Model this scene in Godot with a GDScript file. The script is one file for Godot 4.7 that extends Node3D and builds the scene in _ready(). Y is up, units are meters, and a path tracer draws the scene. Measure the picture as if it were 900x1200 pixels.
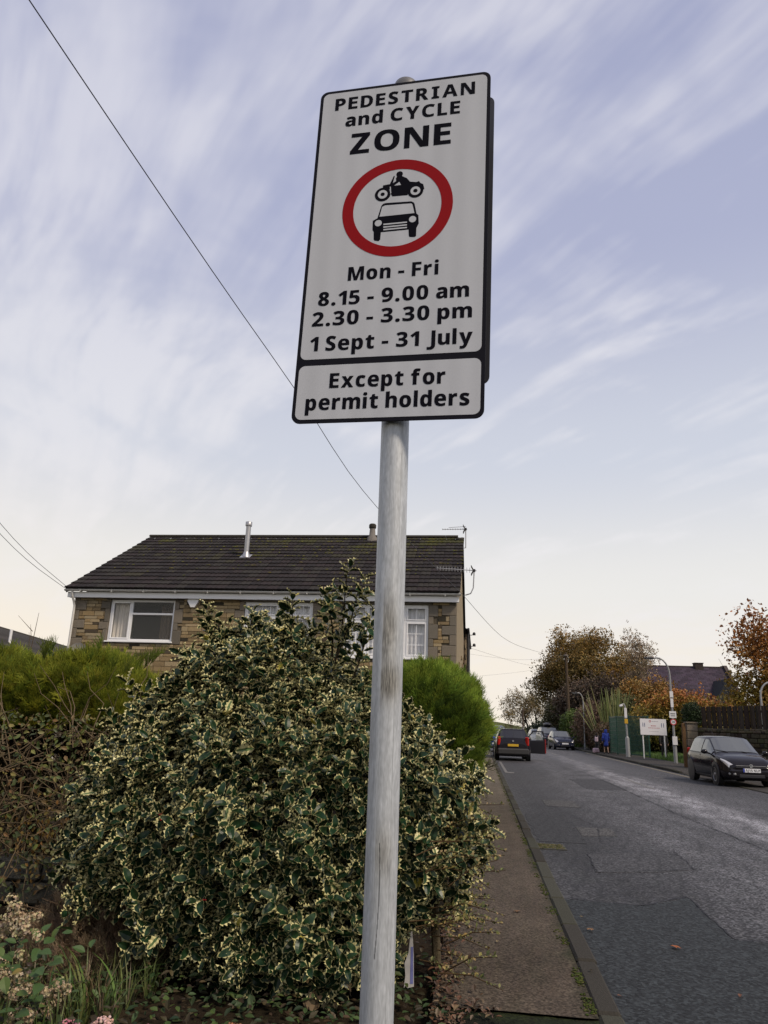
extends Node3D
# A zone sign on a galvanised post before a variegated holly, a stone house and a street in autumn.

# ---------------------------------------------------------------- mesh builder
class MB:
	var v := PackedVector3Array()
	var n := PackedVector3Array()
	var c := PackedColorArray()
	var uv := PackedVector2Array()
	var idx := PackedInt32Array()
	var col := Color(1, 1, 1)

	func vert(p: Vector3, nn: Vector3, t := Vector2.ZERO) -> int:
		v.push_back(p); n.push_back(nn); c.push_back(col); uv.push_back(t)
		return v.size() - 1

	func face(a: int, b: int, d: int) -> void:   # counter-clockwise in, clockwise out
		idx.push_back(a); idx.push_back(d); idx.push_back(b)

	func tri(a: Vector3, b: Vector3, d: Vector3) -> void:
		var nn := (b - a).cross(d - a).normalized()
		face(vert(a, nn), vert(b, nn), vert(d, nn))

	func quad(a: Vector3, b: Vector3, d: Vector3, e: Vector3) -> void:
		var nn := (d - a).cross(e - b).normalized()
		var i := vert(a, nn, Vector2(0, 0)); var j := vert(b, nn, Vector2(1, 0)); var k := vert(d, nn, Vector2(1, 1)); var l := vert(e, nn, Vector2(0, 1))
		face(i, j, k); face(i, k, l)

	func box(at: Vector3, s: Vector3, b := Basis()) -> void:
		var x := b * Vector3(s.x / 2, 0, 0); var y := b * Vector3(0, s.y / 2, 0); var z := b * Vector3(0, 0, s.z / 2)
		quad(at - x - y + z, at + x - y + z, at + x + y + z, at - x + y + z)
		quad(at + x - y - z, at - x - y - z, at - x + y - z, at + x + y - z)
		quad(at + x - y + z, at + x - y - z, at + x + y - z, at + x + y + z)
		quad(at - x - y - z, at - x - y + z, at - x + y + z, at - x + y - z)
		quad(at - x + y + z, at + x + y + z, at + x + y - z, at - x + y - z)
		quad(at - x - y - z, at + x - y - z, at + x - y + z, at - x - y + z)

	func bbox(at: Vector3, s: Vector3, e: float, b := Basis()) -> void:   # box with chamfered edges
		var h := s / 2
		e = minf(e, minf(h.x, minf(h.y, h.z)) * 0.9)
		var ax := [Vector3(1, 0, 0), Vector3(0, 1, 0), Vector3(0, 0, 1)]
		for k in 3:
			var u: Vector3 = ax[(k + 1) % 3]; var w: Vector3 = ax[(k + 2) % 3]; var m: Vector3 = ax[k]
			var hu: float = h.dot(u); var hw: float = h.dot(w); var hm: float = h.dot(m)
			for sg in [1.0, -1.0]:
				var ctr: Vector3 = m * hm * sg
				var uu: Vector3 = u * (hu - e) * sg; var ww: Vector3 = w * (hw - e)
				quad(at + b * (ctr - uu - ww), at + b * (ctr + uu - ww), at + b * (ctr + uu + ww), at + b * (ctr - uu + ww))
			for s1 in [1.0, -1.0]:
				for s2 in [1.0, -1.0]:
					var p1: Vector3 = u * hu * s1 + w * (hw - e) * s2
					var p2: Vector3 = u * (hu - e) * s1 + w * hw * s2
					var mm: Vector3 = m * (hm - e) * s1 * s2
					_edge(at, b, p1, p2, mm)
		for sx in [1.0, -1.0]:
			for sy in [1.0, -1.0]:
				for sz in [1.0, -1.0]:
					var a := at + b * Vector3(sx * h.x, sy * (h.y - e), sz * (h.z - e))
					var d := at + b * Vector3(sx * (h.x - e), sy * h.y, sz * (h.z - e))
					var f := at + b * Vector3(sx * (h.x - e), sy * (h.y - e), sz * h.z)
					if sx * sy * sz > 0: tri(a, d, f)
					else: tri(a, f, d)

	func _edge(at: Vector3, b: Basis, p1: Vector3, p2: Vector3, mm: Vector3) -> void:
		var out := p1 + p2
		var q := [p1 - mm, p1 + mm, p2 + mm, p2 - mm]
		if (q[1] - q[0]).cross(q[2] - q[0]).dot(out) < 0: q = [p1 - mm, p2 - mm, p2 + mm, p1 + mm]
		quad(at + b * q[0], at + b * q[1], at + b * q[2], at + b * q[3])

	func tube(pts: Array, rad: Array, sides := 8, cap := true) -> void:
		var up := Vector3(0.123, 0.456, 0.881).normalized()
		var rows := []
		for i in pts.size():
			var d: Vector3 = (pts[mini(i + 1, pts.size() - 1)] - pts[maxi(i - 1, 0)]).normalized()
			var a := up - d * up.dot(d)
			if a.length() < 0.05: a = d.cross(Vector3(1, 0, 0.3))
			a = a.normalized(); up = a
			var e := d.cross(a)
			var row := []
			for k in sides + 1:
				var t := TAU * k / sides
				var o := a * cos(t) + e * sin(t)
				row.append(vert(pts[i] + o * float(rad[mini(i, rad.size() - 1)]), o, Vector2(float(k) / sides, float(i))))
			rows.append(row)
		for i in pts.size() - 1:
			for k in sides:
				face(rows[i][k], rows[i][k + 1], rows[i + 1][k + 1]); face(rows[i][k], rows[i + 1][k + 1], rows[i + 1][k])
		if cap:
			for e2 in [0, pts.size() - 1]:
				var d2: Vector3 = (pts[1] - pts[0]).normalized() * -1.0 if e2 == 0 else (pts[e2] - pts[e2 - 1]).normalized()
				var m := vert(pts[e2], d2)
				var ring := []
				for k in sides: ring.append(vert(v[rows[e2][k]], d2))
				for k in sides:
					if e2 == 0: face(m, ring[(k + 1) % sides], ring[k])
					else: face(m, ring[k], ring[(k + 1) % sides])

	func lathe(prof: Array, sides: int, xf := Transform3D()) -> void:   # prof: Vector2(r, y) from bottom to top
		var rows := []
		for i in prof.size():
			var a: Vector2 = prof[maxi(i - 1, 0)]; var b: Vector2 = prof[mini(i + 1, prof.size() - 1)]
			var t2 := (b - a).normalized()
			var row := []
			for k in sides + 1:
				var t := TAU * k / sides
				var d := Vector3(cos(t), 0, -sin(t))
				row.append(vert(xf * (d * prof[i].x + Vector3(0, prof[i].y, 0)), (xf.basis * (d * t2.y + Vector3(0, -t2.x, 0))).normalized(), Vector2(float(k) / sides, float(i) / prof.size())))
			rows.append(row)
		for i in prof.size() - 1:
			for k in sides:
				face(rows[i][k], rows[i][k + 1], rows[i + 1][k + 1]); face(rows[i][k], rows[i + 1][k + 1], rows[i + 1][k])

	func prism(poly: PackedVector2Array, z0: float, z1: float, xf := Transform3D()) -> void:   # outline in x, y pushed from z0 to z1
		if Geometry2D.is_polygon_clockwise(poly) == false:
			pass
		var area := 0.0
		for i in poly.size():
			var q := poly[(i + 1) % poly.size()]
			area += poly[i].x * q.y - q.x * poly[i].y
		var p := poly.duplicate()
		if area < 0: p.reverse()
		var t := Geometry2D.triangulate_polygon(p)
		var nf := (xf.basis * Vector3(0, 0, 1)).normalized()
		var f := []; var bk := []
		for q in p:
			f.append(vert(xf * Vector3(q.x, q.y, z1), nf, q)); bk.append(vert(xf * Vector3(q.x, q.y, z0), -nf, q))
		for i in range(0, t.size(), 3):
			var a := p[t[i]]; var b := p[t[i + 1]]; var d := p[t[i + 2]]
			if (b - a).cross(d - a) > 0: face(f[t[i]], f[t[i + 1]], f[t[i + 2]]); face(bk[t[i]], bk[t[i + 2]], bk[t[i + 1]])
			else: face(f[t[i]], f[t[i + 2]], f[t[i + 1]]); face(bk[t[i]], bk[t[i + 1]], bk[t[i + 2]])
		for i in p.size():
			var a := p[i]; var b := p[(i + 1) % p.size()]
			quad(xf * Vector3(a.x, a.y, z0), xf * Vector3(b.x, b.y, z0), xf * Vector3(b.x, b.y, z1), xf * Vector3(a.x, a.y, z1))

	func ring(at: Vector2, ri: float, ro: float, z0: float, z1: float, sides := 64, xf := Transform3D()) -> void:
		for k in sides:
			var a := TAU * k / sides; var b := TAU * (k + 1) / sides
			var ca := Vector2(cos(a), sin(a)); var cb := Vector2(cos(b), sin(b))
			var pt := func(d: Vector2, r: float, z: float) -> Vector3: return xf * Vector3(at.x + d.x * r, at.y + d.y * r, z)
			quad(pt.call(ca, ri, z1), pt.call(ca, ro, z1), pt.call(cb, ro, z1), pt.call(cb, ri, z1))
			quad(pt.call(ca, ro, z0), pt.call(cb, ro, z0), pt.call(cb, ro, z1), pt.call(ca, ro, z1))
			if ri > 0.0: quad(pt.call(cb, ri, z0), pt.call(ca, ri, z0), pt.call(ca, ri, z1), pt.call(cb, ri, z1))

	func blob(at: Vector3, r: Vector3, k := 6, m := 8) -> void:   # ellipsoid
		var rows := []
		for i in k + 1:
			var e := PI * (float(i) / k - 0.5)
			var row := []
			for j in m + 1:
				var d := Vector3(cos(e) * cos(TAU * j / m), sin(e), -cos(e) * sin(TAU * j / m))
				row.append(vert(at + d * r, (d / r).normalized()))
			rows.append(row)
		for i in k:
			for j in m:
				face(rows[i][j], rows[i][j + 1], rows[i + 1][j + 1]); face(rows[i][j], rows[i + 1][j + 1], rows[i + 1][j])

	func mesh() -> ArrayMesh:
		var a := []
		a.resize(Mesh.ARRAY_MAX)
		a[Mesh.ARRAY_VERTEX] = v; a[Mesh.ARRAY_NORMAL] = n; a[Mesh.ARRAY_COLOR] = c; a[Mesh.ARRAY_TEX_UV] = uv; a[Mesh.ARRAY_INDEX] = idx
		var m := ArrayMesh.new()
		if idx.size(): m.add_surface_from_arrays(Mesh.PRIMITIVE_TRIANGLES, a)
		return m

# ---------------------------------------------------------------- node helpers
func obj(called: String, mesh: Mesh, m: Material, parent: Node = self, xf := Transform3D()) -> MeshInstance3D:
	var o := MeshInstance3D.new()
	o.name = called; o.mesh = mesh; o.material_override = m; o.transform = xf
	parent.add_child(o, true)
	return o

func put(called: String, b: MB, m: Material, parent: Node = self, xf := Transform3D()) -> MeshInstance3D:
	return obj(called, b.mesh(), m, parent, xf)

func thing(called: String, label: String, category: String, at := Vector3.ZERO, turn := 0.0, group := "") -> Node3D:
	var o := Node3D.new()
	o.name = called
	add_child(o, true)
	o.position = at; o.rotation.y = turn
	return tag(o, label, category, group)

func tag(o: Node3D, label: String, category: String, group := "") -> Node3D:
	o.set_meta("label", label); o.set_meta("category", category)
	if group: o.set_meta("group", group)
	return o

func struct(called: String, b: MB, m: Material) -> MeshInstance3D:
	var o := put(called, b, m)
	o.set_meta("kind", "structure")
	return o

func scatter(called: String, mesh: Mesh, m: Material, xfs: Array, cols: Array, parent: Node) -> MultiMeshInstance3D:
	var mm := MultiMesh.new()
	mm.transform_format = MultiMesh.TRANSFORM_3D
	mm.use_colors = cols.size() > 0
	mm.mesh = mesh
	mm.instance_count = xfs.size()
	for i in xfs.size():
		mm.set_instance_transform(i, xfs[i])
		if cols.size(): mm.set_instance_color(i, cols[i])
	var o := MultiMeshInstance3D.new()
	o.name = called; o.multimesh = mm; o.material_override = m
	o.set_meta("kind", "stuff")
	parent.add_child(o, true)
	return o

func rng(s: int) -> RandomNumberGenerator:
	var r := RandomNumberGenerator.new()
	r.seed = s
	return r

func lin(r: float, g: float, b: float) -> Color: return Color(r, g, b).linear_to_srgb()

func mat(col: Color, rough := 0.8, metal := 0.0, spec := 0.5) -> StandardMaterial3D:   # col holds linear values
	var m := StandardMaterial3D.new()
	m.albedo_color = Color(col.r, col.g, col.b).linear_to_srgb(); m.roughness = rough; m.metallic = metal; m.metallic_specular = spec
	return m

func vmat(rough := 0.8, spec := 0.5) -> StandardMaterial3D:
	var m := mat(Color(1, 1, 1), rough, 0.0, spec)
	m.vertex_color_use_as_albedo = true
	return m

func noise_tex(freq: float, lo: float, hi: float, s: int, kind := FastNoiseLite.TYPE_SIMPLEX_SMOOTH, oct := 5, size := 512) -> NoiseTexture2D:
	var f := FastNoiseLite.new()
	f.noise_type = kind; f.frequency = freq; f.seed = s; f.fractal_octaves = oct; f.fractal_gain = 0.6
	if kind == FastNoiseLite.TYPE_CELLULAR:
		f.cellular_return_type = FastNoiseLite.RETURN_CELL_VALUE
		f.fractal_type = FastNoiseLite.FRACTAL_NONE
	var t := NoiseTexture2D.new()
	t.width = size; t.height = size; t.seamless = true; t.noise = f
	var g := Gradient.new()
	g.set_color(0, lin(lo, lo, lo)); g.set_color(1, lin(hi, hi, hi))
	t.color_ramp = g
	return t

func bump_tex(freq: float, s: int, kind := FastNoiseLite.TYPE_SIMPLEX_SMOOTH, oct := 4, size := 512, strength := 6.0) -> NoiseTexture2D:
	var t := noise_tex(freq, 0, 1, s, kind, oct, size)
	t.color_ramp = null
	t.as_normal_map = true; t.bump_strength = strength
	return t

func tri_map(m: StandardMaterial3D, tex: Texture2D, per_m: float, nrm: Texture2D = null, ns := 1.0) -> StandardMaterial3D:
	m.albedo_texture = tex
	m.uv1_triplanar = true; m.uv1_world_triplanar = true
	m.uv1_scale = Vector3.ONE * per_m
	if nrm:
		m.normal_enabled = true; m.normal_texture = nrm; m.normal_scale = ns
	return m

func glass(alpha := 0.12, tint := Color(0.8, 0.9, 0.9)) -> StandardMaterial3D:
	var m := mat(tint, 0.04)
	m.transparency = BaseMaterial3D.TRANSPARENCY_ALPHA
	m.albedo_color.a = alpha
	return m

func basis_y(y: Vector3, spin := 0.0, sc := 1.0) -> Basis:   # a basis whose y runs along a direction
	y = y.normalized()
	var x := y.cross(Vector3(0.31, 0.17, 0.93)).normalized()
	var b := Basis(x, y, x.cross(y))
	return (Basis(y, spin) * b).scaled_local(Vector3.ONE * sc)

func look(y: Vector3, face: Vector3, sc := 1.0) -> Basis:   # y along a direction, z towards face as far as it can
	y = y.normalized()
	var x := y.cross(face)
	if x.length() < 0.01: x = y.cross(Vector3(0.3, 0.5, 0.8))
	x = x.normalized()
	return Basis(x, y, x.cross(y)).scaled_local(Vector3.ONE * sc)

func rr(w: float, h: float, r: float, at := Vector2.ZERO, k := 6) -> PackedVector2Array:   # rounded rectangle
	var p := PackedVector2Array()
	for q in 4:
		var cx: float = (w / 2 - r) * [1, -1, -1, 1][q]; var cy: float = (h / 2 - r) * [1, 1, -1, -1][q]
		for i in k + 1:
			var a := PI / 2 * (q + float(i) / k)
			p.push_back(at + Vector2(cx + r * cos(a), cy + r * sin(a)))
	return p

func pl(a: Array, s := 0.001) -> PackedVector2Array:
	var p := PackedVector2Array()
	for i in range(0, a.size(), 2): p.push_back(Vector2(a[i], a[i + 1]) * s)
	return p

func V(x: float, y: float, z: float) -> Vector3: return Vector3(x, y, z)

func pick(r: RandomNumberGenerator, a: Array) -> Variant: return a[r.randi() % a.size()]

func jit(r: RandomNumberGenerator, c: Color, f: float) -> Color:
	var k := 1.0 + r.randf_range(-f, f)
	return Color(c.r * k * (1 + r.randf_range(-f, f) * 0.4), c.g * k, c.b * k * (1 + r.randf_range(-f, f) * 0.4))

# ---------------------------------------------------------------- surface nets for bodies
func nets(b: MB, bones: Array, cell: float, k: float) -> void:   # bones: [a, b, ra, rb]
	var lo := Vector3.INF; var hi := -Vector3.INF
	for q in bones:
		var r := Vector3.ONE * (maxf(q[2], q[3]) + cell * 2.0)
		lo = lo.min(q[0] - r).min(q[1] - r); hi = hi.max(q[0] + r).max(q[1] + r)
	var nx := int((hi.x - lo.x) / cell) + 2; var ny := int((hi.y - lo.y) / cell) + 2; var nz := int((hi.z - lo.z) / cell) + 2
	var g := PackedFloat32Array()
	g.resize(nx * ny * nz); g.fill(1.0)
	for q in bones:
		var a: Vector3 = q[0]; var ab: Vector3 = q[1] - q[0]; var ra: float = q[2]; var rb: float = q[3]
		var l2 := maxf(ab.length_squared(), 1e-9)
		var ext := Vector3.ONE * (maxf(ra, rb) + k * 1.5 + cell * 1.5)
		var p0 := ((a.min(a + ab) - ext - lo) / cell).floor(); var p1 := ((a.max(a + ab) + ext - lo) / cell).ceil()
		for z in range(maxi(0, int(p0.z)), mini(nz, int(p1.z) + 1)):
			for y in range(maxi(0, int(p0.y)), mini(ny, int(p1.y) + 1)):
				var row := (z * ny + y) * nx
				for x in range(maxi(0, int(p0.x)), mini(nx, int(p1.x) + 1)):
					var p := lo + Vector3(x, y, z) * cell - a
					var t := clampf(p.dot(ab) / l2, 0.0, 1.0)
					var d := (p - ab * t).length() - lerpf(ra, rb, t)
					var o := g[row + x]
					var h := maxf(k - absf(o - d), 0.0) / k
					g[row + x] = minf(o, d) - h * h * k * 0.25
	var at := {}
	for z in nz - 1:
		for y in ny - 1:
			for x in nx - 1:
				var i0 := (z * ny + y) * nx + x
				var s := 0; var f := [g[i0], g[i0 + 1], g[i0 + nx], g[i0 + nx + 1], g[i0 + nx * ny], g[i0 + nx * ny + 1], g[i0 + nx * ny + nx], g[i0 + nx * ny + nx + 1]]
				for q in 8:
					if f[q] < 0.0: s += 1
				if s == 0 or s == 8: continue
				var sum := Vector3.ZERO; var cnt := 0
				for e in [[0, 1], [2, 3], [4, 5], [6, 7], [0, 2], [1, 3], [4, 6], [5, 7], [0, 4], [1, 5], [2, 6], [3, 7]]:
					var f0: float = f[e[0]]; var f1: float = f[e[1]]
					if (f0 < 0.0) == (f1 < 0.0): continue
					var t2 := f0 / (f0 - f1)
					var c0 := Vector3(e[0] & 1, (e[0] >> 1) & 1, e[0] >> 2); var c1 := Vector3(e[1] & 1, (e[1] >> 1) & 1, e[1] >> 2)
					sum += c0.lerp(c1, t2); cnt += 1
				var nn := Vector3(f[1] + f[3] + f[5] + f[7] - f[0] - f[2] - f[4] - f[6], f[2] + f[3] + f[6] + f[7] - f[0] - f[1] - f[4] - f[5], f[4] + f[5] + f[6] + f[7] - f[0] - f[1] - f[2] - f[3])
				at[i0] = b.vert(lo + (Vector3(x, y, z) + sum / cnt) * cell, nn.normalized())
	var st := [1, nx, nx * ny]
	for z in range(1, nz - 1):
		for y in range(1, ny - 1):
			for x in range(1, nx - 1):
				var i0 := (z * ny + y) * nx + x
				for ax in 3:
					var a0 := g[i0] < 0.0; var a1: bool = g[i0 + st[ax]] < 0.0
					if a0 == a1: continue
					var u: int = st[(ax + 1) % 3]; var w: int = st[(ax + 2) % 3]
					var q := [i0 - u - w, i0 - w, i0, i0 - u]
					if not (at.has(q[0]) and at.has(q[1]) and at.has(q[2]) and at.has(q[3])): continue
					if a0: b.face(at[q[0]], at[q[1]], at[q[2]]); b.face(at[q[0]], at[q[2]], at[q[3]])
					else: b.face(at[q[0]], at[q[2]], at[q[1]]); b.face(at[q[0]], at[q[3]], at[q[2]])

# ---------------------------------------------------------------- the scene
var MAT := {}

func _ready() -> void:
	# camera: a phone held at 1.5 m, tipped up and leaning a little
	var cam := Camera3D.new()
	cam.name = "camera"
	var up_v := Vector3(105.0, 3000.0, -864.44).normalized()
	var fw := Vector3(112.0, -253.0, -864.44)
	fw = (fw - up_v * fw.dot(up_v)).normalized()
	var rt := fw.cross(up_v)
	cam.transform = Transform3D(Basis(Vector3(rt.x, up_v.x, -fw.x), Vector3(rt.y, up_v.y, -fw.y), Vector3(rt.z, up_v.z, -fw.z)), Vector3(0, 1.5, 0))
	cam.fov = 69.53; cam.near = 0.05; cam.far = 4000.0
	add_child(cam)
	# sky, exposure
	var we := WorldEnvironment.new()
	we.name = "environment"
	var env := Environment.new()
	env.background_mode = Environment.BG_SKY
	var sky := Sky.new()
	var sm := PanoramaSkyMaterial.new()
	sm.panorama = sky_picture()
	sky.sky_material = sm
	env.sky = sky
	env.tonemap_mode = Environment.TONE_MAPPER_LINEAR
	env.tonemap_exposure = 1.0
	env.sdfgi_enabled = true; env.ssao_enabled = true; env.ssil_enabled = true
	we.environment = env
	add_child(we)
	# a low sun behind thin cloud, over the right shoulder
	var sun := DirectionalLight3D.new()
	sun.name = "sun"
	sun.light_energy = 1.05
	sun.light_angular_distance = 10.0
	sun.light_color = Color(1.0, 0.93, 0.84)
	sun.shadow_enabled = true
	add_child(sun)
	sun.look_at_from_position(Vector3.ZERO, -Vector3(0.62, 0.80, 0.42))
	materials()
	ground()
	road()
	pavements()
	house()
	rear_house()
	bungalow()
	far_buildings()
	zone_sign()
	walls_right()
	hedges()
	trees()
	street()
	cars()
	people()
	cables()
	holly()
	garden()
	small_things()

func sky_picture() -> ImageTexture:
	var w := 2560; var h := 1280
	var a := FastNoiseLite.new(); a.seed = 5; a.frequency = 1.0; a.fractal_octaves = 5; a.fractal_gain = 0.55
	var b := FastNoiseLite.new(); b.seed = 9; b.frequency = 0.5; b.fractal_octaves = 3
	var d := FastNoiseLite.new(); d.seed = 21; d.frequency = 1.0; d.fractal_octaves = 5; d.fractal_gain = 0.6
	var stops := [[0.0, V(0.97, 0.86, 0.70)], [4.0, V(0.95, 0.86, 0.74)], [10.0, V(0.86, 0.835, 0.80)], [20.0, V(0.655, 0.68, 0.76)], [35.0, V(0.47, 0.495, 0.65)], [60.0, V(0.385, 0.41, 0.58)], [90.0, V(0.34, 0.37, 0.55)]]
	var data := PackedFloat32Array()
	data.resize(w * h * 3)
	var sa := deg_to_rad(-38.0)
	var ca := cos(sa); var sn := sin(sa)
	for j in h / 2:
		var e := (0.5 - (j + 0.5) / h) * PI
		var deg := rad_to_deg(e)
		var base: Vector3 = stops[6][1]
		for k in 6:
			if deg < stops[k + 1][0]:
				base = (stops[k][1] as Vector3).lerp(stops[k + 1][1], smoothstep(0.0, 1.0, (deg - stops[k][0]) / (stops[k + 1][0] - stops[k][0])) * 0.5 + 0.5 * (deg - stops[k][0]) / (stops[k + 1][0] - stops[k][0])); break
		var ce := cos(e); var se := sin(e)
		var low := exp(-deg / 9.0)
		for i in w:
			var az := ((i + 0.5) / w - 0.5) * TAU
			var dx := sin(az) * ce; var dz := -cos(az) * ce
			var right := 0.5 + 0.5 * cos(az - deg_to_rad(75.0))   # the setting sun's side
			var px := dx / (se + 0.10); var pz := dz / (se + 0.10)
			var al := px * sn - pz * ca; var ac := px * ca + pz * sn
			var wx := b.get_noise_2d(px * 0.8, pz * 0.8)
			var n1 := a.get_noise_2d(al * 0.20 + wx * 0.3, ac * 1.7 + wx * 0.7)
			var n2 := d.get_noise_2d(al * 0.55 + wx * 0.5 + 7.0, ac * 4.2 - wx * 0.8)
			var n3 := b.get_noise_2d(al * 0.35 + 20.0, ac * 0.8 + 4.0)
			var n4 := d.get_noise_2d(al * 1.3 + wx * 0.8 + 31.0, ac * 9.5 + wx * 1.5)
			var n5 := a.get_noise_2d(px * 1.6 + wx * 0.8 + 50.0, pz * 1.6 - wx * 0.8)
			var cl := clampf(0.42 + n1 * 0.42 + n2 * 0.34 + n3 * 0.55 + n5 * 0.50 + n4 * (0.34 + n5 * 0.6), 0.0, 1.0)
			cl = cl * cl * (3.0 - 2.0 * cl)
			var col := base
			col.x += low * (right - 0.55) * 0.20; col.z -= low * (right - 0.55) * 0.16; col.y += low * (right - 0.55) * 0.05
			var white := V(0.86, 0.85, 0.89).lerp(V(0.98, 0.86, 0.70), clampf(low * 1.2 * right, 0.0, 1.0))
			var am := 0.42 * smoothstep(0.0, 9.0, deg) + 0.10
			col = col.lerp(white, clampf((cl - 0.28) * am * 1.25, -0.12, 1.0))
			var o := (j * w + i) * 3
			data[o] = col.x; data[o + 1] = col.y; data[o + 2] = col.z
	for j in range(h / 2, h):
		for i in w:
			var o := (j * w + i) * 3
			data[o] = 0.16; data[o + 1] = 0.15; data[o + 2] = 0.14
	return ImageTexture.create_from_image(Image.create_from_data(w, h, false, Image.FORMAT_RGBF, data.to_byte_array()))

func materials() -> void:
	var fine := noise_tex(0.10, 0.06, 1.0, 3, FastNoiseLite.TYPE_CELLULAR, 1, 512)
	var mott := noise_tex(0.02, 0.7, 1.0, 4)
	var grain := noise_tex(0.06, 0.55, 1.0, 8)
	var gb := bump_tex(0.09, 12, FastNoiseLite.TYPE_SIMPLEX_SMOOTH, 4, 512, 5.0)
	var cb := bump_tex(0.10, 13, FastNoiseLite.TYPE_CELLULAR, 1, 512, 5.0)
	MAT.asphalt = tri_map(vmat(0.70, 0.4), fine, 1.0, cb, 1.0)
	MAT.paving = tri_map(vmat(0.9, 0.3), noise_tex(0.12, 0.3, 1.0, 6, FastNoiseLite.TYPE_CELLULAR, 1, 512), 1.35, cb, 0.8)
	MAT.kerb = tri_map(vmat(0.85, 0.35), grain, 1.5, gb, 0.6)
	MAT.soil = tri_map(vmat(0.95, 0.2), grain, 1.3, gb, 1.2)
	MAT.paint = tri_map(mat(Color(0.24, 0.235, 0.225), 0.7), noise_tex(0.03, 0.25, 1.0, 31, FastNoiseLite.TYPE_SIMPLEX_SMOOTH, 6), 1.1)
	MAT.cream_paint = tri_map(mat(Color(0.36, 0.31, 0.2), 0.7), noise_tex(0.03, 0.3, 1.0, 32, FastNoiseLite.TYPE_SIMPLEX_SMOOTH, 6), 1.1)
	MAT.stone = tri_map(vmat(0.92, 0.25), grain, 2.2, gb, 1.3)
	MAT.mortar = tri_map(mat(Color(0.14, 0.115, 0.08), 0.95), grain, 2.0, gb, 0.8)
	MAT.upvc = mat(Color(0.74, 0.75, 0.77), 0.35)
	MAT.gutter = tri_map(mat(Color(0.66, 0.65, 0.62), 0.45), mott, 0.7)
	MAT.tile = tri_map(vmat(0.85, 0.3), grain, 1.7, gb, 0.9)
	MAT.pane = glass(0.04, Color(0.3, 0.33, 0.35))
	MAT.pane.metallic_specular = 0.28
	MAT.dark_room = mat(Color(0.05, 0.045, 0.04), 0.9)
	MAT.curtain = mat(Color(0.62, 0.58, 0.52), 0.95)
	MAT.net = mat(Color(0.66, 0.67, 0.7), 0.95)
	MAT.alu = tri_map(mat(Color(0.46, 0.46, 0.47), 0.45, 0.75), mott, 1.5)
	MAT.dark_metal = mat(Color(0.03, 0.03, 0.032), 0.5, 0.3)
	MAT.black = mat(Color(0.013, 0.013, 0.018), 0.45)
	MAT.grey_plastic = mat(Color(0.11, 0.11, 0.115), 0.5)
	MAT.leafy = vmat(0.55, 0.4)
	MAT.leafy.backlight_enabled = true; MAT.leafy.backlight = Color(0.35, 0.35, 0.35)
	MAT.holly = vmat(0.36, 0.36)
	MAT.conifer = vmat(0.7, 0.25)
	MAT.conifer.backlight_enabled = true; MAT.conifer.backlight = Color(0.9, 0.9, 0.9)
	MAT.bark = tri_map(vmat(0.95, 0.2), grain, 3.0, gb, 1.2)
	MAT.wood = tri_map(vmat(0.85, 0.3), noise_tex(0.05, 0.5, 1.0, 41), 1.4, gb, 0.6)
	MAT.plain = vmat(0.7, 0.4)
	MAT.moss = vmat(1.0, 0.1)

# ---------------------------------------------------------------- the ground
func sheet(x0: float, x1: float, z0: float, z1: float, nx: int, nz: int, hgt: Callable, tone: Callable) -> MB:
	var b := MB.new()
	for j in nz + 1:
		for i in nx + 1:
			var x := lerpf(x0, x1, float(i) / nx); var z := lerpf(z0, z1, float(j) / nz)
			b.col = (tone as Callable).call(x, z)
			b.vert(V(x, (hgt as Callable).call(x, z), z), Vector3.UP)
	for j in nz:
		for i in nx:
			var q := j * (nx + 1) + i
			b.face(q, q + nx + 1, q + nx + 2); b.face(q, q + nx + 2, q + 1)
	if z1 < z0:
		for k in range(0, b.idx.size(), 3):
			var t := b.idx[k + 1]; b.idx[k + 1] = b.idx[k + 2]; b.idx[k + 2] = t
	var nrm := PackedVector3Array(); nrm.resize(b.v.size())
	for k in range(0, b.idx.size(), 3):
		var a := b.v[b.idx[k]]; var d := b.v[b.idx[k + 1]]; var e := b.v[b.idx[k + 2]]
		var m := (e - a).cross(d - a)
		if m.y < 0: m = -m
		for s in 3: nrm[b.idx[k + s]] += m
	for k in nrm.size(): b.n[k] = nrm[k].normalized()
	return b

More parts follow.
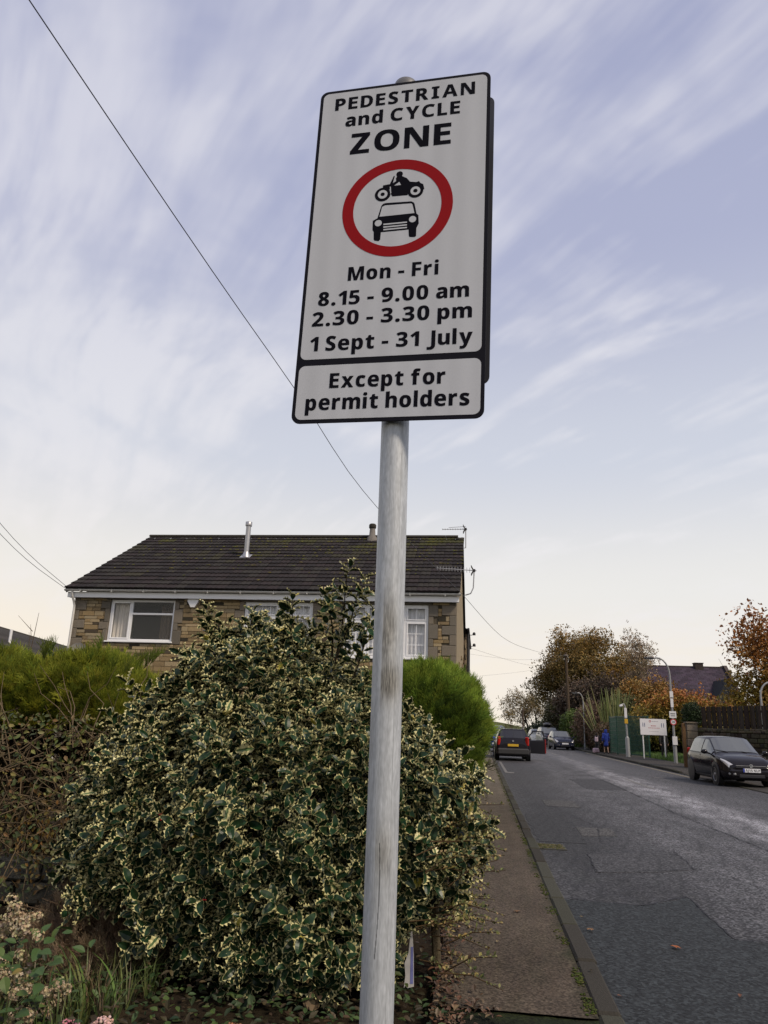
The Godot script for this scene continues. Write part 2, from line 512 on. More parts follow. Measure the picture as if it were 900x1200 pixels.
func ground() -> void:
	var f := FastNoiseLite.new(); f.seed = 2; f.frequency = 0.12
	var flat := func(_x: float, _z: float) -> float: return -0.03
	var tone := func(x: float, z: float) -> Color:
		var k := 0.8 + 0.4 * f.get_noise_2d(x * 0.3, z * 0.3)
		return Color(0.06 * k, 0.075 * k, 0.03 * k)
	struct("ground", sheet(-1600, 1600, 60, -1800, 40, 40, flat, tone), MAT.soil)
	# garden earth on the left
	var gt := func(x: float, z: float) -> Color:
		var k := 0.7 + 0.6 * f.get_noise_2d(x * 9, z * 9)
		return Color(0.045, 0.034, 0.022) * k
	var gh := func(x: float, z: float) -> float: return 0.06 + 0.05 * f.get_noise_2d(x * 6, z * 6) - 0.03
	struct("garden_soil", sheet(-14, -0.25, 0.5, -21, 100, 120, gh, gt), MAT.soil)
	# lawn behind the railings on the right
	var lt := func(x: float, z: float) -> Color:
		var k := 0.85 + 0.5 * f.get_noise_2d(x * 4, z * 4)
		return Color(0.07 * k, 0.115 * k, 0.025 * k)
	var lh := func(x: float, z: float) -> float: return 0.08 + 0.04 * (x - 10.0) * 0.5 + 0.03 * f.get_noise_2d(x, z)
	struct("lawn", sheet(10.3, 40, -38.5, -92, 60, 80, lh, lt), MAT.soil)
	var blade := grass_mesh(5, 0.16, 0.012)
	var xs := []; var cs := []
	var r := rng(77)
	for i in 9000:
		var x := r.randf_range(10.4, 18.0); var z := r.randf_range(-39, -75)
		xs.append(Transform3D(Basis(Vector3.UP, r.randf() * TAU).scaled(Vector3.ONE * r.randf_range(0.7, 1.6)), V(x, lh.call(x, z), z)))
		cs.append(jit(r, Color(0.085, 0.15, 0.03), 0.35))
	tag(scatter("lawn_grass", blade, MAT.leafy, xs, cs, self), "bright green lawn grass behind the pavement by the banner", "grass")
	# the far hill
	var hh := func(x: float, z: float) -> float:
		var e := exp(-pow((z + 350.0) / 70.0, 2.0)) * (1.2 + 4.6 / (1.0 + exp((x - 16.0) / 7.0))) * (1.0 + 0.05 * f.get_noise_2d(x * 0.3, z * 0.3))
		return e - 0.4
	var ht := func(x: float, z: float) -> Color:
		var k := 0.85 + 0.4 * f.get_noise_2d(x * 0.5, z * 0.2)
		return Color(0.11 * k, 0.125 * k, 0.045 * k)
	struct("hill", sheet(-130, 150, -200, -560, 90, 60, hh, ht), MAT.soil)

func grass_mesh(blades: int, h: float, w: float) -> ArrayMesh:
	var b := MB.new(); var r := rng(5)
	for i in blades:
		var a := r.randf() * TAU
		var d := V(cos(a), 0, sin(a)); var s := V(-sin(a), 0, cos(a)) * w * 0.5
		var o := d * r.randf() * w * 3.0
		var hh := h * r.randf_range(0.6, 1.1); var lean := r.randf_range(0.2, 0.7) * hh
		var p1 := o + d * lean * 0.35 + Vector3.UP * hh * 0.6; var p2 := o + d * lean + Vector3.UP * hh
		b.quad(o - s, o + s, p1 + s * 0.8, p1 - s * 0.8)
		b.tri(p1 - s * 0.8, p1 + s * 0.8, p2)
	return b.mesh()

func road_tone(f: FastNoiseLite, x: float, z: float) -> Color:
	var n := f.get_noise_2d(x * 0.7, z * 0.16)
	var m := f.get_noise_2d(x * 3.0 + 40, z * 1.1)
	var q := f.get_noise_2d(x * 9.0, z * 5.0 + 90)
	var k := 0.098 + 0.026 * n + 0.022 * m + 0.014 * q
	k += 0.34 * exp(-pow((x - 4.75 - 0.3 * n) / 0.7, 2.0)) * clampf(0.75 + 0.9 * m, 0.1, 1.3) * smoothstep(-70.0, -18.0, z)  # pale worn track, with the low sun's sheen on the asphalt painted in
	k += 0.06 * exp(-pow((x - 2.9) / 0.8, 2.0)) * clampf(0.6 + m, 0.0, 1.0)
	k += 0.03 * exp(-pow((x - 6.2) / 0.5, 2.0))
	k -= 0.034 * exp(-pow((x - 1.3) / 0.55, 2.0)) * smoothstep(-30.0, -14.0, z)
	k -= 0.018 * exp(-pow((x - 3.9) / 0.25, 2.0))
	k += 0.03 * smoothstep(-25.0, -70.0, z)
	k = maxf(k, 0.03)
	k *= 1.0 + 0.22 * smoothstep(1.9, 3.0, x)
	return Color(k * 0.98, k * 0.985, k * 1.07)

func road() -> void:
	var f := FastNoiseLite.new(); f.seed = 61; f.frequency = 0.6; f.fractal_octaves = 4
	var flat := func(_x: float, _z: float) -> float: return 0.0
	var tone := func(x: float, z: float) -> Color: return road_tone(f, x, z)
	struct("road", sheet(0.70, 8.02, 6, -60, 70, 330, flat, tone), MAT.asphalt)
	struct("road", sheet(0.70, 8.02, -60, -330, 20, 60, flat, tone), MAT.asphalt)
	# repairs in the surface: each a sheet of its own
	var patch := func(pts: Array, y: float, c: Color, nm: String) -> void:
		var b := MB.new(); b.col = c
		var p := pl(pts, 1.0)
		var e := PackedVector2Array()   # ragged edges
		for i in p.size():
			var a := p[i]; var d := p[(i + 1) % p.size()]
			var n := maxi(1, int(a.distance_to(d) / 0.11))
			for k in n: e.push_back(a.lerp(d, float(k) / n) + Vector2(f.get_noise_2d(a.x * 9 + k * 3.7, a.y * 9), f.get_noise_2d(k * 3.1, a.y * 7 + 40)) * 0.05)
		p = e
		b.prism(p, -0.02, y, Transform3D(Basis(Vector3(1, 0, 0), -PI / 2), Vector3.ZERO))
		struct(nm, b, MAT.asphalt)
	# x, -z
	patch.call([0.69, 7.72, 1.45, 7.62, 1.98, 8.15, 1.93, 6.62, 2.3, 6.58, 3.4, 6.4, 3.6, 2.0, 0.69, 2.0], 0.005, Color(0.038, 0.044, 0.050), "road_patch")
	patch.call([1.36, 10.52, 2.0, 10.8, 2.57, 11.1, 2.48, 9.75, 1.9, 9.4, 1.30, 9.22], 0.004, Color(0.10, 0.10, 0.106), "road_patch")
	patch.call([1.38, 18.0, 2.08, 17.9, 2.05, 16.5, 1.36, 16.6], 0.004, Color(0.125, 0.12, 0.115), "road_patch")
	patch.call([1.55, 13.2, 2.1, 13.3, 2.05, 12.4, 1.5, 12.2], 0.004, Color(0.13, 0.128, 0.125), "road_patch")
	patch.call([0.82, 14.8, 1.5, 14.9, 1.48, 11.4, 0.82, 11.4], 0.004, Color(0.058, 0.058, 0.062), "road_patch")
	patch.call([2.9, 26.0, 4.0, 26.4, 4.0, 22.0, 2.9, 21.8], 0.004, Color(0.09, 0.09, 0.095), "road_patch")
	# tar seams and cracks round the repairs
	var r := rng(303)
	var crack := func(pts: Array, wid: float, nm: String) -> void:
		var b := MB.new(); b.col = Color(0.014, 0.014, 0.016)
		var prev := []
		for i in range(0, pts.size() - 2, 2):
			var a := V(pts[i], 0.0088, -pts[i + 1]); var e := V(pts[i + 2], 0.0088, -pts[i + 3])
			var n := maxi(2, int(a.distance_to(e) / 0.09)); var sd := (e - a).cross(Vector3.UP).normalized()
			for k in n + 1:
				var p := a.lerp(e, float(k) / n) + sd * f.get_noise_2d(k * 4.3 + i * 7, a.x * 20) * 0.05; var w := wid * r.randf_range(0.35, 1.0)
				var q := [p - sd * w, p + sd * w]
				if prev.size(): b.quad(prev[0], prev[1], q[1], q[0])
				prev = q
		struct(nm, b, MAT.plain)
	crack.call([0.82, 7.74, 1.45, 7.64, 1.98, 8.17], 0.012, "road_seam")
	crack.call([1.98, 8.15, 1.94, 6.64, 2.9, 6.5], 0.010, "road_seam")
	crack.call([1.36, 10.52, 2.57, 11.1, 2.48, 9.75, 1.30, 9.22, 1.36, 10.5], 0.008, "road_seam")
	crack.call([2.6, 9.9, 3.1, 8.2, 3.0, 7.2, 3.4, 6.0], 0.006, "road_crack")
	crack.call([3.9, 34.0, 3.95, 24.0, 3.85, 16.0, 4.0, 9.0, 3.9, 4.0], 0.012, "road_seam")
	crack.call([1.5, 16.6, 1.9, 13.4, 1.7, 11.6], 0.007, "road_crack")
	# painted lines
	var line := func(x0: float, x1: float, z0: float, z1: float, m: Material, nm: String) -> void:
		var b := MB.new()
		var k := maxi(1, int(absf(z1 - z0) / 0.6))
		for i in k:
			var a := lerpf(z0, z1, float(i) / k); var d := lerpf(z0, z1, float(i + 1) / k)
			b.quad(V(x0, 0.008, a), V(x1, 0.008, a), V(x1, 0.008, d), V(x0, 0.008, d))
		struct(nm, b, m)
	line.call(0.90, 1.0, -28.0, -37.0, MAT.paint, "bay_line")
	line.call(1.0, 1.22, -27.9, -28.5, MAT.paint, "bay_line")
	for k in 4:
		line.call(4.84, 4.95, -23.0 - 9.0 * k, -27.6 - 9.0 * k, MAT.paint, "centre_line")
	line.call(7.62, 7.72, -30.0, -58.0, MAT.cream_paint, "edge_line")
	line.call(6.2, 7.3, -28.9, -29.15, MAT.paint, "bay_line")

func pavements() -> void:
	var f := FastNoiseLite.new(); f.seed = 14; f.frequency = 0.9; f.fractal_octaves = 4
	var h0 := func(x: float, z: float) -> float: return 0.1 + 0.004 * f.get_noise_2d(x * 2, z)
	var tone := func(x: float, z: float) -> Color:
		var k := 1.0 + 0.35 * f.get_noise_2d(x, z * 0.7) + 0.25 * f.get_noise_2d(x * 6, z * 5)
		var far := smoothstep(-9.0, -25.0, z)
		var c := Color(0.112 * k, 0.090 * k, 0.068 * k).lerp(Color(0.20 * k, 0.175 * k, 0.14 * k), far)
		var mossy := smoothstep(0.50, 0.66, x + 0.10 * f.get_noise_2d(x * 4, z * 3)) * 0.8
		return c.lerp(Color(0.035, 0.042, 0.018), mossy * (1.0 - far * 0.6))
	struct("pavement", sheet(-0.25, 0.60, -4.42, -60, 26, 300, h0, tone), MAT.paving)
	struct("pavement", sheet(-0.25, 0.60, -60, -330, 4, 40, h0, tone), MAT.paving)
	# the dark crossing in front, with moss on its edge
	var dt := func(x: float, z: float) -> Color:
		var k := 1.0 + 0.5 * f.get_noise_2d(x * 5, z * 5)
		return Color(0.012 * k, 0.013 * k, 0.010 * k).lerp(Color(0.022, 0.030, 0.010) * k, smoothstep(-4.25, -4.38, z + 0.04 * f.get_noise_2d(x * 6, 3)))
	var dh := func(x: float, z: float) -> float: return 0.09 + 0.008 * f.get_noise_2d(x * 5, z * 5)
	struct("path", sheet(-0.25, 0.60, 3.0, -4.42, 20, 90, dh, dt), MAT.paving)
	# kerb of separate stones on a bed
	var r := rng(31)
	for side in 2:
		var bed := MB.new(); bed.col = Color(0.03, 0.032, 0.02)
		var xa := 0.665 if side == 0 else 8.05
		bed.box(V(xa, 0.0, -150), V(0.118, 0.09 if side == 0 else 0.0, 312)) if side == 0 else bed.box(V(xa, -0.04, -150), V(0.118, 0.09, 312))
		var kb := struct("kerb", bed, MAT.kerb)
		var vars := []
		for k in 4:
			var b := MB.new(); b.col = Color(0.048, 0.046, 0.035) * (0.75 + 0.18 * k)
			b.bbox(Vector3.ZERO, V(0.13, 0.16, 0.885), 0.016)
			vars.append(b.mesh())
		var count := 62 if side == 0 else 70
		for k in count:
			var z := -2.2 - 0.914 * k
			var y := 0.03 + r.randf_range(-0.004, 0.004)
			if side == 1: y -= 0.085 * (1.0 - smoothstep(0.0, 1.8, absf(z + 27.5) - 4.5))
			obj("kerb_stone", vars[r.randi() % 4], MAT.kerb, kb, Transform3D(Basis(Vector3.UP, r.randf_range(-0.006, 0.006)), V(xa + r.randf_range(-0.005, 0.005), y, z)))
	var rh := func(x: float, z: float) -> float: return 0.1 - 0.085 * (1.0 - smoothstep(0.0, 1.8, absf(z + 27.5) - 4.5))
	var rtone := func(x: float, z: float) -> Color:
		var k := 1.0 + 0.3 * f.get_noise_2d(x, z * 0.7)
		return Color(0.075 * k, 0.07 * k, 0.065 * k)
	struct("pavement", sheet(8.11, 10.35, 6, -120, 8, 200, rh, rtone), MAT.paving)
	# moss in the kerb joint
	var xs := []; var cs := []
	var tuft := MB.new()
	tuft.blob(Vector3.ZERO, V(0.007, 0.005, 0.007), 3, 5)
	for i in 2600:
		var z := -4.4 - 26.0 * pow(r.randf(), 1.6)
		if f.get_noise_2d(3.0, z * 2.3) < 0.3 * r.randf() - 0.12: continue
		xs.append(Transform3D(Basis(Vector3.UP, r.randf() * TAU).scaled(V(r.randf_range(0.6, 1.8), r.randf_range(0.5, 1.2), r.randf_range(0.6, 2.2))), V(0.598 + r.randf_range(-0.03, 0.012) - 0.05 * r.randf() * r.randf(), 0.102, z)))
		cs.append(jit(r, pick(r, [Color(0.045, 0.062, 0.015), Color(0.03, 0.038, 0.014), Color(0.06, 0.065, 0.024)]), 0.3))
	tag(scatter("moss", tuft.mesh(), MAT.moss, xs, cs, self), "green moss growing along the kerb joint of the near pavement", "moss")

# ---------------------------------------------------------------- buildings
func wall_with_holes(b: MB, x0: float, x1: float, y0: float, y1: float, z0: float, z1: float, holes: Array) -> void:   # holes: Rect2 in x, y
	var xs := [x0, x1]; var ys := [y0, y1]
	for q in holes:
		for e in [q.position.x, q.end.x]: if not xs.has(e): xs.append(e)
		for e in [q.position.y, q.end.y]: if not ys.has(e): ys.append(e)
	xs.sort(); ys.sort()
	for i in xs.size() - 1:
		for j in ys.size() - 1:
			var m := Vector2((xs[i] + xs[i + 1]) / 2, (ys[j] + ys[j + 1]) / 2)
			var hit := false
			for q in holes: if q.has_point(m): hit = true
			if not hit: b.box(V(m.x, m.y, (z0 + z1) / 2), V(xs[i + 1] - xs[i], ys[j + 1] - ys[j], z1 - z0))

func window(parent: Node, x0: float, x1: float, y0: float, y1: float, z: float, cols: Array, lights: Array, bars: Array, drape: String) -> void:
	# cols: fractions where mullions stand; lights: per column, the height of a top light (0 none); bars: per column [n across, n up] of glazing bars
	var f := MB.new()
	var t := 0.065; var d := 0.07
	f.bbox(V((x0 + x1) / 2, y1 - t / 2, z), V(x1 - x0, t, d), 0.006)
	f.bbox(V((x0 + x1) / 2, y0 + t / 2, z), V(x1 - x0, t, d), 0.006)
	f.bbox(V(x0 + t / 2, (y0 + y1) / 2, z), V(t, y1 - y0 - 2 * t, d), 0.006)
	f.bbox(V(x1 - t / 2, (y0 + y1) / 2, z), V(t, y1 - y0 - 2 * t, d), 0.006)
	var w := put("window", f, MAT.upvc, parent)
	var sl := MB.new(); sl.bbox(V((x0 + x1) / 2, y0 - 0.026, z + 0.07), V(x1 - x0 + 0.08, 0.045, 0.16), 0.008)
	put("sill", sl, MAT.upvc, w)
	var edges := [x0 + t]
	for c in cols: edges.append(lerpf(x0, x1, c))
	edges.append(x1 - t)
	for k in edges.size() - 1:
		var a: float = edges[k] + (0.03 if k > 0 else 0.0); var e: float = edges[k + 1] - (0.03 if k < edges.size() - 2 else 0.0)
		if k > 0:
			var m := MB.new(); m.bbox(V(edges[k], (y0 + y1) / 2, z), V(0.06, y1 - y0 - 2 * t, d - 0.006), 0.006)
			put("mullion", m, MAT.upvc, w)
		var splits := [[y0 + t, y1 - t]]
		if lights[k] > 0.0:
			var ty: float = y1 - t - lights[k]
			splits = [[y0 + t, ty - 0.03], [ty + 0.03, y1 - t]]
			var m := MB.new(); m.bbox(V((a + e) / 2, ty, z), V(e - a, 0.06, d - 0.006), 0.006)
			put("transom", m, MAT.upvc, w)
		for s in splits:
			var sash := MB.new(); var g := 0.04
			if bars[k][2]:
				sash.bbox(V((a + e) / 2, s[1] - g / 2, z + 0.018), V(e - a, g, 0.06), 0.005); sash.bbox(V((a + e) / 2, s[0] + g / 2, z + 0.018), V(e - a, g, 0.06), 0.005)
				sash.bbox(V(a + g / 2, (s[0] + s[1]) / 2, z + 0.018), V(g, s[1] - s[0] - 2 * g, 0.06), 0.005); sash.bbox(V(e - g / 2, (s[0] + s[1]) / 2, z + 0.018), V(g, s[1] - s[0] - 2 * g, 0.06), 0.005)
				put("sash", sash, MAT.upvc, w)
			var p := MB.new(); p.box(V((a + e) / 2, (s[0] + s[1]) / 2, z - 0.005), V(e - a, s[1] - s[0], 0.008))
			put("pane", p, MAT.pane, w)
			var gb := MB.new(); var nn: int = 0
			for i in int(bars[k][0]):
				var xx := lerpf(a, e, (i + 1.0) / (bars[k][0] + 1.0)); gb.box(V(xx, (s[0] + s[1]) / 2, z + 0.004), V(0.02, s[1] - s[0], 0.008)); nn += 1
			var up: int = bars[k][1] if s[1] - s[0] > 0.5 else 0
			for i in up:
				var yy := lerpf(s[0], s[1], (i + 1.0) / (up + 1.0)); gb.box(V((a + e) / 2, yy, z + 0.0055), V(e - a, 0.02, 0.008)); nn += 1
			if nn: put("glazing_bar", gb, MAT.upvc, w)
	if drape:
		var cur := func(xa: float, xb: float, m: Material, zz: float) -> void:
			var b := MB.new(); var n := int((xb - xa) / 0.025)
			var prev := []
			for i in n + 1:
				var x := lerpf(xa, xb, float(i) / n); var zo := zz + 0.022 * sin(i * 1.25) + 0.01 * sin(i * 0.6 + xa)
				prev.append(V(x, y0 + 0.02, zo))
			for i in n: b.quad(prev[i], prev[i + 1], prev[i + 1] + Vector3.UP * (y1 - y0 - 0.04), prev[i] + Vector3.UP * (y1 - y0 - 0.04))
			put("curtain", b, m, w)
		if drape == "side":
			cur.call(x0 + 0.05, lerpf(x0, x1, 0.27), MAT.curtain, z - 0.14)
			cur.call(lerpf(x0, x1, 0.64), lerpf(x0, x1, 0.84), mat(Color(0.12, 0.085, 0.055), 0.9), z - 0.7)
		else:
			cur.call(x0 + 0.03, x1 - 0.03, MAT.net, z - 0.12)

func stones(parent: Node, x0: float, x1: float, y0: float, y1: float, z: float, holes: Array, s: int, eye: Vector3) -> void:
	# coursed stones of uneven length on the front of a wall; the nearest 300 single, the rest one part
	var r := rng(s)
	var vars := []; var tones := [Color(0.44, 0.335, 0.19), Color(0.38, 0.28, 0.15), Color(0.47, 0.37, 0.225), Color(0.33, 0.245, 0.135), Color(0.39, 0.32, 0.21), Color(0.27, 0.205, 0.12), Color(0.07, 0.06, 0.045), Color(0.11, 0.09, 0.065)]
	for t in tones:
		for k in 2:
			var b := MB.new(); b.col = t * (1.0 + 0.12 * k)
			b.bbox(Vector3.ZERO, V(1, 1, 1), 0.06)
			vars.append(b.mesh())
	var list := []
	var y := y0
	while y < y1 - 0.03:
		var h := minf(pick(r, [0.075, 0.10, 0.10, 0.125, 0.15]), y1 - y)
		var x := x0
		while x < x1 - 0.02:
			var w := minf(r.randf_range(0.16, 0.52), x1 - x)
			var segs := [[x, x + w]]
			for q in holes:
				if q.position.y < y + h - 0.01 and q.end.y > y + 0.01:
					var nx := []
					for g in segs:
						if q.end.x <= g[0] or q.position.x >= g[1]: nx.append(g)
						else:
							if q.position.x > g[0] + 0.03: nx.append([g[0], q.position.x])
							if q.end.x < g[1] - 0.03: nx.append([q.end.x, g[1]])
					segs = nx
			for g in segs:
				list.append([V((g[0] + g[1]) / 2, y + h / 2, z + r.randf_range(0.0, 0.012)), V(g[1] - g[0] - 0.012, h - 0.012, 0.05)])
			x += w
		y += h
	list.sort_custom(func(a, b): return absf(a[0].y - 4.4) < absf(b[0].y - 4.4))
	var rest := MB.new()
	for i in list.size():
		var q: Array = list[i]
		var dark := r.randf()
		var k := r.randi() % 12 if dark < 0.88 else 12 + r.randi() % 4
		if i < 300: obj("stone", vars[k], MAT.stone, parent, Transform3D(Basis.from_scale(q[1]), q[0]))
		else:
			rest.col = tones[k / 2]; rest.box(q[0], q[1])
	if rest.idx.size(): put("stonework", rest, MAT.stone, parent).set_meta("kind", "stuff")

func house() -> void:
	var h := thing("stone_house", "two storey stone house with dark tiled roof, white windows and a steel flue", "house", V(-6.6, 0, -21.5))
	var o := V(-6.6, 0, -21.5)
	var hold := Node3D.new()   # all of it is written in world places and shifted once
	hold.free()
	var L := -12.5 - o.x; var R := -0.66 - o.x
	var wins := [Rect2(-11.3 - o.x, 3.68, 2.08, 1.26), Rect2(-7.02 - o.x, 3.45, 2.1, 1.47), Rect2(-3.95 - o.x, 3.36, 2.48, 1.54)]
	var w := MB.new()
	wall_with_holes(w, L, R, 0, 5.1, -0.28, 0.0, wins)
	var wall := put("wall", w, MAT.mortar, h)
	var ow := MB.new()
	ow.box(V(L + 0.14, 2.55, -5.14), V(0.28, 5.1, 9.72)); ow.box(V((L + R) / 2, 2.55, -10.14), V(R - L, 5.1, 0.28))
	var in_ := MB.new()   # floor and ceiling of the rooms, the wall between them
	in_.box(V((L + R) / 2, 2.6, -5.14), V(R - L - 0.6, 0.2, 9.6)); in_.box(V((L + R) / 2, 5.08, -5.2), V(R - L - 0.6, 0.06, 9.4)); in_.box(V((L + R) / 2, 3.9, -3.6), V(R - L - 0.6, 2.36, 0.1))
	put("room", in_, MAT.dark_room, h)
	put("outer_wall", ow, MAT.mortar, h)
	# quoins and window surrounds of grey dressed stone, part of the wall
	var r := rng(5)
	var holes := []
	for q in wins: holes.append(q.grow_individual(0.0, 0.06, 0.0, 0.12))
	var grey := [Color(0.23, 0.205, 0.17), Color(0.19, 0.17, 0.14), Color(0.27, 0.235, 0.185)]
	var block := func(x0: float, x1: float, y0: float, y1: float, dz: float) -> void:
		var b := MB.new(); b.col = pick(r, grey); b.bbox(V((x0 + x1) / 2, (y0 + y1) / 2, 0.005 + dz), V(x1 - x0 - 0.01, y1 - y0 - 0.01, 0.075), 0.008)
		put("dressed_stone", b, MAT.stone, wall)
		holes.append(Rect2(x0, y0, x1 - x0, y1 - y0))
	for q in wins:
		var y: float = q.position.y - 0.08
		var k := 0
		while y < q.end.y - 0.05:
			var hh := minf([0.42, 0.22][k % 2], q.end.y - y)
			var ww: float = [0.15, 0.30][k % 2]
			block.call(q.position.x - ww, q.position.x, y, y + hh, 0.0); block.call(q.end.x, q.end.x + [0.28, 0.15][k % 2], y, y + hh, 0.0)
			y += hh; k += 1
		block.call(q.position.x - 0.1, q.end.x + 0.1, q.end.y, q.end.y + 0.14, 0.012)
	for e in 2:
		var y := 0.0; var k := 0
		while y < 5.05:
			var hh := minf([0.30, 0.30, 0.26][k % 3], 5.08 - y); var ww: float = [0.42, 0.2][k % 2]
			if e == 0: block.call(L, L + ww, y, y + hh, 0.0)
			else: block.call(R - ww, R, y, y + hh, 0.0)
			y += hh; k += 1
	stones(wall, L, R, 0.1, 5.08, 0.0, holes, 71, Vector3.ZERO)
	window(h, wins[0].position.x, wins[0].end.x, wins[0].position.y, wins[0].end.y, -0.06, [0.33], [0.0, 0.36], [[0, 0, true], [0, 0, false]], "side")
	window(h, wins[1].position.x, wins[1].end.x, wins[1].position.y, wins[1].end.y, -0.06, [0.5], [0.36, 0.36], [[3, 0, true], [3, 0, true]], "net")
	window(h, wins[2].position.x, wins[2].end.x, wins[2].position.y, wins[2].end.y, -0.06, [0.27, 0.5, 0.73], [0.42, 0.42, 0.42, 0.42], [[1, 2, true], [1, 2, true], [1, 2, true], [1, 2, true]], "net")
	# right gable: cream rendered edge
	var gw := MB.new(); gw.col = Color(0.42, 0.35, 0.24)
	gw.prism(PackedVector2Array([Vector2(0.28, 0), Vector2(10.0, 0), Vector2(10.0, 5.1), Vector2(5.0, 8.0), Vector2(0.28, 5.25)]), 0, 0.28, Transform3D(Basis(V(0, 0, -1), V(0, 1, 0), V(1, 0, 0)), V(R - 0.28, 0, 0)))
	put("gable_wall", gw, MAT.stone, h)
	var gl := MB.new(); gl.col = Color(0.3, 0.24, 0.16)
	gl.prism(PackedVector2Array([Vector2(0.28, 5.1), Vector2(10.0, 5.1), Vector2(5.0, 8.0)]), 0, 0.28, Transform3D(Basis(V(0, 0, -1), V(0, 1, 0), V(1, 0, 0)), V(L, 0, 0)))
	put("gable_wall", gl, MAT.stone, h)
	# gable stones proud of the render on the street side
	var gs := MB.new()
	for k in 26:
		gs.col = pick(r, [Color(0.30, 0.23, 0.14), Color(0.18, 0.13, 0.08), Color(0.40, 0.33, 0.22)])
		gs.bbox(V(R + 0.015, 0.5 + r.randf() * 4.4, -r.randf_range(0.6, 9.5)), V(0.05, r.randf_range(0.1, 0.22), r.randf_range(0.3, 0.6)), 0.01)
	put("gable_stone", gs, MAT.stone, h).set_meta("kind", "stuff")
	# roof
	var ez := 0.36; var ey := 5.24; var rz := -5.0; var ry := 8.2
	var rl := L - 0.2; var rrx := R + 0.12
	var dirv := V(0, ry - ey, rz - ez); var slope := dirv.length(); dirv /= slope
	var nrm := V(0, 1, 0) - dirv * dirv.y; nrm = nrm.normalized()
	var deck := MB.new(); deck.col = Color(0.02, 0.02, 0.02)
	var dd := nrm * -0.06
	var q := [V(rl + 0.03, ey, ez) + dd, V(rrx - 0.03, ey, ez) + dd, V(rrx - 0.03, ry, rz) + dd, V(rl + 0.03, ry, rz) + dd]
	deck.quad(q[0], q[1], q[2], q[3])
	var bz := 2 * rz - ez
	deck.quad(q[2], V(rrx - 0.03, ey, bz) + V(0, -0.06, 0), V(rl + 0.03, ey, bz) + V(0, -0.06, 0), q[3])
	var roof := put("roof", deck, MAT.tile, h)
	var rows := 16; var gauge := slope / rows; var cols := 38; var pitch := (rrx - rl) / cols
	var tv := []
	for k in 6:
		var b := MB.new()
		b.col = [Color(0.030, 0.026, 0.026), Color(0.036, 0.031, 0.030), Color(0.025, 0.022, 0.023), Color(0.042, 0.036, 0.033), Color(0.048, 0.044, 0.028), Color(0.060, 0.062, 0.022)][k]
		# a tile with two shallow rolls, its lower edge thick
		var prof := []
		for i in 9:
			var u := float(i) / 8.0
			prof.append(Vector2((u - 0.5) * (pitch - 0.004), 0.012 * absf(sin(u * TAU))))
		var l := gauge + 0.05
		for i in 8:
			var a: Vector2 = prof[i]; var e: Vector2 = prof[i + 1]
			b.quad(V(a.x, a.y + 0.035, l / 2), V(e.x, e.y + 0.035, l / 2), V(e.x, e.y, -l / 2), V(a.x, a.y, -l / 2))
			b.quad(V(a.x, -0.005, l / 2), V(e.x, -0.005, l / 2), V(e.x, e.y + 0.035, l / 2), V(a.x, a.y + 0.035, l / 2))
		tv.append(b.mesh())
	var fn := FastNoiseLite.new(); fn.seed = 8; fn.frequency = 0.35
	var rest_x := []; var left := 300
	var bas := Basis(V(1, 0, 0), nrm, -dirv)
	var places := []
	for j in rows:
		for i in cols:
			var x := rl + pitch * (i + 0.5); var c := V(x, ey, ez) + dirv * gauge * (j + 0.5)
			places.append([c, x, j])
	places.sort_custom(func(a, b): return a[0].x > b[0].x)
	for p in places:
		var k := r.randi() % 4
		var mossy: float = fn.get_noise_2d(p[1] * 1.2, p[2] * 0.7) + 0.10 * (p[2] - 9.0) * (0.35 + 0.65 * smoothstep(-2.0, 5.0, p[1])) + r.randf_range(-0.2, 0.2)
		if mossy > 0.62: k = 5
		elif mossy > 0.36: k = 4
		var t := Transform3D(Basis(nrm, r.randf_range(-0.006, 0.006)) * Basis(V(1, 0, 0), r.randf_range(-0.008, 0.008)) * bas, p[0] + nrm * r.randf_range(0.0, 0.006))
		if left > 0:
			obj("tile", tv[k], MAT.tile, roof, t); left -= 1
		else: rest_x.append([t, k])
	var rest := MB.new()
	for e in rest_x:
		var src: ArrayMesh = tv[e[1]]
		var ar := src.surface_get_arrays(0); var base := rest.v.size()
		for i in ar[Mesh.ARRAY_VERTEX].size():
			rest.col = ar[Mesh.ARRAY_COLOR][i]; rest.vert(e[0] * ar[Mesh.ARRAY_VERTEX][i], e[0].basis * ar[Mesh.ARRAY_NORMAL][i])
		for i in ar[Mesh.ARRAY_INDEX]: rest.idx.push_back(base + i)
	put("roof_tiling", rest, MAT.tile, roof).set_meta("kind", "stuff")
	# ridge tiles
	var rm := MB.new(); rm.col = Color(0.05, 0.045, 0.038)
	var half := []
	for k in 7: half.append(Vector2(0.12 * cos(PI * k / 6), 0.10 * sin(PI * k / 6)))
	rm.prism(PackedVector2Array(half), -0.225, 0.225, Transform3D(Basis(V(0, 0, 1), V(0, 1, 0), V(-1, 0, 0)), Vector3.ZERO))
	var rmm := rm.mesh()
	for k in 26: obj("ridge_tile", rmm, MAT.tile, roof, Transform3D(Basis(Vector3.UP, r.randf_range(-0.01, 0.01)), V(rl + 0.23 + 0.459 * k, ry + 0.0, rz)))
	# moss cushions on the upper right of the roof
	var mx := []; var mc := []
	var mb := MB.new(); mb.blob(Vector3.ZERO, V(0.05, 0.022, 0.05), 3, 6)
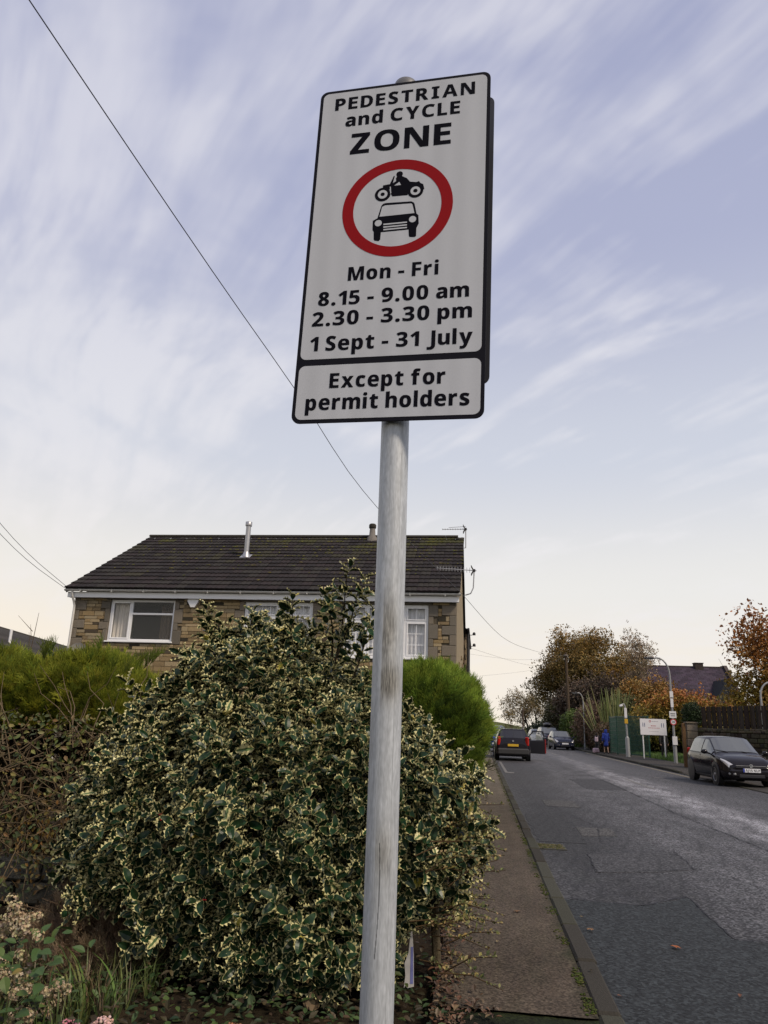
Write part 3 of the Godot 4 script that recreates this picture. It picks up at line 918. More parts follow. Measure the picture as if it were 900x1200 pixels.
	for i in 900:
		var u := pow(r.randf(), 0.45); var x := rl + (rrx - rl) * pow(r.randf(), 0.6)
		if fn.get_noise_2d(x * 2.0, u * 9.0) < 0.02: continue
		mx.append(Transform3D(bas.scaled_local(V(r.randf_range(0.5, 1.7), r.randf_range(0.6, 1.6), r.randf_range(0.4, 1.0))), V(x, ey, ez) + dirv * slope * (floorf(u * rows) / rows + 0.01) + nrm * 0.03))
		mc.append(jit(r, Color(0.085, 0.085, 0.022), 0.35))
	scatter("moss", mb.mesh(), MAT.moss, mx, mc, roof)
	# eaves: fascia, gutter, downpipe, verge
	var fa := MB.new(); fa.bbox(V((rl + rrx) / 2, 5.05, 0.20), V(rrx - rl - 0.08, 0.17, 0.03), 0.005); fa.box(V((rl + rrx) / 2, 4.985, 0.10), V(rrx - rl - 0.1, 0.02, 0.17))
	put("fascia", fa, MAT.upvc, h)
	var gu := MB.new()
	var gp := PackedVector2Array()
	for k in 9: gp.push_back(Vector2(0.062 * cos(PI + PI * k / 8), 0.062 * sin(PI + PI * k / 8)))
	for k in 9: gp.push_back(Vector2(0.054 * cos(-PI * k / 8), 0.054 * sin(-PI * k / 8)))
	gu.prism(gp, rl - 0.02 - (rl + rrx) / 2, rrx + 0.02 - (rl + rrx) / 2, Transform3D(Basis(V(0, 0, -1), V(0, 1, 0), V(1, 0, 0)), V((rl + rrx) / 2, 5.20, 0.29)))
	put("gutter", gu, MAT.gutter, h)
	var br := MB.new(); br.bbox(Vector3.ZERO, V(0.03, 0.09, 0.14), 0.006)
	var bm := br.mesh()
	for k in 12: obj("gutter_bracket", bm, MAT.gutter, h, Transform3D(Basis(), V(rl + 0.5 + k * 1.02, 5.165, 0.275)))
	var dp := MB.new(); dp.tube([V(L + 0.02, 5.16, 0.29), V(L + 0.03, 5.02, 0.27), V(L + 0.04, 4.86, 0.16), V(L + 0.05, 4.72, 0.09), V(L + 0.05, 0.2, 0.09)], [0.036], 8)
	put("downpipe", dp, MAT.gutter, h)
	for e in 2:
		var vg := MB.new()
		var xx := rl + 0.0 if e == 0 else rrx - 0.0
		vg.prism(PackedVector2Array([Vector2(0, 0), Vector2(slope, 0), Vector2(slope, -0.16), Vector2(0, -0.16)]), -0.014, 0.014, Transform3D(Basis(dirv, nrm, dirv.cross(nrm)), V(xx + (0.03 if e == 0 else -0.03), ey, ez) + nrm * 0.0))
		put("verge_board", vg, MAT.gutter if e == 1 else MAT.dark_metal, h)
	# flues
	var fl := MB.new(); var s1 := 1.0 - 0.62
	var on := V(-7.98 - o.x, 0, 0); var at := V(on.x, ey, ez) + dirv * slope * 0.55
	fl.lathe([Vector2(0.085, -0.2), Vector2(0.085, 1.12)], 16, Transform3D(Basis(), at)); fl.lathe([Vector2(0.085, 1.12), Vector2(0.115, 1.13), Vector2(0.115, 1.27), Vector2(0.02, 1.30)], 16, Transform3D(Basis(), at))
	var flu := put("flue", fl, MAT.alu, h)
	var sk := MB.new(); sk.lathe([Vector2(0.16, 0.0), Vector2(0.10, 0.16), Vector2(0.086, 0.2)], 16, Transform3D(Basis(), at)); sk.bbox(at + nrm * 0.055, V(0.36, 0.02, 0.36), 0.005, Basis(V(1, 0, 0), nrm, -dirv))
	put("flashing", sk, MAT.alu, flu)
	var cv := MB.new(); cv.col = Color(0.27, 0.25, 0.23)
	var a2 := V(-3.92 - o.x, ry - 0.16, rz + 0.32)
	cv.lathe([Vector2(0.20, -0.12), Vector2(0.19, 0.06), Vector2(0.12, 0.14), Vector2(0.10, 0.42)], 16, Transform3D(Basis(), a2))
	var cvn := put("chimney_vent", cv, MAT.stone, h)
	var cp := MB.new(); cp.col = Color(0.06, 0.055, 0.05); cp.lathe([Vector2(0.105, 0.42), Vector2(0.135, 0.45), Vector2(0.135, 0.56), Vector2(0.10, 0.60), Vector2(0.01, 0.61)], 16, Transform3D(Basis(), a2))
	put("cowl", cp, MAT.stone, cvn)
	# things fixed to it
	var ab := MB.new(); ab.prism(PackedVector2Array([Vector2(-0.17, 0.15), Vector2(0.17, 0.15), Vector2(0.17, 0.02), Vector2(0.06, -0.16), Vector2(-0.06, -0.16), Vector2(-0.17, 0.02)]), 0, 0.085, Transform3D(Basis(), V(-8.62, 4.88, -21.445)))
	tag(put("alarm_box", ab, MAT.upvc), "small white alarm box under the eaves just right of the leftmost window", "alarm box")
	var dish := thing("satellite_dish", "grey round satellite dish low on the left corner of the stone house", "satellite dish", V(-12.0, 3.25, -21.28))
	var ds := MB.new(); var prof2 := []
	for k in 8: prof2.append(Vector2(0.02 + 0.28 * k / 7.0, 0.10 * pow(k / 7.0, 2.0)))
	var dxf := Transform3D(look(V(0.25, 0.25, 1), V(0, 1, 0)), V(0, 0, 0.05))
	ds.col = Color(0.24, 0.23, 0.22); ds.lathe(prof2, 24, dxf)
	put("reflector", ds, MAT.plain, dish)
	var arm := MB.new(); arm.col = Color(0.1, 0.1, 0.1); arm.tube([V(0, -0.2, 0.08), V(0.1, -0.1, 0.4)], [0.012], 6); arm.tube([V(0, 0, 0.05), V(0, -0.12, -0.15), V(0, -0.3, -0.18)], [0.02], 6)
	put("arm", arm, MAT.plain, dish)
	var lnb := MB.new(); lnb.col = Color(0.3, 0.3, 0.3); lnb.tube([V(0.1, -0.1, 0.42), V(0.08, -0.06, 0.33)], [0.03, 0.022], 8)
	put("receiver", lnb, MAT.plain, dish)
	aerial("tv_aerial", "television aerial on a cranked mast beside the eaves end of the stone house", V(-0.42, 5.35, -22.3), [V(0, 0, 0), V(0.16, 0.05, 0), V(0.24, 0.22, 0), V(0.27, 0.8, 0)], V(0.27, 0.76, 0), V(-1.15, 0.06, 0.05), 12, true)
	aerial("tv_aerial", "small television aerial on a short mast above the roof ridge end", V(-0.48, 7.7, -26.0), [V(-0.06, 0.0, 0), V(0.0, 0.0, 0), V(0.0, 0.75, 0)], V(0.0, 0.70, 0), V(-0.85, -0.02, 0.05), 9, false)

func aerial(nm: String, label: String, at: Vector3, mast: Array, hub: Vector3, boom: Vector3, n: int, up: bool) -> void:
	var t := thing(nm, label, "aerial", at)
	var m := MB.new(); m.tube(mast, [0.019], 8)
	put("mast", m, MAT.alu, t)
	var b := MB.new(); b.tube([hub - boom * 0.06, hub + boom], [0.012], 6)
	put("boom", b, MAT.alu, t)
	var c := MB.new(); c.bbox(hub, V(0.07, 0.09, 0.05), 0.01)
	put("clamp", c, MAT.dark_metal, t)
	var el := MB.new(); el.tube([V(0, -0.08, 0), V(0, 0.08, 0)] if up else [V(0, 0, -0.11), V(0, 0, 0.11)], [0.007], 5)
	var em := el.mesh()
	for k in n: obj("element", em, MAT.alu, t, Transform3D(Basis.from_scale(V(1, 1.0 - 0.02 * k, 1)), hub + boom * (0.12 + 0.86 * k / (n - 1.0))))
	var rf := MB.new()
	for s in [-1, 1]:
		rf.bbox(hub + V(-0.06, 0.07 * s, 0), V(0.014, 0.16, 0.3), 0.004, Basis(V(0, 0, 1), 0.5 * s))
	put("reflector", rf, MAT.dark_metal, t)
	if not up:
		var b2 := MB.new(); b2.tube([hub + V(0, 0.1, 0), hub + V(-0.62, 0.06, 0.0)], [0.009], 6)
		put("boom", b2, MAT.alu, t)

func simple_roof(b: MB, x0: float, x1: float, z0: float, z1: float, ey: float, ry: float) -> void:   # ridge along z
	var m := (x0 + x1) / 2
	b.quad(V(x1, ey, z1), V(x1, ey, z0), V(m, ry, z0), V(m, ry, z1)); b.quad(V(x0, ey, z0), V(x0, ey, z1), V(m, ry, z1), V(m, ry, z0))

func rear_house() -> void:
	var t := thing("stone_house", "rear neighbour stone house with brackets and pipes along its street side", "house", V(-4.4, 0, -36))
	var w := MB.new(); w.col = Color(0.2, 0.15, 0.1)
	w.box(V(0, 2.8, 0), V(7.6, 5.6, 8.0))
	var wall := put("wall", w, MAT.stone, t)
	var r := rng(9)
	var vv := []
	for k in 4:
		var b := MB.new(); b.col = [Color(0.27, 0.2, 0.12), Color(0.16, 0.12, 0.08), Color(0.34, 0.27, 0.18), Color(0.07, 0.05, 0.04)][k]; b.bbox(Vector3.ZERO, V(0.06, 0.2, 0.5), 0.012); vv.append(b.mesh())
	for j in 24:
		for i in 8: obj("stone", vv[r.randi() % 4], MAT.stone, wall, Transform3D(Basis(), V(3.80 + r.randf() * 0.02, 0.3 + j * 0.215, 3.6 - i * 0.6 + 0.25 * (j % 2))))
	var rf := MB.new(); rf.col = Color(0.035, 0.03, 0.03)
	simple_roof(rf, -4.0, 3.9, -4.2, 4.1, 5.55, 7.4)
	put("roof", rf, MAT.tile, t)
	var dp := MB.new(); dp.tube([V(3.9, 5.5, 3.2), V(3.88, 0.2, 3.2)], [0.045], 8); dp.tube([V(3.92, 5.5, 1.2), V(3.9, 0.2, 1.2)], [0.05], 8)
	put("downpipe", dp, MAT.dark_metal, t)
	var g := MB.new(); g.bbox(V(3.93, 5.55, 0), V(0.1, 0.1, 8.1), 0.02)
	put("gutter", g, MAT.dark_metal, t)
	var at := [[V(-0.5, 5.43, -33.0), "top"], [V(-0.5, 4.98, -33.4), "middle"], [V(-0.5, 3.42, -33.2), "lowest"]]
	for q in at:
		var b := thing("wall_lamp", "dark bracket lamp on the rear house side wall, the %s of three" % q[1], "wall lamp", q[0], 0.0, "bracket lamps on the rear house")
		var a := MB.new(); a.tube([V(-0.1, -0.02, 0), V(0.18, -0.01, 0), V(0.26, 0.04, 0)], [0.014], 6)
		put("arm", a, MAT.dark_metal, b)
		var l := MB.new(); l.lathe([Vector2(0.01, -0.06), Vector2(0.07, -0.05), Vector2(0.06, 0.05), Vector2(0.02, 0.08)], 10, Transform3D(Basis(), V(0.27, 0.04, 0)))
		put("shade", l, MAT.dark_metal, b)

func bungalow() -> void:
	var a := atan2(-3.0, -15.0)
	var t := thing("bungalow", "low house at the left edge with a dark roof of tile courses", "house", V(-17.4, 0, -25.5), atan2(3.0, 15.0))
	var w := MB.new(); w.col = Color(0.28, 0.23, 0.16)
	w.box(V(-0.2, 1.4, 0), V(5.2, 2.8, 15.0))
	put("wall", w, MAT.stone, t)
	var rf := MB.new(); rf.col = Color(0.03, 0.028, 0.027)
	rf.prism(PackedVector2Array([Vector2(2.9, 2.78), Vector2(0, 4.36), Vector2(-2.9, 2.78)]), -7.6, 7.6)
	var roof := put("roof", rf, MAT.tile, t)
	var d := V(-2.9, 1.58, 0).normalized(); var n := V(1.58, 2.9, 0).normalized()
	var r := rng(3)
	for k in 10:
		var b := MB.new(); b.col = Color(0.055, 0.050, 0.047) * r.randf_range(0.7, 1.3)
		b.bbox(V(2.9, 2.78, 0) + d * (0.165 + 0.33 * k) + n * 0.03, V(0.35, 0.05, 15.24), 0.006, Basis(d, 0.0) * Basis(-d, n, V(0, 0, 1)) * Basis(V(0, 0, 1), -0.13))
		put("tile_course", b, MAT.tile, roof)
	var rg := MB.new(); rg.col = Color(0.06, 0.055, 0.045); rg.tube([V(0, 4.36, -7.62), V(0, 4.36, 7.62)], [0.1], 8)
	put("ridge", rg, MAT.tile, roof)
	var g := MB.new(); g.tube([V(2.98, 2.74, -7.6), V(2.98, 2.74, 7.6)], [0.06], 8)
	put("gutter", g, MAT.cream_paint, t)
	var vp := MB.new(); vp.tube([V(1.3, 3.5, 2.6), V(1.3, 4.15, 2.6)], [0.05], 8)
	put("vent_pipe", vp, MAT.upvc, t)

func far_buildings() -> void:
	var t := thing("school_building", "long building with a purple slate roof behind the autumn trees", "building", V(25, 0, -99))
	var w := MB.new(); w.col = Color(0.16, 0.14, 0.12); w.box(V(-4.2, 2.6, 0), V(18.6, 5.2, 12)); put("wall", w, MAT.stone, t)
	var rf := MB.new(); rf.col = Color(0.058, 0.045, 0.062)
	rf.prism(PackedVector2Array([Vector2(-6.6, 5.0), Vector2(6.6, 5.0), Vector2(0.6, 9.7), Vector2(-0.6, 9.7)]), -13.6, 5.2, Transform3D(Basis(V(0, 0, -1), V(0, 1, 0), V(1, 0, 0)), V(0, 0, 0)))
	var roof := put("roof", rf, MAT.tile, t)
	var r := rng(10)
	var sd := V(0, 4.7, -6.0).normalized(); var sn := V(0, 6.0, 4.7).normalized()
	var vs := []
	for k in 5:
		var sb := MB.new(); sb.col = Color(0.062, 0.048, 0.068) * (0.75 + 0.13 * k); sb.bbox(Vector3.ZERO, V(0.62, 0.03, 0.40), 0.006); vs.append(sb.mesh())
	var cs := MB.new()
	for j in 20:
		for i in 29:
			cs.col = Color(0.062, 0.048, 0.068) * r.randf_range(0.72, 1.3)
			cs.box(V(-13.3 + 0.62 * i + 0.31 * (j % 2), 5.0, 6.6) + sd * (0.2 + 0.375 * j) + sn * 0.03, V(0.60, 0.025, 0.41), Basis(V(1, 0, 0), sn, -sd) * Basis(V(1, 0, 0), 0.06))
	put("slates", cs, MAT.tile, roof).set_meta("kind", "stuff")
	var rg := MB.new(); rg.col = Color(0.075, 0.06, 0.06); rg.bbox(V(-4.2, 9.76, 0), V(18.7, 0.2, 1.3), 0.05); put("ridge", rg, MAT.tile, roof)
	var ch := MB.new(); ch.col = Color(0.075, 0.06, 0.055); ch.bbox(V(2.2, 9.7, 0.6), V(1.0, 0.9, 1.0), 0.04); ch.box(V(2.2, 10.2, 0.6), V(1.12, 0.1, 1.1)); put("chimney", ch, MAT.stone, roof)
	var pp := MB.new(); pp.col = Color(0.10, 0.08, 0.075); pp.prism(PackedVector2Array([Vector2(-6.9, 5.0), Vector2(6.9, 5.0), Vector2(0.7, 10.0), Vector2(-0.7, 10.0)]), 5.2, 5.6, Transform3D(Basis(V(0, 0, -1), V(0, 1, 0), V(1, 0, 0)), V(0, 0, 0)))
	put("parapet", pp, MAT.stone, t)
	var dm := MB.new(); dm.col = Color(0.045, 0.05, 0.055)
	dm.prism(PackedVector2Array([Vector2(-1.5, 5.0), Vector2(1.5, 5.0), Vector2(0, 7.9)]), 0.0, 5.5, Transform3D(Basis(), V(3.2, 0, 2.5)))
	put("dormer", dm, MAT.tile, roof)

# ---------------------------------------------------------------- the sign
func letters(parent: Node, text: String, x0: float, x1: float, base: float, cap: float, z: float, m: Material, spacing := 0.0) -> void:
	var t := TextMesh.new()
	var f := SystemFont.new()
	f.font_names = PackedStringArray(["Droid Sans"]); f.font_weight = 700
	t.text = text; t.font = f; t.font_size = 64; t.pixel_size = 0.001; t.depth = 0.02
	t.curve_step = 0.4
	t.horizontal_alignment = HORIZONTAL_ALIGNMENT_LEFT; t.vertical_alignment = VERTICAL_ALIGNMENT_BOTTOM
	# measured from the mesh itself: a capital for the height, the ends for the width
	var ref := TextMesh.new(); ref.text = "H"; ref.font = f; ref.font_size = 64; ref.pixel_size = 0.001; ref.depth = 0.02
	ref.vertical_alignment = VERTICAL_ALIGNMENT_BOTTOM
	var rb := ref.get_aabb(); var tb := t.get_aabb()
	var sx := (x1 - x0) / tb.size.x; var sy := cap / rb.size.y
	obj("lettering", t, m, parent, Transform3D(Basis.from_scale(V(sx, sy, 0.03)), V(x0 - tb.position.x * sx, base - rb.position.y * sy, z)))

func spaced(parent: Node, text: String, x0: float, x1: float, base: float, cap: float, z: float, m: Material, gap: float) -> void:
	# the letters set one by one at wide spacing, joined into one piece of lettering
	var f := SystemFont.new()
	f.font_names = PackedStringArray(["Droid Sans"]); f.font_weight = 700
	var mk := func(c: String) -> TextMesh:
		var t := TextMesh.new(); t.text = c; t.font = f; t.font_size = 64; t.pixel_size = 0.001; t.depth = 0.02; t.curve_step = 0.4
		t.horizontal_alignment = HORIZONTAL_ALIGNMENT_LEFT; t.vertical_alignment = VERTICAL_ALIGNMENT_BOTTOM
		return t
	var hb: AABB = (mk.call("H") as TextMesh).get_aabb()
	var pos := []; var x := 0.0; var k := cap / hb.size.y
	for ch in text:
		if ch == " ": x += hb.size.x * 0.42; continue
		var t: TextMesh = mk.call(ch)
		var a := t.get_aabb()
		pos.append([t, x - a.position.x])
		x += a.size.x + hb.size.x * gap
	x -= hb.size.x * gap
	var sx := (x1 - x0) / x
	var st := SurfaceTool.new()
	for q in pos:
		for e in 4:   # a heavy face: each stroke widened a little
			st.append_from(q[0], 0, Transform3D(Basis.from_scale(V(sx, k, 0.03)), V(x0 + q[1] * sx + cap * 0.011 * [-1, 1, -1, 1][e], base - hb.position.y * k + cap * 0.008 * [-1, -1, 1, 1][e], z + 0.00004 * e)))
	obj("lettering", st.commit(), m, parent)

func zone_sign() -> void:
	var t := thing("road_sign", "tall white pedestrian and cycle zone sign on a round galvanised steel post", "road sign", V(-0.227, 0.05, -1.86))
	# post
	var gal := mat(Color(0.57, 0.59, 0.625), 0.5, 0.2)
	var img := Image.create(256, 1024, false, Image.FORMAT_RGB8)
	var n1 := FastNoiseLite.new(); n1.seed = 3; n1.frequency = 1.0; n1.fractal_octaves = 4
	for j in 1024:
		for i in 256:
			var u := cos(TAU * i / 256.0) * 2.0; var w := sin(TAU * i / 256.0) * 2.0
			var y := 3.45 * (1.0 - j / 1024.0)
			var k := 0.87 + 0.10 * n1.get_noise_3d(u * 1.5, w * 1.5, y * 9.0) + 0.10 * n1.get_noise_3d(u * 4.0, w * 4.0, y * 42.0)
			# faint drawn streaks along the tube, rubbed and stained places on it
			k += 0.045 * n1.get_noise_3d(u * 6.0, w * 6.0, y * 1.4)
			var a := fposmod(i / 256.0 - 0.70, 1.0)
			var st := exp(-pow((y - 1.72) / 0.08, 2.0)) * exp(-pow((a - 0.05) / 0.09, 2.0)) * 0.36 + exp(-pow((y - 1.59) / 0.04, 2.0)) * exp(-pow((a - 0.08) / 0.13, 2.0)) * 0.45
			st += exp(-pow((y - 1.20) / 0.05, 2.0)) * exp(-pow((a - 0.07) / 0.10, 2.0)) * 0.22
			k -= st * (0.7 + 0.9 * n1.get_noise_3d(u * 6.0, w * 6.0, y * 24.0))
			# a long scratch
			var sc := absf(a - (0.02 + 0.035 * sin((y - 0.95) * 9.0)))
			if y > 0.98 and y < 1.22 and sc < 0.005: k *= 0.62
			# the weld seam
			if absf(a - 0.15) < 0.006: k *= 0.90
			k = clampf(k, 0.12, 1.0)
			var c := Color(k * 0.99, k, k * 1.0).lerp(Color(k * 1.0, k * 0.95, k * 0.84), clampf(st * 1.5, 0.0, 0.6))
			img.set_pixel(i, j, c)
	gal.albedo_texture = ImageTexture.create_from_image(img)
	var po := MB.new()
	var hh := 3.362
	var rows := []
	for s in 2:
		var row := []
		for k in 33:
			var a := TAU * k / 32
			row.append(po.vert(V(cos(a) * 0.038, hh * s, -sin(a) * 0.038), V(cos(a), 0, -sin(a)), Vector2(float(k) / 32, 1.0 - s)))
		rows.append(row)
	for k in 32: po.face(rows[0][k], rows[0][k + 1], rows[1][k + 1]); po.face(rows[0][k], rows[1][k + 1], rows[1][k])
	put("post", po, gal, t)
	var cap := MB.new()
	cap.lathe([Vector2(0.0415, hh - 0.03), Vector2(0.0415, hh + 0.015), Vector2(0.036, hh + 0.035), Vector2(0.024, hh + 0.047), Vector2(0.001, hh + 0.05)], 24)
	put("post_cap", cap, MAT.grey_plastic, t)
	# plate
	var pb := Basis(Vector3.UP, deg_to_rad(-4.87)) * Basis(V(1, 0, 0), deg_to_rad(0.7)) * Basis(V(0, 0, 1), deg_to_rad(-1.33))
	var px := Transform3D(pb, V(-0.2374 + 0.227, 2.8348 - 0.05, -1.80 + 1.86))
	var plate := MB.new()
	plate.prism(rr(0.5275, 1.113, 0.024), -0.004, 0.0, Transform3D())
	var pn := put("sign_plate", plate, mat(Color(0.008, 0.008, 0.013), 0.6, 0.0, 0.2), t, px)
	var white := mat(Color(0.50, 0.52, 0.555), 0.6, 0.0, 0.25)
	var wi := Image.create(256, 256, false, Image.FORMAT_RGB8)
	var rw := rng(12)
	for j in 256:
		for i in 256:
			var k := 0.975 + 0.012 * sin(i * TAU / 32.0) + 0.006 * sin(i * TAU / 85.33) + rw.randf_range(-0.010, 0.010)
			wi.set_pixel(i, j, Color(k, k, k * 1.005))
	white.albedo_texture = ImageTexture.create_from_image(wi)
	white.uv1_scale = V(1.9, 1.9, 1) * 1.0
	var f1 := MB.new(); f1.prism(rr(0.507, 0.912, 0.018, Vector2(0, 0.0905)), 0.0, 0.0008)
	var up := put("upper_panel", f1, white, pn)
	var f2 := MB.new(); f2.prism(rr(0.507, 0.161, 0.018, Vector2(0, -0.4655)), 0.0, 0.0008)
	var low := put("lower_panel", f2, white, pn)
	var z := 0.0012
	var ink := mat(Color(0.006, 0.006, 0.010), 0.7, 0.0, 0.12)
	spaced(up, "PEDESTRIAN", -0.213, 0.2175, 0.480, 0.0435, z, ink, 0.30)
	spaced(up, "and CYCLE", -0.176, 0.1745, 0.4155, 0.0445, z, ink, 0.28)
	spaced(up, "ZONE", -0.154, 0.150, 0.3115, 0.073, z, ink, 0.26)
	spaced(up, "Mon - Fri", -0.131, 0.129, -0.1225, 0.0435, z, ink, 0.27)
	spaced(up, "8.15 - 9.00 am", -0.214, 0.216, -0.1985, 0.0435, z, ink, 0.24)
	spaced(up, "2.30 - 3.30 pm", -0.227, 0.2255, -0.2625, 0.0435, z, ink, 0.24)
	spaced(up, "1 Sept - 31 July", -0.227, 0.2285, -0.3400, 0.0435, z, ink, 0.24)
	spaced(low, "Except for", -0.161, 0.1585, -0.4545, 0.0435, z, ink, 0.24)
	spaced(low, "permit holders", -0.225, 0.2245, -0.5185, 0.0435, z, ink, 0.24)
	# roundel with the motorcycle and the car
	var red := mat(Color(0.25, 0.006, 0.009), 0.6, 0.0, 0.2)
	var rg := MB.new(); rg.ring(Vector2(0, 0.109), 0.1305, 0.1635, 0.0, z + 0.0002, 96)
	put("red_ring", rg, red, up)
	var mo := MB.new()
	mo.prism(pl([-45.2, 188.5, -24.8, 190.9, -14.4, 218.1, -11.3, 216.6, -16.2, 193.4, -6.3, 199.4, -7.8, 209.6, -2.1, 216.7, 9.8, 215.2, 25.5, 205.7, 34.7, 192.8, 54.1, 188.8, 62.1, 191.3, 65.4, 185.1, 74.7, 179.3, 78.9, 162.5, 74.5, 159.5, 67.9, 173.1, 52.5, 179.6, 36.7, 172.0, 29.8, 146.5, -14.9, 147.4, -20.4, 156.2, -22.3, 171.7, -35.8, 175.6, -45.4, 181.4]), 0.0, z)
	mo.ring(Vector2(-0.0447, 0.1572), 0.0, 0.0235, 0.0, z + 0.0002, 32); mo.ring(Vector2(0.0527, 0.1588), 0.0, 0.0232, 0.0, z + 0.0002, 32)
	mo.ring(Vector2(0.0028, 0.2222), 0.0, 0.0098, 0.0, z + 0.0001, 24)
	var mn := put("motorcycle_symbol", mo, ink, up)
	var mw := MB.new()
	for q in [Vector2(-0.0447, 0.1572), Vector2(0.0527, 0.1588)]: mw.ring(q, 0.0065, 0.0145, z + 0.0002, z + 0.0006, 32)
	mw.prism(pl([-11.6, 183.5, 3.1, 194.7, 8.8, 183.5]), z, z + 0.0006)
	mw.prism(pl([-24.5, 181.0, -21.5, 181.0, -19.0, 158.0, -22.0, 157.0]), z, z + 0.0006)
	put("symbol_gap", mw, white, mn)
	var ca := MB.new()
	ca.prism(pl([-46.5, 118.2, -41.7, 124.7, -34.2, 126.8, 41.9, 124.3, 49.1, 120.0, 52.4, 113.9, 59.2, 81.6, 65.0, 75.2, 67.1, 47.7, 60.8, 33.1, 61.0, 6.6, 57.2, 3.6, 43.3, 4.9, 40.1, 8.0, 38.1, 30.2, -43.0, 29.1, -43.6, 4.2, -48.4, 0.1, -59.6, 2.3, -63.0, 7.2, -64.4, 32.4, -68.4, 38.5, -69.2, 70.2, -55.9, 77.4]), 0.0, z)
	var cn := put("car_symbol", ca, ink, up)
	var cw := MB.new()
	cw.prism(pl([-43.7, 113.8, -35.7, 118.2, 42.2, 116.7, 45.9, 112.8, 53.2, 83.3, -50.0, 81.5]), z, z + 0.0005)
	cw.ring(Vector2(-0.0523, 0.0600), 0.0, 0.0105, z, z + 0.0005, 24); cw.ring(Vector2(0.0486, 0.0632), 0.0, 0.0105, z, z + 0.0005, 24)
	for q in [[-36.9, 56.5, 32.4, 56.9, 32.6, 52.9, -36.7, 51.9], [-36.4, 47.3, 32.8, 47.8, 33.0, 43.8, -36.2, 42.7], [-35.9, 38.7, 33.2, 39.2, 33.4, 35.2, -35.7, 34.1]]: cw.prism(pl(q), z, z + 0.0005)
	put("symbol_gap", cw, white, cn)
	# channels and clips behind it, and the second plate that faces the other way
	for yy in [0.38, 0.0, -0.38]:
		var ch := MB.new(); ch.bbox(V(0, yy, -0.012), V(0.50, 0.034, 0.016), 0.003)
		put("channel", ch, MAT.alu, pn)
		var cl := MB.new(); cl.ring(Vector2.ZERO, 0.0385, 0.0415, -0.016, 0.016, 24, Transform3D(Basis(V(1, 0, 0), V(0, 0, -1), V(0, 1, 0)), V(0, 2.7848 + yy, 0)))
		put("clip", cl, MAT.alu, t)
	var bp := MB.new(); bp.prism(rr(0.527, 1.0, 0.024), -0.004, 0.0)
	var bn := put("rear_plate", bp, MAT.black, t, Transform3D(pb, V(-0.222 + 0.227, 2.945 - 0.05, -1.945 + 1.86)))
	for yy in [0.33, -0.33]:
		var ch := MB.new(); ch.bbox(V(0, yy, 0.008), V(0.48, 0.034, 0.016), 0.003)
		put("channel", ch, MAT.alu, bn)
	var bw := MB.new(); bw.prism(rr(0.507, 0.98, 0.018), -0.0052, -0.004)
	put("rear_panel", bw, mat(Color(0.5, 0.5, 0.5), 0.5), bn)

# ---------------------------------------------------------------- vegetation
func leaf_mesh(len_: float, wid: float, fold := 0.25, col := Color(1, 1, 1), seg := 4) -> ArrayMesh:   # a pointed leaf along y, facing z
	var b := MB.new(); b.col = col
	_leaf(b, Transform3D(), len_, wid, fold, seg)
	return b.mesh()

func _leaf(b: MB, x: Transform3D, len_: float, wid: float, fold: float, seg := 4) -> void:
	for s in [-1.0, 1.0]:
		for i in seg:
			var t0 := float(i) / seg; var t1 := float(i + 1) / seg
			var w0 := wid * 0.5 * pow(sin(PI * pow(t0, 0.8)), 0.9) if i > 0 else wid * 0.06
			var w1 := wid * 0.5 * pow(sin(PI * pow(t1, 0.8)), 0.9) if i < seg - 1 else 0.0
			var c0 := -0.35 * t0 * t0 * len_ * 0.5; var c1 := -0.35 * t1 * t1 * len_ * 0.5
			var m0 := x * V(0, t0 * len_, c0); var m1 := x * V(0, t1 * len_, c1)
			var o0 := x * V(s * w0, t0 * len_, c0 + w0 * fold); var o1 := x * V(s * w1, t1 * len_, c1 + w1 * fold)
			if s > 0: b.tri(m0, o0, o1); b.tri(m0, o1, m1)
			else: b.tri(m0, o1, o0); b.tri(m0, m1, o1)

func clump_mesh(n: int, spread: float, len_: float, wid: float, s: int) -> ArrayMesh:   # a few leaves round a twig end
	var b := MB.new(); var r := rng(s)
	for i in n:
		b.col = Color(1, 1, 1) * r.randf_range(0.75, 1.2)
		var d := V(r.randf_range(-1, 1), r.randf_range(-0.7, 1), r.randf_range(-1, 1)).normalized()
		var at := V(r.randf_range(-1, 1), r.randf_range(-1, 1), r.randf_range(-1, 1)) * spread
		_leaf(b, Transform3D(look(d, V(r.randf_range(-1, 1), r.randf_range(0, 1.5), r.randf_range(-1, 1)).normalized(), r.randf_range(0.7, 1.25)), at), len_, wid, 0.25, 2)
	return b.mesh()

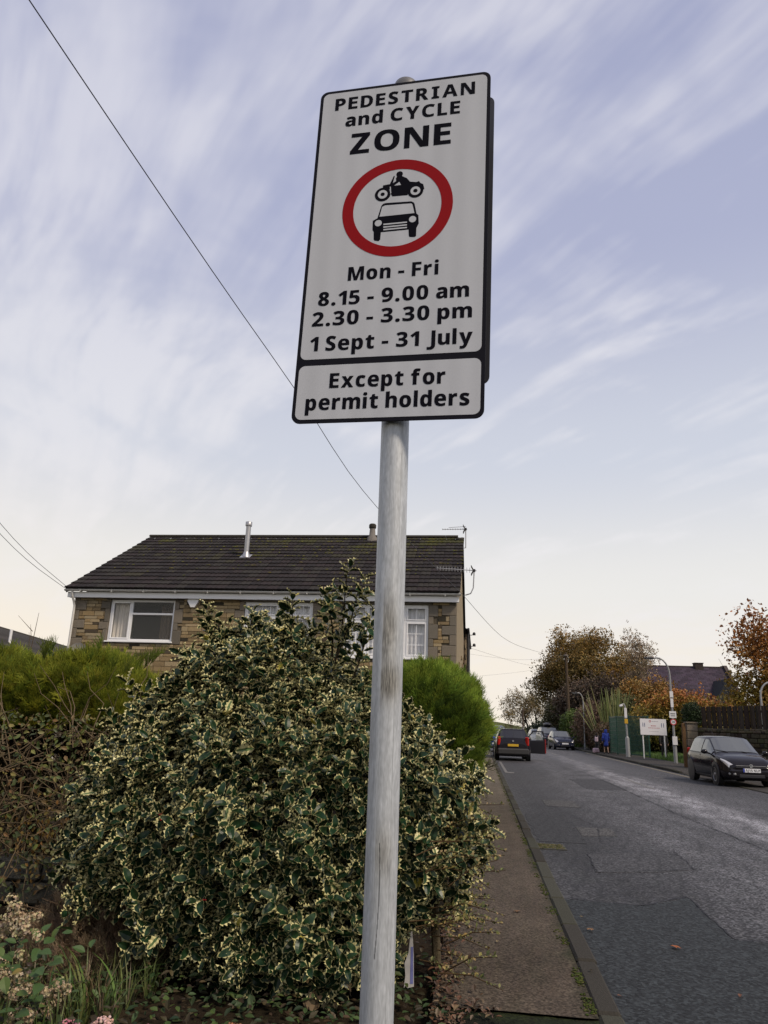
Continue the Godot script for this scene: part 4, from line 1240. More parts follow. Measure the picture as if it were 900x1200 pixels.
func holly_leaf(seed_: int, kind: int) -> ArrayMesh:   # kind 0: cream edge; 1: mostly cream; 2: yellow
	var b := MB.new(); var r := rng(seed_)
	var n := 8
	var green: Color = Color(0.010, 0.027, 0.012) * r.randf_range(0.75, 1.35); var cream: Color = Color(0.50, 0.465, 0.23) * r.randf_range(0.85, 1.1)
	if kind == 1: green = Color(0.10, 0.15, 0.06)
	if kind == 2: green = Color(0.46, 0.40, 0.07); cream = Color(0.60, 0.50, 0.16)
	var mid_c := green.lerp(Color(0.025, 0.055, 0.02), 0.5)
	for s in [-1.0, 1.0]:
		var out := []; var inn := []; var mid := []
		var spine_h := r.randf_range(0.05, 0.16)
		for i in n + 1:
			var t := float(i) / n
			var w := 0.27 * pow(sin(PI * pow(t, 0.82)), 0.75) if i > 0 and i < n else (0.02 if i == 0 else 0.0)
			var odd := i % 2 == 1
			var k := (1.24 if odd else 0.80) * r.randf_range(0.92, 1.08)
			var zc := -0.22 * t * t + 0.06 * sin(t * 5.0 + seed_)
			mid.append(V(0, t, zc))
			out.append(V(s * w * k, t + (0.05 if odd else -0.01), zc + w * 0.30 + (spine_h if odd else -0.05) * (0.0 if i == 0 or i == n else 1.0)))
			var f := r.randf_range(0.77, 0.885) if kind != 1 else r.randf_range(0.2, 0.5)
			inn.append(V(s * w * f, t, zc + w * 0.22) if i < n else V(0, t * 0.93, zc))
		for i in n:
			var q := func(a: Vector3, d: Vector3, e: Vector3, g: Vector3) -> void:
				if s > 0: b.quad(a, d, e, g)
				else: b.quad(g, e, d, a)
			b.col = cream
			q.call(inn[i], out[i], out[i + 1], inn[i + 1])
			b.col = green if i % 3 else mid_c
			q.call(mid[i], inn[i], inn[i + 1], mid[i + 1])
	b.col = Color(0.12, 0.14, 0.05)
	b.tri(V(-0.015, -0.12, 0.0), V(0.015, -0.12, 0.0), V(0, 0.05, 0.0))
	return b.mesh()

func holly() -> void:
	var t := thing("holly_bush", "big rounded holly bush with dark green leaves edged in cream", "bush", V(-1.3, 0.08, -5.1))
	var org := t.position
	var r := rng(404)
	var lobes := [[V(-1.38, 0.93, -5.2), V(1.17, 0.90, 0.95)], [V(-1.52, 1.55, -5.25), V(0.64, 0.62, 0.70)], [V(-0.48, 0.93, -5.0), V(0.50, 0.56, 0.62)], [V(-2.12, 0.78, -5.0), V(0.50, 0.55, 0.6)], [V(-0.85, 1.32, -5.15), V(0.46, 0.42, 0.6)], [V(-1.85, 0.50, -4.85), V(0.62, 0.44, 0.5)], [V(-1.05, 0.34, -4.80), V(0.62, 0.42, 0.55)], [V(-2.1, 1.25, -5.2), V(0.32, 0.42, 0.45)]]
	var fn := FastNoiseLite.new(); fn.seed = 4; fn.frequency = 1.6
	var kinds := []
	for k in 10: kinds.append(holly_leaf(100 + k, 0))
	kinds.append(holly_leaf(120, 1)); kinds.append(holly_leaf(121, 2))
	var leaves := []   # [transform, kind, tone]
	var shoots := []   # [base, dir, length]
	var tries := 0
	while shoots.size() < 2350 and tries < 40000:
		tries += 1
		var li := r.randi() % 12
		var lb: Array = lobes[0 if li < 4 else li - 4]
		var d := V(r.randfn(), r.randfn(), r.randfn()).normalized()
		if d.z < -0.25 and r.randf() < 0.7: continue
		var p: Vector3 = lb[0] + d * lb[1] * (1.0 + 0.22 * fn.get_noise_3dv(d * 2.6 + lb[0]))
		var inside := false
		for o in lobes:
			if o == lb: continue
			if ((p - o[0]) / o[1]).length() < 0.90: inside = true; break
		if inside or p.y < (0.24 if p.x < -1.75 or p.x > -0.5 else 0.03) + 0.10 * fn.get_noise_3d(p.x * 2.0, 0, 0): continue
		var nrm: Vector3 = (d / lb[1]).normalized()
		var dir := (nrm * 0.8 + V(0, 0.55, 0) + V(r.randfn(), r.randfn(), r.randfn()) * 0.28).normalized()
		var len_ := r.randf_range(0.09, 0.20)
		if r.randf() < 0.06 and p.y > 1.0: len_ *= 1.7
		var depth := r.randf() * r.randf() * 0.28
		shoots.append([p - nrm * (len_ * 0.55 + depth), dir, len_])
	var tips := [[V(-0.98, 1.75, -4.95), V(-0.90, 2.52, -4.92)], [V(-0.95, 1.9, -4.9), V(-0.80, 2.42, -4.88)], [V(-0.98, 1.9, -4.95), V(-1.04, 2.34, -4.95)], [V(-1.28, 1.9, -4.9), V(-1.27, 2.30, -4.9)], [V(-1.85, 1.9, -5.0), V(-1.90, 2.24, -5.0)], [V(-1.6, 1.9, -5.0), V(-1.58, 2.2, -5.0)], [V(-2.15, 1.3, -5.0), V(-2.38, 1.72, -5.0)], [V(-0.85, 1.7, -4.9), V(-0.73, 2.2, -4.9)], [V(-2.3, 1.2, -5.0), V(-2.48, 1.5, -5.0)]]
	var stems := MB.new(); stems.col = Color(0.06, 0.05, 0.03)
	for q in tips:
		var a: Vector3 = q[0]; var e: Vector3 = q[1]
		stems.tube([a, a.lerp(e, 0.5) + V(0.02, 0, 0), e], [0.009, 0.006, 0.003], 5, false)
		var n := 4
		for k in n:
			var f := 0.15 + 0.85 * (k + 1.0) / n
			var p := a.lerp(e, f)
			shoots.append([p - V(0, 0.08, 0), (e - a).normalized(), 0.12])
			if k < n - 1 and k % 2 == 0:
				var sd := (V(r.randfn(), 0.5, r.randfn() * 0.6 + 0.2)).normalized()
				shoots.append([p, sd, r.randf_range(0.07, 0.13)])
	for q in shoots:
		var base: Vector3 = q[0]; var dir: Vector3 = q[1]; var len_: float = q[2]
		var n := int(4 + len_ / 0.034)
		var ph := r.randf() * TAU
		var sd := dir.cross(V(0.3, 0.2, 0.9)).normalized(); var se := dir.cross(sd)
		var flush := r.randf()
		for k in n:
			var f := (k + 0.6) / n
			var an := ph + k * 2.4
			var rad := sd * cos(an) + se * sin(an)
			var ax := (dir * lerpf(0.25, 0.95, f) + rad * lerpf(1.0, 0.55, f) + V(0, -0.1, 0)).normalized()
			var face := (dir * 0.9 - rad * 0.35 + V(0, 0.35, 0) + V(r.randfn(), r.randfn(), r.randfn()) * 0.42).normalized()
			var sz := r.randf_range(0.070, 0.115) * lerpf(1.05, 0.8, f)
			var kind := r.randi() % 10
			var rk := r.randf()
			if rk < 0.012: kind = 10
			elif rk < 0.017: kind = 11
			leaves.append([Transform3D(look(ax, face, sz), base + dir * len_ * f + rad * 0.008 - org), kind])
	# inner stems
	for k in 34:
		var a := V(-1.3 + r.randf_range(-0.35, 0.35), 0.05, -5.15 + r.randf_range(-0.2, 0.25))
		var e: Vector3 = a + V(clampf(r.randfn() * 0.5, -0.8, 0.7), r.randf_range(0.5, 1.4), clampf(r.randfn() * 0.35, -0.5, 0.5))
		stems.tube([a, a.lerp(e, 0.4) + V(0, 0.12, 0), e], [0.022, 0.015, 0.006], 5, false)
	for v_i in stems.v.size(): stems.v[v_i] -= org
	put("stem", stems, MAT.bark, t)
	var eye := V(0, 1.5, 0) - org
	leaves.sort_custom(func(a, b): return (a[0].origin - eye).length_squared() < (b[0].origin - eye).length_squared())
	var left := 300; var per := {}
	for q in leaves:
		if left > 0:
			obj("leaf", kinds[q[1]], MAT.holly, t, q[0]); left -= 1
		else:
			if not per.has(q[1]): per[q[1]] = []
			per[q[1]].append(q[0])
	for k in per: scatter("foliage", kinds[k], MAT.holly, per[k], [], t)
	# a few clusters of red berries
	var be := MB.new(); be.col = Color(0.22, 0.008, 0.012); be.blob(Vector3.ZERO, V(0.0048, 0.0048, 0.0048), 4, 6)
	var bx := []
	for k in 26:
		var q: Array = shoots[r.randi() % 2300]
		if q[0].z < -5.0: continue
		for j in 7: bx.append(Transform3D(Basis(), q[0] + q[1] * q[2] * 0.55 + V(r.randfn(), r.randfn(), r.randfn()) * 0.011 - org))
	scatter("berries", be.mesh(), MAT.holly, bx, [], t)

func spray_mesh(s: int, droop := 0.2) -> ArrayMesh:   # a flat feathery conifer spray along y
	var b := MB.new(); var r := rng(s)
	var strip := func(p: Vector3, d: Vector3, l: float, w: float, c0: Color, c1: Color) -> void:
		var sd := d.cross(V(0, 0, 1)).normalized() * w
		var m := p + d * l * 0.55 + V(0, 0, -droop * l * 0.12); var e := p + d * l + V(0, 0, -droop * l * 0.45)
		b.col = c0
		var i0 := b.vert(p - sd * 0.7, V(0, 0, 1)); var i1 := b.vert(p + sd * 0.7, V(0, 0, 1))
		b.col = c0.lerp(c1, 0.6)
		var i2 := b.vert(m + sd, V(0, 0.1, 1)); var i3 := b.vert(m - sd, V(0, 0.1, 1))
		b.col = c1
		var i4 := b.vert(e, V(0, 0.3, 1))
		b.face(i0, i1, i2); b.face(i0, i2, i3); b.face(i3, i2, i4)
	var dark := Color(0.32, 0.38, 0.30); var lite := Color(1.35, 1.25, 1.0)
	for i in 9:   # a fan of thin cords with shorter ones near their ends
		var an := r.randfn() * 0.30; var l := r.randf_range(0.5, 1.05)
		var d := V(sin(an), cos(an), r.randf_range(-0.18, 0.18)).normalized()
		var p := V(r.randfn() * 0.05, r.randf_range(0.0, 0.25), r.randfn() * 0.04)
		(strip as Callable).call(p, d, l, 0.017, dark, lite)
		for j in 3:
			var q := p + d * l * (0.3 + 0.2 * j)
			(strip as Callable).call(q, (d + V((1.0 if j % 2 else -1.0) * r.randf_range(0.3, 0.7), 0, r.randfn() * 0.25)).normalized(), l * r.randf_range(0.25, 0.42), 0.013, dark, lite)
	return b.mesh()

func hedges() -> void:
	var r := rng(55)
	var sp := [spray_mesh(1), spray_mesh(2, 0.4), spray_mesh(3, 0.1)]
	var green := [Color(0.30, 0.33, 0.045), Color(0.23, 0.27, 0.038), Color(0.38, 0.38, 0.055), Color(0.13, 0.17, 0.028)]
	# left hedge: green on top, bare brown stems below
	var t := thing("conifer_hedge", "bright green conifer hedge with bare brown stems below, left of the holly", "hedge", V(-6.0, 0.08, -7.3))
	var fn := FastNoiseLite.new(); fn.seed = 77; fn.frequency = 0.8
	var xs := [[], [], []]; var cs := [[], [], []]
	for i in 30000:
		var x := r.randf_range(-8.0, -3.0)
		var top := 1.98 + 0.22 * fn.get_noise_2d(x * 1.2, 0) - 0.30 * smoothstep(-3.9, -3.0, x)
		var z := -7.45 + r.randf_range(-0.6, 0.62)
		var edge := absf(z + 7.45) / 0.62
		var y := lerpf(1.32 + 0.12 * fn.get_noise_2d(x * 2, 5), top - 0.25 * edge * edge, pow(r.randf(), 0.6))
		var outd := V(0.40 + r.randfn() * 0.35, 0.75 + r.randfn() * 0.35, (z + 7.45) * 1.0 + 0.25 + r.randfn() * 0.25).normalized()
		var k := r.randi() % 3
		xs[k].append(Transform3D(look(outd, V(r.randfn() * 0.5, r.randfn() * 0.4, 1.0).normalized(), r.randf_range(0.09, 0.24)), V(x, y, z) - t.position))
		cs[k].append(jit(r, pick(r, green), 0.3))
	for i in 60:   # taller feathery leaders
		var x := r.randf_range(-6.5, -3.4)
		xs[0].append(Transform3D(look(V(r.randfn() * 0.25 + 0.15, 1, r.randfn() * 0.2).normalized(), V(0, 0, 1), r.randf_range(0.14, 0.27)), V(x, 1.93 + r.randf_range(-0.1, 0.1), -7.4 + r.randf_range(-0.3, 0.4)) - t.position))
		cs[0].append(jit(r, Color(0.12, 0.16, 0.03), 0.3))
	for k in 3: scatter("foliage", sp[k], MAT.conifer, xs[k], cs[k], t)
	var xb := [[], [], []]; var cb := [[], [], []]
	for i in 3400:   # the dead brown inside
		var x := r.randf_range(-10.5, -1.8)
		var k := r.randi() % 3
		xb[k].append(Transform3D(look(V(r.randfn() * 0.5, -0.6 + r.randfn() * 0.5, 0.3 + r.randfn() * 0.3).normalized(), V(r.randfn(), r.randfn(), 1).normalized(), r.randf_range(0.15, 0.32)), V(x, r.randf_range(0.1, 1.5), -7.5 + r.randf_range(-0.3, 0.35)) - t.position))
		cb[k].append(jit(r, pick(r, [Color(0.06, 0.038, 0.02), Color(0.04, 0.028, 0.017), Color(0.075, 0.05, 0.025), Color(0.03, 0.03, 0.015)]), 0.35))
	for k in 3: scatter("dead_foliage", sp[k], MAT.conifer, xb[k], cb[k], t)
	for i in 60:
		var b := MB.new(); b.col = jit(r, Color(0.075, 0.052, 0.034), 0.3)
		var x := r.randf_range(-7.5, -2.0); var a := V(x, 0.0, -7.3 + r.randf_range(-0.2, 0.35))
		var p := a; var pts := [p]
		for q in 5:
			p += V(r.randfn() * 0.10 + 0.02, 0.30, r.randfn() * 0.06 + 0.03); pts.append(p)
		for q in pts.size(): pts[q] -= t.position - V(0, 0.08, 0)
		b.tube(pts, [0.016, 0.013, 0.011, 0.009, 0.007, 0.004], 5, false)
		put("stem", b, MAT.bark, t)
	# right hedge beside the pavement
	var t2 := thing("conifer_hedge", "bushy green conifer hedge overhanging the pavement, right of the post", "hedge", V(-1.0, 0.08, -15.0))
	xs = [[], [], []]; cs = [[], [], []]
	for i in 34000:
		var u := r.randf()
		var z := -10.8 - 9.2 * u
		var an := r.randf_range(-0.5, PI)
		var bul := 0.30 * fn.get_noise_2d(z * 1.8, an * 1.9)
		var hgt := 1.05 - 0.28 * smoothstep(-14.0, -10.8, z)
		var wid := 0.72 + bul
		var front := z > -11.6 and r.randf() < 0.8
		var px := cos(an); var py := sin(an)
		var c := V(-0.93, 1.30, z)
		var rad := sqrt(r.randf()) if front else r.randf_range(0.84, 1.02)
		var low := 0.62 if py < 0 else 1.0
		var p := c + V(px * wid * (1.0 + 0.18 * py), py * hgt * (1.0 if py > 0 else 2.2), 0) * rad
		if p.y < 0.15: continue
		if p.y < 1.0: p.x -= 0.28 * (1.0 - p.y) * (1.0 if px > 0 else -0.5)
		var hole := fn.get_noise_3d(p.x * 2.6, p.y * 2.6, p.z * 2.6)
		if hole < -0.16 and rad > 0.9: continue
		p += V(px, py, 0) * hole * 0.32
		if front: p.z = -10.9 + 0.35 * sqrt(maxf(0.0, 1.0 - rad * rad)) + r.randf_range(-0.15, 0.05)
		var outd := V(px * 0.8 + r.randfn() * 0.25 + 0.1, 0.75 + 0.5 * py + r.randfn() * 0.2, (0.7 if front else 0.1) + r.randfn() * 0.3).normalized()
		var k := r.randi() % 3
		xs[k].append(Transform3D(look(outd, V(px + r.randfn() * 0.4, r.randfn() * 0.3, 0.8).normalized(), r.randf_range(0.14, 0.34)), p - t2.position))
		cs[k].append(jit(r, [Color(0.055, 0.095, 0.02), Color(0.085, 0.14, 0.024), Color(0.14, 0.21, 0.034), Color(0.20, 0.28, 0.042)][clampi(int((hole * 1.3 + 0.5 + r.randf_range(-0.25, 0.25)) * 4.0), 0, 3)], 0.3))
	for i in 900:   # soft new tips along the top
		var z := -10.9 - 9.0 * r.randf()
		var a2 := r.randf_range(0.3, 1.9)
		xs[0].append(Transform3D(look(V(cos(a2) * 0.6 + 0.2, 1, r.randfn() * 0.3).normalized(), V(0.3, 0, 1), r.randf_range(0.2, 0.42)), V(-0.93 + cos(a2) * 0.8, 1.25 + sin(a2) * (0.98 - 0.28 * smoothstep(-14.0, -10.8, z)), z) - t2.position))
		cs[0].append(jit(r, Color(0.26, 0.36, 0.05), 0.25))
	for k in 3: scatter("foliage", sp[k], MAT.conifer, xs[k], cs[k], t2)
	var core := MB.new(); core.col = Color(0.03, 0.025, 0.015)
	for k in 14:
		var z := -11.2 - k * 0.65
		core.tube([V(-0.95, 0, z) - t2.position, V(-0.93 + r.randfn() * 0.05, 1.1, z) - t2.position, V(-0.9 + r.randfn() * 0.1, 1.9, z) - t2.position], [0.05, 0.04, 0.015], 6, false)
	put("stem", core, MAT.bark, t2)
	var inner := [[], []]
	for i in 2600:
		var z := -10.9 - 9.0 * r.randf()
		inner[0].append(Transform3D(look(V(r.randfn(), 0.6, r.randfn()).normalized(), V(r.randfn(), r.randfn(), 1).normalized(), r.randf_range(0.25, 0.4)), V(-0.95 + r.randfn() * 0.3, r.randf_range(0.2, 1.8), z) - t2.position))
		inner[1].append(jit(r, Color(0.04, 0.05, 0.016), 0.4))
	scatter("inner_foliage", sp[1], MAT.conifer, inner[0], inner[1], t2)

# ---- broadleaf trees: limbs that fork, leaves at the twig ends
func grow(b: MB, p: Vector3, d: Vector3, l: float, rad: float, lev: int, most: int, r: RandomNumberGenerator, o: Dictionary, tips: Array) -> void:
	var n := 4 if lev < 2 else 3
	var pts := [p]; var rs := [rad]
	var q := p; var dd := d
	for i in n:
		dd = (dd + V(r.randfn(), r.randfn(), r.randfn()) * o.wobble + V(0, o.rise, 0)).normalized()
		q += dd * l / n
		pts.append(q); rs.append(lerpf(rad, rad * 0.6, (i + 1.0) / n))
	b.tube(pts, rs, 7 if lev < 2 else (4 if lev < 4 else 3), false)
	if lev >= most - 1:
		for i in range(1, pts.size()): tips.append([pts[i], dd, lev])
	if lev >= most: return
	var kids: int = r.randi_range(o.fork[0], o.fork[1])
	for k in kids:
		var f := r.randf_range(0.45, 1.0) if k > 0 else 1.0
		var at: Vector3 = pts[int(round(f * n))]
		var side := dd.cross(V(r.randfn(), r.randfn(), r.randfn())).normalized()
		var spread: float = o.spread * r.randf_range(0.6, 1.25) * (0.55 if k == 0 else 1.0)
		grow(b, at, (dd + side * spread).normalized(), l * r.randf_range(0.62, 0.86), rs[int(round(f * n))] * (0.82 if k == 0 else 0.62), lev + 1, most, r, o, tips)

func tree(nm: String, label: String, at: Vector3, h: float, s: int, o: Dictionary, group := "") -> Node3D:
	var t := thing(nm, label, "tree", at, 0.0, group)
	var r := rng(s)
	var b := MB.new(); b.col = o.bark
	var tips := []
	var trunk_l: float = h * o.trunk
	for k in int(o.get("stems", 1)):
		var lean := V(r.randfn(), 0, r.randfn()) * (0.05 if int(o.get("stems", 1)) == 1 else 0.28)
		grow(b, V(0, -0.2, 0) + lean * 0.6, (V(0, 1, 0) + lean).normalized(), trunk_l + 0.2, h * o.thick, 0, o.levels, r, o, tips)
	# scale to the height wanted
	var top := 0.01
	for q in tips: top = maxf(top, q[0].y)
	var k2 := h / top
	var wide: float = o.get("wide", 1.0)
	for i in b.v.size(): b.v[i] *= V(k2 * wide, k2, k2 * wide)
	put("trunk", b, MAT.bark, t)
	var meshes := [clump_mesh(7, o.leaf * 1.5, o.leaf * 1.5, o.leaf * 0.9, s + 1), clump_mesh(6, o.leaf * 1.8, o.leaf * 1.3, o.leaf * 0.9, s + 2)]
	var xs := [[], []]; var cs := [[], []]
	for q in tips:
		for j in int(o.per):
			if r.randf() > o.keep: continue
			var p: Vector3 = q[0] * V(k2 * wide, k2, k2 * wide) + V(r.randfn(), r.randfn(), r.randfn()) * o.fuzz
			var k := r.randi() % 2
			xs[k].append(Transform3D(basis_y(V(r.randfn(), r.randfn() + 0.5, r.randfn()), r.randf() * TAU, r.randf_range(0.6, 1.3)), p))
			var pal: Array = o.cols
			var hgt: float = clampf(p.y / h, 0.0, 1.0)
			var c: Color = pal[clampi(int((hgt * o.get("by_height", 0.0) + r.randf() * (1.0 - o.get("by_height", 0.0))) * pal.size()), 0, pal.size() - 1)]
			cs[k].append(jit(r, c, 0.3))
	for k in 2:
		if xs[k].size(): scatter("crown", meshes[k], MAT.leafy, xs[k], cs[k], t)
	return t

func shrub(nm: String, label: String, cat: String, at: Vector3, size: Vector3, s: int, cols: Array, leaf: float, n: int, stems := 10, up := 0.4) -> Node3D:
	var t := thing(nm, label, cat, at)
	var r := rng(s)
	var b := MB.new(); b.col = Color(0.06, 0.047, 0.035)
	for k in stems:
		var e := V(r.randf_range(-0.5, 0.5) * size.x, size.y * r.randf_range(0.6, 1.0), r.randf_range(-0.5, 0.5) * size.z)
		b.tube([V(e.x * 0.3, -0.05, e.z * 0.3), e * V(0.7, 0.5, 0.7), e], [0.03, 0.02, 0.007], 4, false)
	put("stem", b, MAT.bark, t)
	var fn := FastNoiseLite.new(); fn.seed = s; fn.frequency = 0.8
	var m := clump_mesh(7, leaf * 1.4, leaf * 1.6, leaf * 0.8, s)
	var xs := []; var cs := []
	for i in n:
		var d := V(r.randfn(), r.randfn(), r.randfn()).normalized()
		var rad := pow(r.randf(), 0.35) * (1.0 + 0.28 * fn.get_noise_3dv(d * 2.0))
		var p := V(d.x * size.x * 0.5, size.y * 0.5 + d.y * size.y * 0.5, d.z * size.z * 0.5) * V(rad, 1, rad)
		p.y = size.y * 0.5 + d.y * size.y * 0.5 * rad
		if p.y < 0.05: continue
		xs.append(Transform3D(basis_y(V(r.randfn(), r.randfn() + up, r.randfn()), r.randf() * TAU, r.randf_range(0.6, 1.4)), p))
		var zone := fn.get_noise_3dv(p * 0.6 + V(9, 0, 0)) * 0.5 + 0.5
		cs.append(jit(r, cols[clampi(int((zone * 0.7 + r.randf() * 0.3) * cols.size()), 0, cols.size() - 1)], 0.3))
	scatter("foliage", m, MAT.leafy, xs, cs, t)
	return t

func trees() -> void:
	var brown := [Color(0.09, 0.078, 0.035), Color(0.125, 0.098, 0.036), Color(0.165, 0.118, 0.034), Color(0.215, 0.138, 0.034), Color(0.26, 0.16, 0.04)]
	var std := {"bark": Color(0.045, 0.038, 0.032), "wobble": 0.13, "rise": 0.05, "fork": [3, 4], "spread": 0.75, "levels": 5, "trunk": 0.22, "thick": 0.022, "leaf": 0.15, "per": 3, "keep": 0.8, "fuzz": 0.32, "cols": brown, "by_height": 0.6}
	var mk := func(over: Dictionary) -> Dictionary:
		var d := std.duplicate(); d.merge(over, true); return d
	tree("autumn_tree", "tall rounded tree with brown and orange leaves behind the wooden telegraph pole", V(13.0, 0, -86), 12.6, 11, mk.call({"wide": 1.05, "keep": 0.95, "per": 5, "fuzz": 0.45}))
	tree("autumn_tree", "orange topped tree between the big brown tree and the bare birch", V(16.0, 0, -88), 11.2, 15, mk.call({"levels": 5, "wide": 0.62, "cols": [Color(0.12, 0.08, 0.025), Color(0.19, 0.11, 0.025), Color(0.28, 0.165, 0.028), Color(0.34, 0.21, 0.035)]}))
	tree("bare_tree", "bare grey brown twiggy tree in front of the orange topped tree", V(12.4, 0, -80), 7.6, 18, mk.call({"levels": 5, "wide": 0.9, "keep": 0.25, "stems": 3, "trunk": 0.2, "thick": 0.012, "cols": [Color(0.07, 0.05, 0.04), Color(0.09, 0.065, 0.045)]}))
	tree("bare_tree", "small round half bare tree with sparse yellow leaves by the far hill", V(8.6, 0, -122), 7.9, 23, mk.call({"levels": 5, "wide": 0.85, "keep": 0.10, "stems": 2, "trunk": 0.17, "thick": 0.02, "spread": 0.85, "leaf": 0.14, "cols": [Color(0.15, 0.115, 0.05), Color(0.2, 0.15, 0.06)], "by_height": 0.0}))
	tree("birch_tree", "slim pale birch tree with thin almost bare twigs above the slate roof", V(16.2, 0, -76), 11.6, 31, mk.call({"bark": Color(0.16, 0.145, 0.13), "levels": 5, "wide": 0.55, "trunk": 0.45, "thick": 0.012, "spread": 0.5, "keep": 0.35, "leaf": 0.09, "rise": 0.12, "cols": [Color(0.26, 0.19, 0.12), Color(0.3, 0.23, 0.15)], "by_height": 0.0}))
	tree("autumn_tree", "orange and yellow tree reaching in from the right edge above the fence", V(17.6, 0, -41), 8.1, 37, mk.call({"levels": 5, "wide": 1.0, "trunk": 0.11, "spread": 0.95, "keep": 0.9, "leaf": 0.125, "per": 8, "fuzz": 0.45, "cols": [Color(0.30, 0.22, 0.035), Color(0.34, 0.21, 0.03), Color(0.32, 0.16, 0.028), Color(0.30, 0.125, 0.026), Color(0.25, 0.095, 0.024)], "by_height": 0.75}))
	tree("maple_tree", "low maple with bright orange red leaf tips in front of the slate roof", V(14.0, 0, -57), 4.4, 43, mk.call({"levels": 5, "wide": 1.25, "stems": 3, "trunk": 0.16, "spread": 0.9, "leaf": 0.12, "keep": 0.75, "cols": [Color(0.13, 0.125, 0.028), Color(0.18, 0.165, 0.03), Color(0.24, 0.19, 0.032), Color(0.28, 0.18, 0.03), Color(0.34, 0.135, 0.035)], "by_height": 0.8}))
	tree("maple_tree", "yellow green maple behind the timber fence left of the big orange tree", V(17.2, 0, -56), 3.9, 47, mk.call({"levels": 5, "wide": 1.3, "stems": 3, "trunk": 0.16, "spread": 0.9, "leaf": 0.12, "keep": 0.75, "cols": [Color(0.10, 0.09, 0.02), Color(0.17, 0.13, 0.025), Color(0.22, 0.14, 0.022), Color(0.30, 0.12, 0.02)], "by_height": 0.7}))
	tree("autumn_tree", "dark orange tree behind the white banner and the lamp column", V(14.2, 0, -67), 5.9, 53, mk.call({"levels": 5, "wide": 1.1, "stems": 2, "trunk": 0.18, "keep": 0.8, "cols": [Color(0.09, 0.07, 0.025), Color(0.15, 0.105, 0.028), Color(0.21, 0.125, 0.026), Color(0.26, 0.13, 0.024)], "by_height": 0.5}))
	# shrubs along the back of the far pavement
	var gy := [Color(0.05, 0.06, 0.02), Color(0.075, 0.085, 0.025), Color(0.10, 0.10, 0.035), Color(0.12, 0.085, 0.04)]
	shrub("brown_shrub", "rounded brown and grey shrub beside the thin street lamp", "shrub", V(9.8, 0, -66.5), V(4.0, 4.0, 4.5), 61, [Color(0.10, 0.062, 0.04), Color(0.13, 0.085, 0.055), Color(0.15, 0.10, 0.07), Color(0.09, 0.08, 0.03)], 0.085, 2600)
	shrub("green_shrub", "bright green rounded shrub behind the thin street lamp", "shrub", V(9.0, 0, -73), V(3.2, 3.5, 4.0), 62, [Color(0.05, 0.085, 0.02), Color(0.08, 0.125, 0.025), Color(0.06, 0.09, 0.02)], 0.10, 2000)
	shrub("willow_shrub", "pale green shrub of upright wands above the green railings", "shrub", V(11.4, 0, -63), V(3.6, 4.6, 3.0), 63, gy, 0.11, 1500, 40, 1.5)
	shrub("laurel_shrub", "yellow green shrub behind the green railings", "shrub", V(11.6, 0, -58.5), V(3.8, 3.0, 3.0), 64, [Color(0.07, 0.08, 0.022), Color(0.11, 0.10, 0.03), Color(0.13, 0.10, 0.035)], 0.10, 1700)
	shrub("dark_shrub", "dark evergreen shrub low beyond the parked cars", "shrub", V(8.0, 0, -95), V(4.4, 2.6, 5.0), 65, [Color(0.02, 0.035, 0.02), Color(0.035, 0.05, 0.025)], 0.13, 1300)
	shrub("dark_shrub", "tall dark green shrub behind the second telegraph post", "shrub", V(8.7, 0, -84), V(3.6, 5.2, 5.0), 66, [Color(0.035, 0.042, 0.02), Color(0.06, 0.06, 0.025), Color(0.08, 0.06, 0.03)], 0.13, 1900)
	shrub("undergrowth", "low brown undergrowth behind the two schoolchildren", "shrub", V(9.5, 0, -58.5), V(2.4, 2.2, 4.0), 67, [Color(0.06, 0.05, 0.022), Color(0.09, 0.06, 0.03), Color(0.05, 0.055, 0.02)], 0.09, 1500)
	shrub("dark_shrub", "dark shady shrubs behind the lawn under the banner", "shrub", V(14.5, 0.1, -64), V(9.0, 2.7, 2.6), 68, [Color(0.03, 0.03, 0.015), Color(0.05, 0.042, 0.018), Color(0.06, 0.055, 0.02)], 0.13, 2400)
	shrub("golden_shrub", "golden yellow shrubs under the orange tree behind the timber fence", "shrub", V(17.6, 0.1, -43.5), V(9.0, 6.0, 3.0), 69, [Color(0.16, 0.14, 0.028), Color(0.27, 0.19, 0.03), Color(0.32, 0.19, 0.03)], 0.11, 4600)
	# upright wands of the willow
	var t := thing("reed_clump", "clump of tall pale green upright stems beside the brown shrub", "reeds", V(10.3, 0, -61.5))
	var r := rng(88)
	for k in 90:
		var b := MB.new(); b.col = jit(r, pick(r, [Color(0.16, 0.18, 0.07), Color(0.22, 0.22, 0.10), Color(0.12, 0.15, 0.05)]), 0.2)
		var a := V(r.randfn() * 0.4, 0, r.randfn() * 0.4); var e := a * 2.2 + V(r.randfn() * 0.4, r.randf_range(3.0, 5.0), r.randfn() * 0.4)
		b.tube([a, a.lerp(e, 0.5) + V(0, 0.2, 0), e], [0.05, 0.045, 0.015], 4, false)
		put("wand", b, MAT.plain, t)

